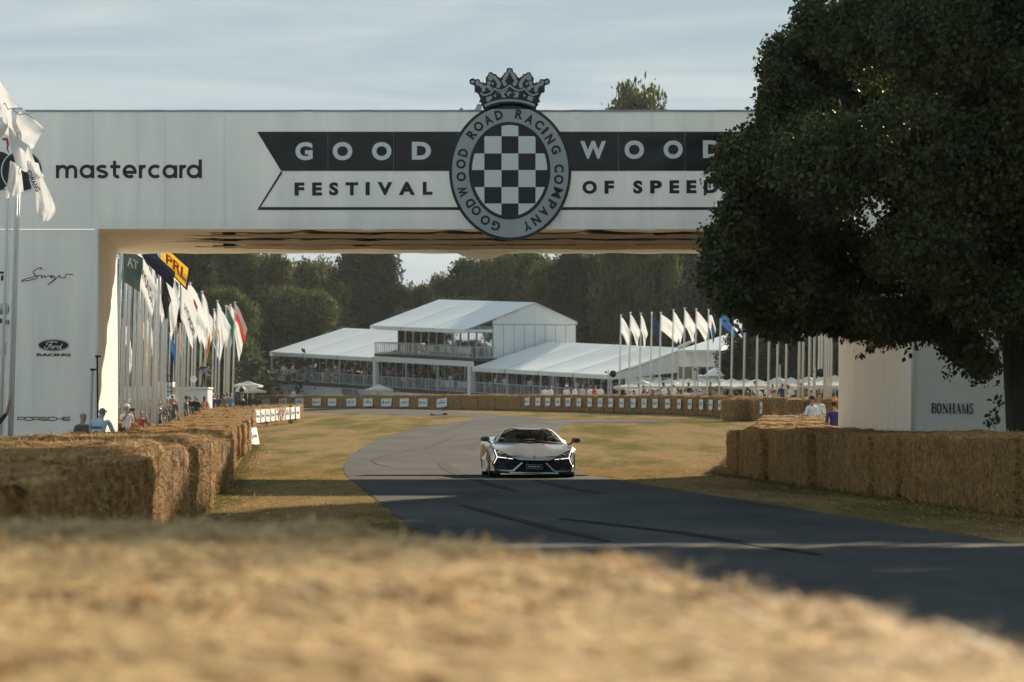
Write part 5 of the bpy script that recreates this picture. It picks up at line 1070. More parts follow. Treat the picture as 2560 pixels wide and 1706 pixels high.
FGROUP_L, FGROUP_R = 'flagpoles massed on the inside of the bend', 'flagpoles along the straw before the hospitality tents'
def flagpole(u, y, h, col, label, group, hoist=1.5, fly=1.9, droop=62, yaw=0, tilt=.026, r=.055, text=None, stripe=None, zb=None, cap=True, seed=None, tpos=None):
    x = X(u, y); z0 = g(x, y) if zb is None else zb; base = Vector((x, y, z0)); top = base + Vector((tilt * h, 0, h))
    o = thing('flagpole', label, 'flagpole', base, group); mb = MB(); mb.tube([base, base.lerp(top, .5), top], [r, r * .92, r * .8], 10); build(mb, 'pole', M['pole'], o, True)
    mb = MB(); mb.tube([top, top + Vector((0, 0, .05)), top + Vector((0, 0, .09))], [r * 1.5, r * 2.1, r * .9], 10); build(mb, 'cap', M['white'], o, True)
    mb = MB(); rp_ = [base.lerp(top, k) + Vector((r + .03, -.02, 0)) for k in (.12, .5, .95)]; mb.tube(rp_, .008, 4); build(mb, 'halyard', M['white'], o)
    if col:
        sd = seed if seed is not None else rnd.uniform(0, 9); att = top + Vector((r * .8, 0, -.08))
        mb, fn, pr = cloth(att, hoist, fly, R(droop), R(yaw), sd, lean=-tilt); f = build(mb, 'flag', M['flag' + col], o, True); ORG[f.name] = ORG[o.name]
        if stripe:
            for (c, s0, s1, t0, t1) in stripe:
                m2 = MB(); m2.grid([[fn(s0 + (s1 - s0) * i / 8, t0 + (t1 - t0) * j / 6) - Vector((0, .012, 0)) for i in range(9)] for j in range(7)]); build(m2, 'flag_field', M['flag' + c] if 'flag' + c in M else M[c], f, True)
        if text:
            t_, m_, s0, s1, t0, t1 = text; m2 = MB(); letters(m2, t_, lambda a, b: fn(s0 + (s1 - s0) * a, t1 + (t0 - t1) * b) - Vector((0, .016, 0)), .03); build(m2, 'flag_lettering', M[m_], f)
    return o
def top_h(u, vtop, y):                                   # pole height that brings its cap to photo row vtop
    return P(u, vtop, y).z - g(X(u, y), y)
cl = 'white flagpole in the thick cluster seen through the gantry opening, its top hidden'
# close cluster: caps hidden by the gantry
for u, y, col, kw, lab in [
    (289, 104, 'darkgreen', dict(hoist=1.1, fly=.75, droop=25, text=('AT', 'white', .25, .8, .2, .5)), 'flagpole with a dark green flag against the lit gantry leg'),
    (303, 108, None, {}, cl), (314, 112, None, {}, cl),
    (328, 110, 'white', dict(hoist=1.1, fly=1.5, droop=64, text=('HYUNDAI', 'ink', .12, .95, .35, .62)), 'flagpole with a white flag lettered in black beside the dark green flag'),
    (338, 112, 'navy', dict(hoist=.55, fly=1.5, droop=40), 'flagpole with a long navy flag blowing out under the gantry'),
    (347, 118, None, {}, cl), (357, 114, 'blackf', dict(hoist=.75, fly=2.3, droop=72), 'flagpole with a narrow black flag hanging steeply in the cluster'),
    (367, 118, 'white', dict(hoist=1.3, fly=1.45, droop=66, text=('C3', 'c_red', .15, .6, .15, .5)), 'flagpole with a white flag carrying a red emblem in the cluster'),
    (379, 116, 'white', dict(hoist=.8, fly=1.05, droop=35), 'flagpole with a plain white flag high under the gantry beside the yellow one'),
    (387, 113, 'yellow', dict(hoist=.8, fly=1.35, droop=40, stripe=[('blackf', 0, 1, 0, .10), ('blackf', 0, 1, .9, 1), ('blackf', .92, 1, .1, .9)], text=('PRL', 'c_red', .15, .9, .3, .7)), 'flagpole with a yellow flag edged in black with red letters'),
    (399, 124, 'white', dict(hoist=1.5, fly=1.9, droop=74), 'flagpole with a limp white flag at the end of the thick cluster'),
    (407, 128, 'blackf', dict(hoist=.6, fly=2.5, droop=80), 'flagpole with a thin black streamer flag at the end of the thick cluster')]:
    vt = {289: 612, 328: 622, 338: 606, 357: 596, 367: 628, 379: 606, 387: 604, 399: 640, 407: 640}.get(u, 585); flagpole(u, y, top_h(u + 4, vt, y), col, lab, FGROUP_L, r=.062, **kw)
# smaller national flags farther back between them
for u, v, y, col, lab, kw in [
    (419, 835, 215, 'blue', 'flagpole with a small limp blue flag deep in the cluster', {}), (431, 782, 230, 'orange', 'flagpole with a small limp orange flag deep in the cluster', {}), (300, 800, 190, 'white', 'flagpole with a small white flag low against the lit leg', {}), (345, 792, 200, 'yellow', 'flagpole with a small yellow flag mostly hidden by poles', {}), (362, 800, 205, 'white', 'flagpole with a limp white flag low behind the thick poles', {})]:
    flagpole(u, y, top_h(u, v, y), col, lab, FGROUP_L, hoist=1.0, fly=2.3, droop=76, r=.045, **kw)
for u, v, y, col, kw, lab in [
    (441, 707, 172, None, {}, 'bare-topped white flagpole beside the big white lettered flag'),
    (447, 711, 170, 'white', dict(hoist=1.75, fly=1.9, droop=62, yaw=-15, text=('HYUNDAI', 'ink', .15, .98, .40, .62)), 'flagpole with a big white flag lettered in black standing clear of the gantry'),
    (455, 712, 176, 'white', dict(hoist=1.3, fly=2.1, droop=68), 'flagpole with a folded white flag just behind the big lettered flag'),
    (461, 705, 178, 'white', dict(hoist=1.4, fly=2.2, droop=64, stripe=[('red', .30, .55, .2, .5)]), 'flagpole with a white flag marked in red behind the big lettered flag'),
    (470, 710, 180, 'white', dict(hoist=1.3, fly=2.2, droop=66), 'flagpole with a long white flag, third of the tall clump'),
    (480, 734, 196, 'white', dict(hoist=1.1, fly=2.4, droop=70), 'flagpole with a narrow white flag of the shorter pair'),
    (487, 739, 200, 'white', dict(hoist=1.0, fly=2.2, droop=72), 'flagpole with a thin white flag of the shorter pair, nearer the bend'),
    (501, 731, 196, 'white', dict(hoist=1.4, fly=2.8, droop=80, stripe=[('orange', .75, 1, .2, 1)]), 'flagpole with a steep white flag tipped with orange'),
    (513, 775, 225, 'white', dict(hoist=1.2, fly=2.6, droop=66, stripe=[('yellow', .3, .55, .2, .9), ('blackf', .55, .7, .2, .9)]), 'flagpole with a white flag banded yellow and black'),
    (532, 775, 222, 'white', dict(hoist=.5, fly=.8, droop=80), 'flagpole with only a scrap of white flag'),
    (540, 754, 212, 'white', dict(hoist=1.7, fly=2.4, droop=80), 'flagpole with a tall limp white flag before the dark trees'),
    (548, 773, 222, 'white', dict(hoist=1.5, fly=1.3, droop=60), 'flagpole with a short broad white flag before the dark trees'),
    (562, 766, 228, 'green', dict(hoist=1.7, fly=1.5, droop=66, stripe=[('white', 0, 1, .6, 1)]), 'flagpole with a green and white flag'),
    (568, 768, 232, 'orange', dict(hoist=1.6, fly=1.3, droop=78), 'flagpole with a narrow orange flag next to the green one'),
    (573, 763, 230, 'white', dict(hoist=1.3, fly=2.9, droop=74), 'flagpole with a long limp white flag beside the red one'),
    (584, 758, 226, 'red', dict(hoist=1.1, fly=2.0, droop=66, stripe=[('white', 0, .95, 0, .5)]), 'end flagpole of the group with a red and white flag')]:
    vb = 0; hh = top_h(u + 4, v, y); flagpole(u - 4, y, hh, col, lab, FGROUP_L, r=.055, tilt=.026, **kw)
# tall pair beside the frame edge with sponsor flags blowing across the leg
for u, y, lab in ((23, 66.5, 'tall white flagpole with two big tangled white flags before the gantry leg'),):
    b = P(20, 1092, y); b.z = 0; top = P(46, 285, y); o = thing('flagpole', lab, 'flagpole', b)
    for k, dx in enumerate((0, .062)):
        mb = MB(); mb.tube([b + Vector((dx, 0, 0)), top + Vector((dx, 0, 0))], .036 if k == 0 else .02, 12); build(mb, 'pole', M['pole'], o, True)
    mb = MB(); mb.tube([top, top + Vector((0, 0, .12))], [.06, .1], 10); build(mb, 'cap', M['white'], o)
    def ruled(rows, yoff, nm, n=12, amp=.05, sd=0, m='flagwhite'):
        pts = [[P(u_, v_, y - .25 + yoff + d) for u_, v_, d in r] for r in rows]
        dn = sub_rows(pts, n)
        for j, r in enumerate(dn):
            for i, p in enumerate(r): p.y += amp * math.sin(i * .55 + j * .21 + sd) + .6 * amp * noise.noise(Vector((i * .2, j * .2, sd)))
        mb = MB(); mb.grid(dn); return build(mb, nm, M[m], o, True), dn
    ruled([[(-60, 120, 0), (-10, 190, .1), (40, 255, .2), (116, 325, .35)], [(-62, 200, .1), (-10, 255, .3), (40, 300, .1), (104, 336, .25)], [(-60, 290, .2), (-12, 320, .1), (30, 345, .3), (82, 373, .15)]], 0, 'flag', sd=1)
    ruled([[(-60, 200, -.3), (-20, 240, -.3), (14, 275, -.35)], [(-60, 270, -.2), (-20, 290, -.4), (20, 315, -.3)], [(-62, 330, -.3), (-30, 345, -.3), (0, 347, -.3), ][:3]], -.1, 'flag', sd=3)
    f, dn = ruled([[(22, 315, -.1), (45, 345, 0), (75, 365, .1)], [(24, 360, -.2), (52, 385, .15), (88, 410, 0)], [(40, 410, -.1), (62, 430, .1), (112, 442, .1)]], -.15, 'flag', sd=5)
    f, dn = ruled([[(66, 400, 0), (80, 405, .1), (96, 408, 0)], [(74, 450, -.1), (92, 445, .1), (106, 440, 0)], [(88, 500, 0), (108, 495, .12), (126, 488, 0)], [(93, 530, -.05), (116, 528, .1), (139, 526, 0)], [(105, 552, 0), (114, 553, .05), (124, 552, 0)]], -.32, 'flag', sd=2, amp=.03)
    mb = MB(); a, b2 = P(70, 428, y - .75), P(96, 478, y - .75); d = (b2 - a); nrm = Vector((d.z, 0, -d.x)).normalized()
    letters(mb, 'IDWANG', lambda s, t: a + d * s - nrm * (.055 - .11 * t) * -1, .03); build(mb, 'flag_lettering', M['ink'], o)
    f, dn = ruled([[(25, 402, .1), (40, 410, 0), (52, 430, .1)], [(20, 450, 0), (38, 455, .1), (56, 445, 0)], [(14, 498, .1), (36, 490, 0), (60, 480, .1)]], .0, 'flag', sd=7, amp=.04)
    mb = MB(); mb.ribbon([P(u_, v_, y - .62) for u_, v_ in ((6, 349), (17, 348), (20, 362), (18, 372), (22, 382))], [.05, .05, .05, .03, .02], (0, 1, 0)); build(mb, 'flag_emblem', M['c_red'], o)
    mb = MB(); mb.ribbon([P(u_, v_, y - .6) for u_, v_ in ((8, 262), (12, 258), (16, 266), (20, 274), (34, 270), (38, 272), (33, 276), (50, 288), (62, 284), (72, 288), (84, 299))], .014, (0, 1, 0)); build(mb, 'flag_lettering', M['ink'], o)
o = flagpole(-2, 68, 6.2, None, 'thin pale flagpole cut by the frame edge behind the tangled flags', None, tilt=.03, zb=0, r=.04)
# row before the hospitality tents
for i, (u, v, col, kw) in enumerate([(1552, 790, 'white', {}), (1575.5, 784, 'white', {}), (1602, 785.5, 'white', dict(droop=72)), (1629, 783.5, 'navy', dict(droop=55, fly=1.1)), (1651.5, 783.5, 'white', dict(droop=38, fly=1.5)), (1683, 777, 'white', dict(droop=60)), (1711, 773, 'white', dict(droop=56)), (1740, 775, 'white', dict(droop=52)), (1771, 775, 'white', dict(droop=70, stripe=[('blue', .3, 1, .3, .8)])), (1801, 768, 'blue', dict(droop=40, fly=1.3)), (1831, 775, 'white', dict(droop=45, fly=1.0, stripe=[('blue', .3, 1, .55, .8)]))]):
    y = 214 - i * 1.2; lab = {0: 'end flagpole of the row before the tents, a limp white flag', 3: 'flagpole with a blue flag among white ones before the tents', 8: 'flagpole with a drooping white and blue flag by the second marquee', 9: 'flagpole with a wide royal blue flag half behind the big tree', 10: 'flagpole with a white and blue flag tangled in the big tree outline'}.get(i, 'flagpole with a plain white flag in the even row before the tents')
    k = dict(hoist=1.05, fly=1.25, droop=60); k.update(kw); kx = {'text': ('L', 'ink', .35, .62, .3, .62)} if False else {}
    flagpole(u - 5, y, top_h(u, v, y), col, lab, FGROUP_R, r=.05, tilt=.022, **k)
cl2 = 'bare white flagpole rising into the big tree, top hidden'
for u, y in ((1861, 190), (1893, 184), (1922, 180), (1944, 182), (1966, 178), (1998, 168), (2008, 172), (2024, 166), (2036, 176), (2048, 186), (2055, 190), (2063, 158), (2067, 168), (2073, 172), (2079, 176)):
    flagpole(u - 3, y, 9.2, None, cl2, 'bare flagpoles rising into the big tree', r=.062 if y < 170 else .055, tilt=.014)
# public-address horns on thin poles
for u, v, y, r_, lab in ((1532.5, 935, 224, .24, 'black round loudspeaker horn in front of the tent gable'), (1758, 929, 196, .225, 'black round loudspeaker horn below the second marquee'), (1964, 925, 190, .23, 'black round loudspeaker horn before the dark tree'), (2052, 933, 172, .235, 'largest black round loudspeaker horn, nearest the white pillar')):
    c = P(u, v, y); pu = u - (14 if u != 1532.5 else 12); px = X(pu, y); z0 = g(px, y); o = thing('loudspeaker', lab, 'loudspeaker', (px, y, z0), 'round public-address horns')
    mb = MB(); mb.tube([(px, y, z0), (px, y, c.z + .3)], .035, 8); build(mb, 'pole', M['alu'], o)
    mb = MB(); mb.tube([c + Vector((0, .30, 0)), c + Vector((0, .12, 0)), c + Vector((0, 0, 0)), c + Vector((0, .02, 0)), c + Vector((0, .14, 0))], [.08, .15, r_, r_ * .9, .04], 20); mb.tube([c + Vector((0, .2, 0)), (px, y, c.z)], .03, 6); build(mb, 'horn', M['speaker'], o, True)
    mb = MB(); d = Vector((px - .17, y, c.z + .13)); mb.ball(d, .075); mb.tube([d, (px, y, c.z + .05)], .02, 5); build(mb, 'small_horn', M['speaker'], o, True)
# ------------------------------------------------------------------ hospitality pavilion on its sloping axis (a: along the front, b: into the depth)
YO = 300.0; O3 = P(1232, 1000, YO); CA, SA = math.cos(R(52)), math.sin(R(52))
E1, E2 = Vector((-CA, SA, .049)), Vector((SA, CA, .015))
def T(a, b, z): return Vector((O3.x, YO, 0)) + E1 * a + E2 * b + Vector((0, 0, z))
pav = thing('hospitality_pavilion', 'white two-storey hospitality tent with balconies and sloping sheet roofs beyond the far bend', 'marquee', (O3.x, YO, g(O3.x, YO)))
def roof_sheet(a0, a1, bz0, bz1, name='roof_sheet', drop=.38, sag=.10, m='tentroof'):
    (b0, z0), (b1, z1) = bz0, bz1; mb = MB(); rows_ = []
    ge = .045
    for j in range(9):
        t = j / 8; rows_.append([T(a0 + ge + (a1 - a0 - 2 * ge) * i / 6, b0 + (b1 - b0) * t, z0 + (z1 - z0) * t - sag * math.sin(math.pi * i / 6) * math.sin(math.pi * t)) for i in range(7)])
    mb.grid(rows_); e = rows_[0]; mb.grid([e, [p + Vector((0, 0, -drop)) - E2 * .02 for p in e]])
    return build(mb, name, M[m], pav, True)
def rib(a, pts, r=.06):
    mb = MB(); mb.tube([T(a, b, z - .05) for b, z in pts], r, 5); build(mb, 'roof_rib', M['alu'], pav)
def wallq(a0, a1, b0, b1, z0, z1, name, m, th=.04):
    mb = MB(); p = [T(a0, b0, z0), T(a1, b1, z0), T(a1, b1, z1), T(a0, b0, z1)]; n = (p[1] - p[0]).cross(p[3] - p[0]).normalized() * th; mb.prism(p, n); return build(mb, name, M[m], pav)
def post(a, b, z0, z1, w=.09, m='alu', name='post'):
    mb = MB(); q = [T(a + i * w, b + j * w, z0) for i, j in ((-1, -1), (1, -1), (1, 1), (-1, 1))]; mb.hexa(q, [p + Vector((0, 0, z1 - z0)) for p in q]); build(mb, name, M[m], pav)
def railing(a0, b0, a1, b1, z, h=1.05, step=.22):
    mb = MB(); n = max(2, int(math.hypot(a1 - a0, b1 - b0) / step))
    for i in range(n + 1):
        t = i / n; p = T(a0 + (a1 - a0) * t, b0 + (b1 - b0) * t, z); w = .045 if i % 8 == 0 else .02; mb.box(p + Vector((-w, -w, .05)), p + Vector((w, w, h)))
    for zz in (.1, h): mb.tube([T(a0, b0, z + zz), T(a1, b1, z + zz)], .04, 5)
    build(mb, 'railing', M['rail'], pav)
# two-storey hall -------------------------------------------------
UF, GF = 7.55, 4.3                                       # upper and ground deck heights
AP, EV = (5.0, 12.85), (-3.3, 10.25)
for k in range(3): roof_sheet(5.1 * k - .1, 5.1 * (k + 1) - .1, EV, AP); roof_sheet(5.1 * k - .1, 5.1 * (k + 1) - .1, (10.2, 11.0), AP, drop=.3)
for k in range(4): rib(5.1 * k - .1, [EV, AP, (10.2, 11.0)])
# gable end: front half, back half, sheeting and ribbed wall panels
mb = MB(); mb.prism([T(0, 0, 10.75), T(0, 4.98, 10.75), T(0, 4.98, 12.7), T(0, 0, 11.05)], E1 * .05); build(mb, 'gable_sheet', M['tentwall'], pav)
mb = MB(); mb.prism([T(0, 5.02, 10.75), T(0, 10.05, 10.75), T(0, 10.05, 11.0), T(0, 5.02, 12.7)], E1 * .05); build(mb, 'gable_sheet', M['tentwall'], pav)
for k in range(8):
    b0, b1 = k * 1.25 + .03, (k + 1) * 1.25 - .03
    wallq(0, 0, b0, b1, 6.5, 10.70, 'wall_panel', 'tentwall'); post(.0, k * 1.25, 6.5, 10.72, .05, 'rail', 'mullion')
wallq(0, 0, -3.3, 0, 10.0, 10.25, 'gable_beam', 'tentwall')
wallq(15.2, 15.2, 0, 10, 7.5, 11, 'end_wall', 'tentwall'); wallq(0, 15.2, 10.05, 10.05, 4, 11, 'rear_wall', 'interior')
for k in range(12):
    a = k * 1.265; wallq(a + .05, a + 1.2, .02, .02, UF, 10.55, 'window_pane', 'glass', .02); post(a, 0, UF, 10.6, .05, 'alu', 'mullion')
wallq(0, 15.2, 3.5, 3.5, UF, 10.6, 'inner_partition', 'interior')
mb = MB(); mb.hexa([T(-.6, -2.7, UF - .25), T(15.3, -2.7, UF - .25), T(15.3, 10, UF - .25), T(-.6, 10, UF - .25)], [T(-.6, -2.7, UF), T(15.3, -2.7, UF), T(15.3, 10, UF), T(-.6, 10, UF)]); build(mb, 'upper_deck', M['deck'], pav)
railing(-.55, -2.65, 15.25, -2.65, UF); railing(-.55, -2.65, -.55, 0, UF); railing(15.25, -2.65, 15.25, 0, UF)
wallq(-.5, 15.2, -2.72, -2.72, UF - .78, UF - .27, 'fascia_beam', 'white', .08)
for a in (0, 15.2): post(a, -2.6, GF - 1.2, UF - .3, .22, 'white', 'column')
for a in (5.1, 10.2): post(a, -2.6, GF, UF - .3, .07)
for k in range(12):
    a = k * 1.265; wallq(a + .05, a + 1.2, .9, .9, GF, UF - .35, 'window_pane', 'glass', .02); post(a, .9, GF, UF - .3, .06, 'alu', 'mullion')
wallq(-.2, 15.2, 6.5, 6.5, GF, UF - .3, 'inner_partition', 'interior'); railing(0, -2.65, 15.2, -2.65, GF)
mb = MB(); mb.hexa([T(-20, -2.8, GF - .3), T(33.4, -2.8, GF - .3), T(33.4, 9, GF - .3), T(-20, 9, GF - .3)], [T(-20, -2.8, GF), T(33.4, -2.8, GF), T(33.4, 9, GF), T(-20, 9, GF)]); build(mb, 'ground_deck', M['deck'], pav)
for a0, a1 in ((15.3, 19.8), (19.85, 33.4), (-20, -.3), (-.2, 15.2)): wallq(a0, a1, -2.75, -2.75, GF - 1.9, GF - .32, 'deck_skirt', 'tentwall')
wallq(33.4, 33.4, -2.75, 2, GF - 1.9, GF - .32, 'deck_skirt', 'rail'); wallq(33.42, 35.0, -2.7, -2.7, GF - .3, GF + 1.1, 'side_screen', 'rail')
# single-storey wing up the slope ----------------------------------
for k in range(3): roof_sheet(15.3 + 6.0 * k, 15.3 + 6.0 * (k + 1), (-2.9, 7.15), (6.3, 9.6)); roof_sheet(15.3 + 6.0 * k, 15.3 + 6.0 * (k + 1), (10, 8.4), (6.3, 9.6))
for k in range(4): rib(15.3 + 6.0 * k, [(-2.9, 7.15), (6.3, 9.6), (10, 8.4)]); post(15.35 + 6.0 * k, -2.6, GF, 6.85, .07)
for k in range(15):
    a = 15.3 + k * 1.2; wallq(a + .05, a + 1.15, 1.6, 1.6, GF, 6.9, 'window_pane', 'glass', .02); post(a, 1.6, GF, 7.0, .05, 'alu', 'mullion')
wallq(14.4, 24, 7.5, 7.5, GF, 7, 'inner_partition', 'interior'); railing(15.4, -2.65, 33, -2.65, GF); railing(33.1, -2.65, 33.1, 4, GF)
# single-storey wing down the slope, its gable towards the small tables --
RA = 4.95
for k in range(4): roof_sheet(-.6 - RA * (k + 1), -.6 - RA * k, (-2.9, 6.75), (6.2, 9.15), m='tentroof', sag=.18); roof_sheet(-.6 - RA * (k + 1), -.6 - RA * k, (12, 7.2), (6.2, 9.15))
for k in range(5): rib(-.6 - RA * k, [(-2.9, 6.75), (1.5, 7.75), (6.2, 9.15), (12, 7.2)]); post(-.6 - RA * k, -2.6, GF, 6.45, .07)
AE = -.6 - 4 * RA
mb = MB(); mb.prism([T(AE, -2.8, 6.3), T(AE, 6.2, 7.0), T(AE, 6.2, 9.05), T(AE, -2.8, 6.7)], E1 * .05); build(mb, 'gable_sheet', M['tentwall'], pav)
mb = MB(); mb.prism([T(AE, 6.25, 7.0), T(AE, 12, 7.0), T(AE, 12, 7.2), T(AE, 6.25, 9.05)], E1 * .05); build(mb, 'gable_sheet', M['tentwall'], pav)
for k in range(9):
    b0 = -1.0 + k * 1.45; wallq(AE, AE, b0 + .04, b0 + 1.4, GF - .2, 6.9 if k > 4 else 6.5, 'window_pane' if k in (3, 4, 6) else 'wall_panel', 'glass' if k in (3, 4, 6) else 'tentwall', .03)
for k in range(16):
    a = -.8 - k * 1.25; wallq(a - 1.2, a - .05, 2.2, 2.2, GF, 6.9, 'window_pane', 'glass', .02); post(a, 2.2, GF, 7.0, .05, 'alu', 'mullion')
wallq(-10, -.4, 8, 8, GF, 7, 'inner_partition', 'interior'); railing(-.5, -2.65, -19.5, -2.65, GF)
mb = MB(); mb.tube([T(AE + .3, 5.6, 9.1), T(AE - 1.2, 6.2, 9.9)], [.25, .1], 4); build(mb, 'ridge_flap', M['tentwall'], pav)
mb = MB(); s0 = 18.6
for k in range(7): mb.hexa([T(s0 - .35 * k, -4.2 + .0 * k, GF - 1.9), T(s0 - .35 * (k + 1), -4.2, GF - 1.9), T(s0 - .35 * (k + 1), -2.9, GF - 1.9), T(s0 - .35 * k, -2.9, GF - 1.9)], [T(s0 - .35 * k, -4.2, GF - .25 * (k + 1)), T(s0 - .35 * (k + 1), -4.2, GF - .25 * (k + 1)), T(s0 - .35 * (k + 1), -2.9, GF - .25 * (k + 1)), T(s0 - .35 * k, -2.9, GF - .25 * (k + 1))])
build(mb, 'stair', M['deck'], pav); railing(18.6, -4.25, 16.2, -4.25, GF - 1.3)
# white balcony chairs and guests
def chair(p, ang, lab, grp):
    o = thing('chair', lab, 'chair', p, grp, rot=(0, 0, ang))
    build(MB().box((-.22, -.22, .42), (.22, .22, .47)), 'seat', M['white'], o, local=True); build(MB().hexa([(-.22, .18, .47), (.22, .18, .47), (.22, .22, .47), (-.22, .22, .47)], [(-.2, .25, .98), (.2, .25, .98), (.2, .29, .98), (-.2, .29, .98)]), 'backrest', M['white'], o, local=True)
    for sx in (-1, 1):
        for sy in (-1, 1): build(MB().tube([(sx * .19, sy * .19, 0), (sx * .18, sy * .18, .42)], .02, 5), 'leg', M['white'], o, local=True)
    return o
ch0 = chair(T(1.0, -1.9, UF), R(150), 'white chair on the upper balcony of the hospitality tent', 'white chairs on the upper balcony')
for i, a in enumerate((1.6, 2.9, 3.4, 4.6, 5.2, 6.0, 6.7, 7.9, 9.0)): copy_tree(ch0, None, T(a, -1.9 + .3 * (i % 2), UF), R(150 + 30 * (i % 3)))
for i in range(6):
    c = copy_tree(ch0, None, T(1 + i * .9, -1.8, GF), R(140 + 25 * (i % 3))); c['label'] = 'white chair on the lower deck beside the white column'; c['group'] = 'white chairs on the lower deck'
def guests(n, a0, a1, b0, b1, z, where, group, seed, poses=('stand', 'fold', 'turn', 'sit')):
    r = random.Random(seed)
    for i in range(n):
        p = T(r.uniform(a0, a1), r.uniform(b0, b1), z); t = r.choice(['white', 'white', 'navy', 'blue', 'black', 'pale', 'grey', 'pink'])
        person(p.x, p.y, r.uniform(0, 6.28), r.choice(poses), t, r.choice(['navy', 'black', 'tan']), 'guest in %s %s' % (t, where), group, z=p.z, h=r.uniform(1.62, 1.85), face=False)
guests(20, 16, 32, -2.2, 1, GF, 'on the open terrace of the upslope wing', 'guests on the upslope terrace', 21)
guests(8, 1, 13, -2.0, 3, GF, 'on the lower deck of the two-storey hall', 'guests on the lower deck', 22)
guests(7, 2, 13, -1.2, 2, UF, 'on the upper balcony', 'guests on the upper balcony', 23)
guests(18, -19, -1, -2.2, 1.5, GF, 'on the terrace of the downslope wing', 'guests on the downslope terrace', 24)
# second marquee and a pointed tent beside it
mq = thing('marquee', 'smaller white hip-roofed marquee partly behind the dark tree', 'marquee', (X(1740, 262), 262, g(X(1740, 262), 262)))
ym = 262; q = lambda u, v, y=ym: P(u, v, y)
ap = q(1838, 832, 268)
for pts in ([q(1694, 876), q(1800, 876), q(1848, 833, 268), q(1822, 834, 268)], [q(1800, 876), q(1900, 874, 270), q(1848, 833, 268)]):
    mb = MB(); mb.prism([p for p in pts], (0, 0, -.04)); build(mb, 'roof_sheet', M['tentroof'], mq)
mb = MB(); mb.prism([q(1694, 876), q(1800, 876), q(1800, 880), q(1694, 880)], (0, .05, 0)); mb.prism([q(1800.5, 876), q(1900, 874, 270), q(1900, 878, 270), q(1800.5, 880)], (0, .05, 0)); build(mb, 'valance', M['white'], mq)
for u in (1695, 1732, 1768, 1800): a = q(u, 880); mb = MB(); mb.box((a.x - .06, ym, g(a.x, ym)), (a.x + .06, ym + .12, a.z)); build(mb, 'post', M['alu'], mq)
for u0, u1 in ((1696, 1731), (1733, 1767), (1769, 1799)):
    a, b = q(u0, 880, ym + .3), q(u1, 917, ym + .3); mb = MB(); mb.box((a.x, ym + .3, b.z), (b.x, ym + .34, a.z)); build(mb, 'wall_panel', M['tentwall'], mq)
a, b = q(1696, 917, ym + 2), q(1800, 950, ym + 2); mb = MB(); mb.box((a.x, ym + 2, g(a.x, ym)), (b.x, ym + 2.05, a.z)); build(mb, 'back_wall', M['interior'], mq)
pg = thing('pagoda_tent', 'white pointed tent with curved sides beside the smaller marquee', 'marquee', (X(1820, 250), 250, g(X(1820, 250), 250)))
mb = MB(); c = P(1815, 893, 250); rows_ = []
for j in range(9):
    t = j / 8; hw = .12 + 2.1 * t ** 1.8; z = c.z - (c.z - P(0, 940, 250).z) * t; rows_.append([(c.x + hw * math.copysign(min(1, abs(math.cos(a)) * 1.3), math.cos(a)), 250 + hw * math.copysign(min(1, abs(math.sin(a)) * 1.3), math.sin(a)), z) for a in [2 * math.pi * k / 20 for k in range(21)]])
mb.grid(rows_); build(mb, 'roof', M['tentroof'], pg, True); mb = MB(); z1 = P(0, 940, 250).z; mb.box((c.x - 2.1, 248, g(c.x, 250)), (c.x + 2.1, 252, z1 - .02)); build(mb, 'side_wall', M['tentwall'], pg)

# ------------------------------------------------------------------ parasols
def parasol_mesh(w, hgt, rise, m='parasol', round_=False):
    mb = MB(); n = 8 if round_ else 4; pts = []
    for k in range(n):
        a = 2 * math.pi * (k + .5) / n; rr = w / 2 * (1.0 if round_ else 1.414); pts.append((rr * math.cos(a), rr * math.sin(a)))
    for k in range(n):
        p, q_ = pts[k], pts[(k + 1) % n]; rows_ = []
        for j in range(7):
            t = j / 6; z = hgt + rise * (1 - t) - .06 * math.sin(math.pi * t) * rise * 2; rows_.append([((p[0] + (q_[0] - p[0]) * i / 6) * t, (p[1] + (q_[1] - p[1]) * i / 6) * t, z - .05 * t * math.sin(math.pi * i / 6) * w / 6) for i in range(7)])
        mb.grid(rows_); e = rows_[-1]; mb.grid([e, [(a, b, c - .16) for a, b, c in e]])
    return mb
PAR = {}
def parasol(u, vtop, y, lab, grp=None, w=3.2, rise=.6, m='parasol', round_=False, hgt=None, alt=None):
    x = X(u, y); z0 = g(x, y); top = P(u, vtop, y).z; h = top - z0; o = thing('parasol', lab, 'parasol', (x, y, z0), grp, rot=(0, 0, rnd.uniform(-.3, .3)))
    mb = parasol_mesh(w, h - rise, rise, round_=round_); c = build(mb, 'canopy', [M[m]] + ([M[alt]] if alt else []), o, False, local=True)
    if alt: c.data.polygons.foreach_set('material_index', [(i // 42) % 2 for i in range(len(c.data.polygons))])
    build(MB().tube([(0, 0, .05), (0, 0, h - .03)], .035, 8), 'pole', M['alu'], o, True, local=True); build(MB().box((-.3, -.3, 0), (.3, .3, .07)), 'base', M['dark'], o, local=True)
    mb = MB()
    n = 8 if round_ else 4
    for k in range(n):
        a = 2 * math.pi * (k + .5) / n; rr = w / 2 * (1 if round_ else 1.414); mb.tube([(0, 0, h - rise - .35), (rr * .55 * math.cos(a), rr * .55 * math.sin(a), h - rise * .62)], .015, 4)
    build(mb, 'stretcher', M['alu'], o, local=True); return o
gp = 'cream parasols over the small tables'
for i, (u, v, y) in enumerate([(1602, 949, 236), (1640, 949, 240), (1672, 947, 228), (1700, 947, 232), (1722, 946, 226), (1752, 947, 232), (1782, 946, 226), (1805, 947, 232), (1830, 946, 224), (1862, 947, 230), (1892, 947, 222)]):
    parasol(u, v, y, 'cream square parasol in the run over the small tables behind the far straw', gp, w=3.4, rise=.55)
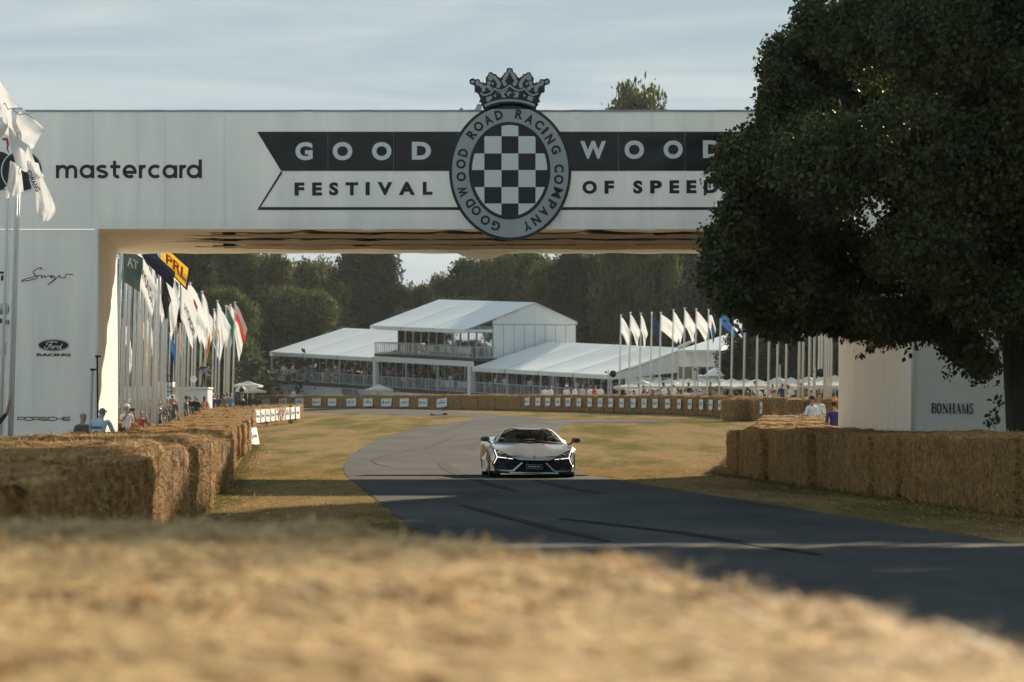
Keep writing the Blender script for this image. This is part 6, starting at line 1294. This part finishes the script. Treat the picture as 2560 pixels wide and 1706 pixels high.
for u, v, y, lab in ((1945, 942, 206, 'grey-white parasol in shade beneath the dark tree'), (1978, 943, 200, 'pale parasol between two flagpoles under the dark tree'), (2020, 941, 194, 'bright cream parasol by the thick bare flagpoles'), (2060, 939, 186, 'bright cream parasol beside the largest loudspeaker'), (2088, 938, 184, 'cream parasol cut off by the white pillar')):
    parasol(u, v, y, lab, gp, w=3.2, rise=.6)
parasol(619, 952, 250, 'cream parasol behind the camera operator at the foot of the trees', None, w=2.1, rise=.35); parasol(633, 968, 262, 'small cream parasol below the larger one at the foot of the trees', None, w=1.9, rise=.3)
parasol(604, 963, 176, 'green and white striped round umbrella over the camera operator', None, w=.72, rise=.22, m='white', round_=True, alt='flaggreen'); parasol(946, 960, 292, 'white parasol by the steps of the hospitality tent', None, w=2.5, rise=.5)
# ------------------------------------------------------------------ trees
def leafcloud(cent, n, size, seed, droop=.3, aspect=.62, outward=None, ow=.0):
    """n rhombic leaves round the points cent (n x 3 positions already jittered)"""
    r = np.random.default_rng(seed); d = r.normal(0, 1, (n, 3)); d[:, 2] -= droop * 2; 
    if outward is not None: d += outward * ow
    d /= np.linalg.norm(d, axis=1)[:, None]; q = r.normal(0, 1, (n, 3)); s = np.cross(d, q); s /= np.linalg.norm(s, axis=1)[:, None]
    l = size * r.uniform(.6, 1.35, n); w = l * aspect * r.uniform(.8, 1.2, n); nrm = np.cross(d, s)
    b = cent; m = cent + d * (l * .45)[:, None] + nrm * (l * .08)[:, None]; e = cent + d * l[:, None]
    V = np.stack([b, m + s * (w / 2)[:, None], e, m - s * (w / 2)[:, None]], 1)
    return V.reshape(-1, 3), np.arange(4 * n).reshape(-1, 4)
def lobes_points(lobes, n, seed, shell=.55, sub=26, subr=.26):
    """leaf positions: twig clumps spread through the outer part of each lobe"""
    r = np.random.default_rng(seed); C = np.array([l[0] for l in lobes]); Rr = np.array([l[1] for l in lobes], dtype=float)
    wt = Rr ** 2; k = r.choice(len(lobes), max(1, n // sub), p=wt / wt.sum()); d = r.normal(0, 1, (len(k), 3)); d /= np.linalg.norm(d, axis=1)[:, None]
    rad = (shell + (1.08 - shell) * r.random(len(k)) ** .6); cl = C[k] + d * (Rr[k] * rad)[:, None] * np.array([1, 1, .85]); 
    idx = np.repeat(np.arange(len(k)), sub); off = np.clip(r.normal(0, 1, (len(idx), 3)), -1.5, 1.5); sc = (subr * (.6 + .8 * r.random(len(k))))[idx]
    p = cl[idx] + off * sc[:, None] * np.array([1, 1, .8]); return p, d[idx], cl
def limb(mb, a, b, r0, r1, seed, n=5, wig=.12):
    a, b = Vector(a), Vector(b); L_ = (b - a).length; pts = []
    for i in range(n + 1):
        t = i / n; p = a.lerp(b, t); w = wig * L_ * math.sin(math.pi * t); pts.append(p + Vector((noise.noise(Vector((seed, t * 2, 0))), noise.noise(Vector((seed, 0, t * 2))), .3 * t)) * w)
    mb.tube(pts, [r0 + (r1 - r0) * i / n for i in range(n + 1)], 9)
# the big lime tree by the pillar -----------------------------------
TX, TY = 9.95, 60.0
big = thing('lime_tree', 'huge dark lime tree overhanging the road and hiding the end of the gantry', 'tree', (TX, TY, 0))
mb = MB(); pts = [Vector((TX + .05 * math.sin(z * 2) + (.10 if z < .5 else 0) * 0, TY + .05 * math.cos(z * 1.7), z)) for z in (0, .4, 1, 1.8, 2.6, 3.6, 5, 7, 9, 12)]; mb.tube(pts, [.98, .82, .72, .69, .68, .68, .62, .5, .36, .15], 18)
for v in range(len(mb.v)): p = mb.v[v]; dd = Vector((p.x - TX, p.y - TY, 0)); mb.v[v] = p + dd * .14 * noise.noise(Vector((math.atan2(dd.y, dd.x) * 1.6, p.z * .5, 1)))
LB = [(4.6, 58.5, 4.6), (5.2, 61, 6.2), (5.6, 60, 7.6), (6.3, 59, 3.6), (7, 63, 8.5), (9.5, 57, 9), (12, 58, 8), (12.5, 62, 5), (6.5, 57, 6), (9.4, 60, 11.5), (14, 60, 10)]
for i, p in enumerate(LB): limb(mb, (TX, TY, min(8, 2.6 + .35 * p[2])), p, .24, .04, i * 3.7)
build(mb, 'trunk', M['bark'], big, True)
OUT = [(2014, -40), (2010, 0), (1998, 60), (1930, 78), (1907, 90), (1914, 134), (1940, 176), (1895, 215), (1884, 230), (1895, 275), (1915, 300), (1880, 325), (1800, 345), (1773, 360), (1762, 420), (1785, 467), (1805, 509), (1778, 555), (1775, 590), (1745, 622), (1742, 640), (1768, 671), (1752, 700), (1745, 752), (1776, 770), (1822, 784), (1845, 822), (1891, 850), (1949, 858), (2035, 842), (2097, 851), (2166, 868), (2276, 868), (2345, 866), (2400, 890), (2460, 930), (2500, 960), (2700, 960), (4600, 900), (4700, -400), (3400, -900), (2300, -900), (2050, -300)]
def inside(u, v):
    c = False; j = len(OUT) - 1
    for i in range(len(OUT)):
        a, b = OUT[i], OUT[j]
        if (a[1] > v) != (b[1] > v) and u < (b[0] - a[0]) * (v - a[1]) / (b[1] - a[1]) + a[0]: c = not c
        j = i
    return c
def fits(p, r):
    s = FPX / p[1]; u = U0 + p[0] * s; v = VH - (p[2] - HCAM) * s
    return all(inside(u + r * s * math.cos(k * math.pi / 4), v + r * s * math.sin(k * math.pi / 4)) for k in range(8))
lr = random.Random(5); lob = []; tries = 0
while len(lob) < 470 and tries < 90000:
    tries += 1; r_ = lr.choice((.4, .6, .8, 1.0, 1.25)); p = (lr.uniform(3.2, 21.5), lr.uniform(54.5, 66.5), lr.uniform(2.4, 12.6))
    e_ = abs((p[0] - 12.4) / 9.5) ** 3 + abs((p[1] - 60.5) / 6.5) ** 3 + abs((p[2] - 6.5) / 7.6) ** 3 * (p[2] > 6.5)
    if e_ > 1 or p[2] + r_ > 12.2 + .437 * (p[1] - 60) or not fits(p, r_ * 1.18): continue
    lob.append((p, r_))
for k in range(150): p = (lr.uniform(9, 21), lr.uniform(56, 64)); lob.append(((p[0], p[1], 11.6 + .437 * (p[1] - 60)), .55))
edge_l = []
for (u0, v0), (u1, v1) in zip(OUT[:36], OUT[1:37]):           # leafy sprays out to the ends of the boughs
    n_ = max(1, int(math.hypot(u1 - u0, v1 - v0) / 16))
    for k in range(n_):
        y_ = lr.uniform(57, 63); s_ = FPX / y_; r_ = lr.uniform(.16, .42); u_, v_ = u0 + (u1 - u0) * k / n_, v0 + (v1 - v0) * k / n_; cx_, cy_ = 2150 - u_, 480 - v_; l_ = math.hypot(cx_, cy_); q_ = lr.uniform(1.25, 2.1) * r_ * s_ / l_
        lob.append(((X(u_ + cx_ * q_, y_), y_, P(0, v_ + cy_ * q_, y_).z), r_)); edge_l.append(lob[-1])
near_l = [l for l in lob if l[0][0] < 11.2]; off_l = [l for l in lob if l[0][0] >= 11.2]
pt, ow, cl = lobes_points(near_l, 520000, 5, shell=.55, sub=12, subr=.12)
pe, oe, ce = lobes_points(edge_l, 56000, 45, shell=.05, sub=12, subr=.11); pt = np.concatenate([pt, pe])
pt2, ow2, cl2 = lobes_points(off_l, 70000, 25, shell=.25, sub=14, subr=.22)
def sungap(p, o=(7.0, 57.0, 7.2), w=.85):              # a break in the foliage that lets one shaft of sun onto a spray
    o = np.array(o); d = p - o; t = d @ np.array(SUN); q = d - np.outer(t, np.array(SUN)); return ~((t > .5) & (np.linalg.norm(q * np.array([.62, 1, 1.3]), axis=1) < w))
pt = pt[sungap(pt)]; pt2 = pt2[sungap(pt2)]
Va, Qa = leafcloud(pt, len(pt), .088, 6, droop=.45, aspect=.8); Vb, Qb = leafcloud(pt2, len(pt2), .22, 26, droop=.4, aspect=.78)
V, Q = np.concatenate([Va, Vb]), np.concatenate([Qa, Qb + len(Va)])
V2, Q2 = leafcloud(pt[::11] + np.array([0, 0, -.05]), len(pt[::11]), .10, 7, droop=1.1, aspect=.2)
mi = np.concatenate([np.zeros(len(Q)), np.ones(len(Q2))]); crown = link('crown', npmesh('crown', np.concatenate([V, V2]) - np.array([TX, TY, 0]), np.concatenate([Q, Q2 + len(V)]), [M['leaf'], M['bract']], mi), big)
mb = MB()
for i in range(0, len(lob), 3):
    p, r_ = lob[i]; limb(mb, Vector(p) - Vector((lr.uniform(-.5, .5), lr.uniform(-.4, .4), r_ * .9)), Vector(p) + Vector((lr.uniform(-.2, .2), lr.uniform(-.3, .3), r_ * .2)), .022, .006, i, 3)
tag(build(mb, 'twigs', M['bark'], big), kind='stuff')
# hanging sprays and ivy shoots near the trunk
hang = [((X(u, 58.5), 58.5, P(0, v, 58.5).z)) for u, v in ((2385, 905), (2392, 925), (2372, 930), (2420, 915), (2440, 935), (2150, 880), (2170, 872), (2276, 880), (2488, 1035), (2476, 1052), (2496, 1010), (2500, 985), (2492, 1048), (2468, 1055))]
pt = np.repeat(np.array(hang), 9, axis=0) + np.random.default_rng(3).normal(0, .055, (len(hang) * 9, 3)); V, Q = leafcloud(pt, len(pt), .12, 8, droop=.9, aspect=.62)
link('hanging_sprays', npmesh('hanging_sprays', V - np.array([TX, TY, 0]), Q, [M['leaf']]), big)
# woodland trees ------------------------------------------------------
def crown_mesh(seed, kind='round', n=15000, leaf=.46, fol=0):
    r = random.Random(seed); lob = []
    if kind == 'conifer':
        for k in range(34):
            t = k / 33; a = k * 2.4; rr = (1 - t) * .30 + .02; lob.append(((rr * .7 * math.cos(a), rr * .7 * math.sin(a), .12 + .86 * t), .05 + .10 * (1 - t)))
    else:
        for k in range(95):
            t = r.random(); a = r.uniform(0, 6.28); prof = {'round': math.sin(math.pi * min(1, .16 + .80 * t)) ** .5, 'tall': math.sin(math.pi * min(1, .2 + .77 * t)) ** .7 * .85, 'broad': math.sin(math.pi * min(1, .2 + .74 * t)) ** .45 * 1.05}[kind]
            rr = .36 * prof * (.35 + .65 * r.random() ** .5); lob.append(((rr * math.cos(a), rr * math.sin(a), .06 + .86 * t), r.uniform(.06, .13)))
        lob.append(((0, 0, .6), .25)); lob.append(((0, 0, .4), .25))
    H = 18.0; lob = [((p[0] * H, p[1] * H, p[2] * H), q * H) for p, q in lob]
    pt, ow, cl = lobes_points(lob, n, seed, shell=.6, sub=12, subr=.5 if kind != 'conifer' else .3); V, Q = leafcloud(pt, len(pt), leaf, seed + 1, droop=.1, aspect=.75, outward=ow, ow=.5)
    return npmesh('crown', V, Q, [M['fol%d' % fol]])
def trunk_mesh(seed):
    mb = MB(); mb.tube([(.15 * math.sin(z + seed), .1 * math.cos(z), z) for z in (-.5, 1, 3, 6, 10, 14)], [.42, .34, .3, .26, .18, .06], 9)
    for k in range(6): a = k * 1.1 + seed; limb(mb, (0, 0, 4 + k), (3.2 * math.cos(a), 3.2 * math.sin(a), 8 + k), .13, .03, k + seed, 4)
    return mb.mesh('trunk', [M['bark']], True)
CR = {'r0': crown_mesh(1, 'round', 48000, fol=0), 'r1': crown_mesh(2, 'round', 48000, fol=1), 't0': crown_mesh(3, 'tall', 42000, fol=0), 'b0': crown_mesh(4, 'broad', 48000, fol=2), 'd0': crown_mesh(6, 'round', 52000, fol=3), 'c0': crown_mesh(5, 'conifer', 9000, leaf=.45, fol=1)}
TRK = [trunk_mesh(1), trunk_mesh(2)]
def tree(u, vtop, y, w_px, kind, lab, grp='woodland trees behind the tents', zb=None, rot=None):
    x = X(u, y); z0 = g(x, y); top = P(u, vtop, y).z; h = top - z0; sc = h / (18 * .97); sw = 1.2 * w_px / FPX * y / (18 * .86 if kind[0] != 'c' else 18 * .6)
    o = thing('woodland_tree' if kind[0] != 'c' else 'conifer_tree', lab, 'tree', (x, y, z0), grp); o.rotation_euler.z = rnd.uniform(0, 6.28) if rot is None else rot; o.scale = (sw, sw, sc)
    link('crown', CR[kind], o); link('trunk', TRK[int(u) % 2], o); return o
for i, (u, v, y, w, k, lab) in enumerate([
    (455, 622, 330, 190, 'd0', 'dark tree directly behind the flags under the gantry corner'), (565, 612, 345, 210, 'r1', 'mid-green round tree behind the gap of the flags'), (655, 628, 350, 150, 'b0', 'loose-topped pale tree touching the underside of the gantry'),
    (692, 628, 362, 70, 'c0', 'slender conifer showing above the woodland beside the pale gap of sky'), (800, 658, 370, 130, 'b0', 'pale tree low in the gap of sky, left of the tall dark broad one'.replace('left of', 'next to')), (560, 730, 322, 170, 'r0', 'bushy tree behind the outermost flagpoles'), (735, 728, 342, 235, 'r0', 'big round sunlit tree just behind the upslope wing of the tent'),
    (822, 715, 348, 130, 'r0', 'lower sunlit tree between the round tree and the tall dark one'), (735, 662, 366, 200, 'r1', 'green tree filling the gap behind the round sunlit tree'), (925, 622, 360, 215, 'd0', 'tall dark broad tree rising over the upslope wing'),
    (1050, 720, 352, 120, 'r0', 'lower tree under the pale gap of sky above the main roof'), (1105, 690, 364, 130, 't0', 'tree with a pointed top at the pale gap of sky'), (1185, 655, 362, 150, 'r0', 'sunlit tree over the main tent roof'), (1290, 622, 366, 190, 'b0', 'broad sunlit tree above the main gable'), (1385, 660, 352, 150, 'r0', 'sunlit tree behind the main gable, next to the giant dark tree'),
    (1000, 790, 345, 130, 'd0', 'dark low tree directly behind the main roof'), (1160, 760, 345, 190, 'd0', 'dark tree hidden behind the main roof ridge'), (620, 850, 335, 160, 'd0', 'dark undergrowth tree at the end of the upslope wing'), (500, 850, 310, 190, 'd0', 'dark low tree behind the media booth'), (420, 740, 300, 190, 'r1', 'tree behind the thick cluster of poles'), (340, 700, 305, 200, 'd0', 'dark tree behind the lit gantry leg'),
    (1460, 640, 345, 170, 'd0', 'dark tree at the near side of the giant one'), (1700, 600, 350, 260, 'd0', 'dark tree behind the row of flags'), (1580, 700, 335, 260, 'd0', 'dark shaded tree above the downslope wing'), (1850, 640, 340, 260, 'd0', 'dark tree behind the big lime outline'), (2000, 700, 330, 300, 'd0', 'dark tree behind the bare flagpoles'), (250, 660, 320, 240, 'd0', 'dark tree hidden by the gantry leg'), (2180, 700, 320, 300, 'd0', 'dark tree hidden by the white pillar')]):
    tree(u, v, y, w, k, lab)
tree(1582, 236, 330, 195, 'r0', 'giant tree whose crown shows above the top edge of the gantry', None)
tree(1900, 815, 245, 190, 'd0', 'dark spreading tree over the cream parasols by the pillar', None); tree(1985, 825, 238, 170, 'd0', 'dark tree beside the spreading one, behind the bare flagpoles', None); tree(2080, 830, 236, 160, 'r1', 'dark tree edge beside the white pillar', None)
mb = MB()
for i in range(70):
    pass
r = np.random.default_rng(9); n = 26000; U_ = r.uniform(280, 2150, n); Yv = r.uniform(318, 372, n); xv = (U_ - U0) / FPX * Yv; zz = np.array([g(a, b) for a, b in zip(xv, Yv)]); p = np.stack([xv, Yv, zz + np.abs(r.normal(0, 1.9, n))], 1)
V, Q = leafcloud(p, n, .75, 10, droop=0, aspect=.8); tag(link('undergrowth', npmesh('undergrowth', V, Q, [M['fol3']])), kind='stuff')

# trees standing outside the view: the sun-side lime whose shade lies on the road, and the wood behind the viewer that the gloss mirrors
def loose_tree(x, y, h, w, kind, lab, grp):
    o = thing('woodland_tree', lab, 'tree', (x, y, g(x, y)), grp); o.rotation_euler.z = rnd.uniform(0, 6.28); o.scale = (w / 15.5, w / 15.5, h / 17.5); link('crown', CR[kind], o); link('trunk', TRK[0], o); return o
BX, BY = 21.0, 58.0
t2 = thing('lime_tree', 'second tall lime tree beside the big one, out of frame, shading the near road', 'tree', (BX, BY, 0)); lob2 = []
for k in range(70): p = (lr.uniform(14.2, 25), lr.uniform(55, 63)); lob2.append(((p[0], p[1], 13.85 - .05 * (p[0] - 14) + .437 * (p[1] - 60)), .8))
for k in range(110): p = (lr.uniform(15, 29), lr.uniform(53, 63)); lob2.append(((p[0], p[1], .15 + .437 * (p[1] - 6.7)), .8))
while len(lob2) < 430:
    p = (lr.uniform(12, 31), lr.uniform(50, 67), lr.uniform(14.4, 23.5)); r_ = lr.choice((.7, 1.0, 1.4))
    if ((p[0] - BX) / 9.5) ** 2 + ((p[1] - BY) / 8.5) ** 2 + ((p[2] - 18) / 6.5) ** 2 < 1 and p[2] - r_ > (16.4 if p[0] - r_ < 13.5 else 13.0) + .437 * (p[1] - 60) and p[2] + r_ < 1 + .437 * (p[1] - 6.9): lob2.append((p, r_))
pt, ow, cl = lobes_points(lob2, 200000, 15, shell=.25, sub=14, subr=.3); pt = pt[sungap(pt)]; V, Q = leafcloud(pt, len(pt), .24, 16, droop=.4, aspect=.75); link('crown', npmesh('crown', V - np.array([BX, BY, 0]), Q, [M['leaf']]), t2)
mb = MB(); mb.tube([(BX, BY, 0), (BX, BY, 5), (BX + .2, BY, 12), (BX, BY + .2, 22)], [.8, .6, .5, .1], 14)
for i in range(14): p = lob2[i * 9][0]; limb(mb, (BX, BY, 9 + i * .6), p, .2, .04, i)
build(mb, 'trunk', M['bark'], t2, True)
for i in range(13):
    loose_tree(-66 + i * 11 + rnd.uniform(-2, 2), -95 + rnd.uniform(-6, 6), rnd.uniform(12, 17), rnd.uniform(12, 15), ('d0', 'r0', 'r1')[i % 3], 'tree of the dark wood behind the viewer, mirrored in the black banner', 'wood behind the viewer')

# ------------------------------------------------------------------ the warm evening air: one closed box round everything in view
hm = bpy.data.materials.new('evening_air'); hm.use_nodes = True; ht = hm.node_tree; ht.nodes.clear(); ho = ht.nodes.new('ShaderNodeOutputMaterial'); hv = ht.nodes.new('ShaderNodeVolumePrincipled')
hv.inputs['Color'].default_value = (.93, .95, .95, 1); hv.inputs['Density'].default_value = .0001; hv.inputs['Anisotropy'].default_value = .2; ht.links.new(hv.outputs[0], ho.inputs['Volume'])
tag(build(MB().box((-1000, -160, -3), (1000, 2700, 66)), 'haze', hm), kind='stuff')
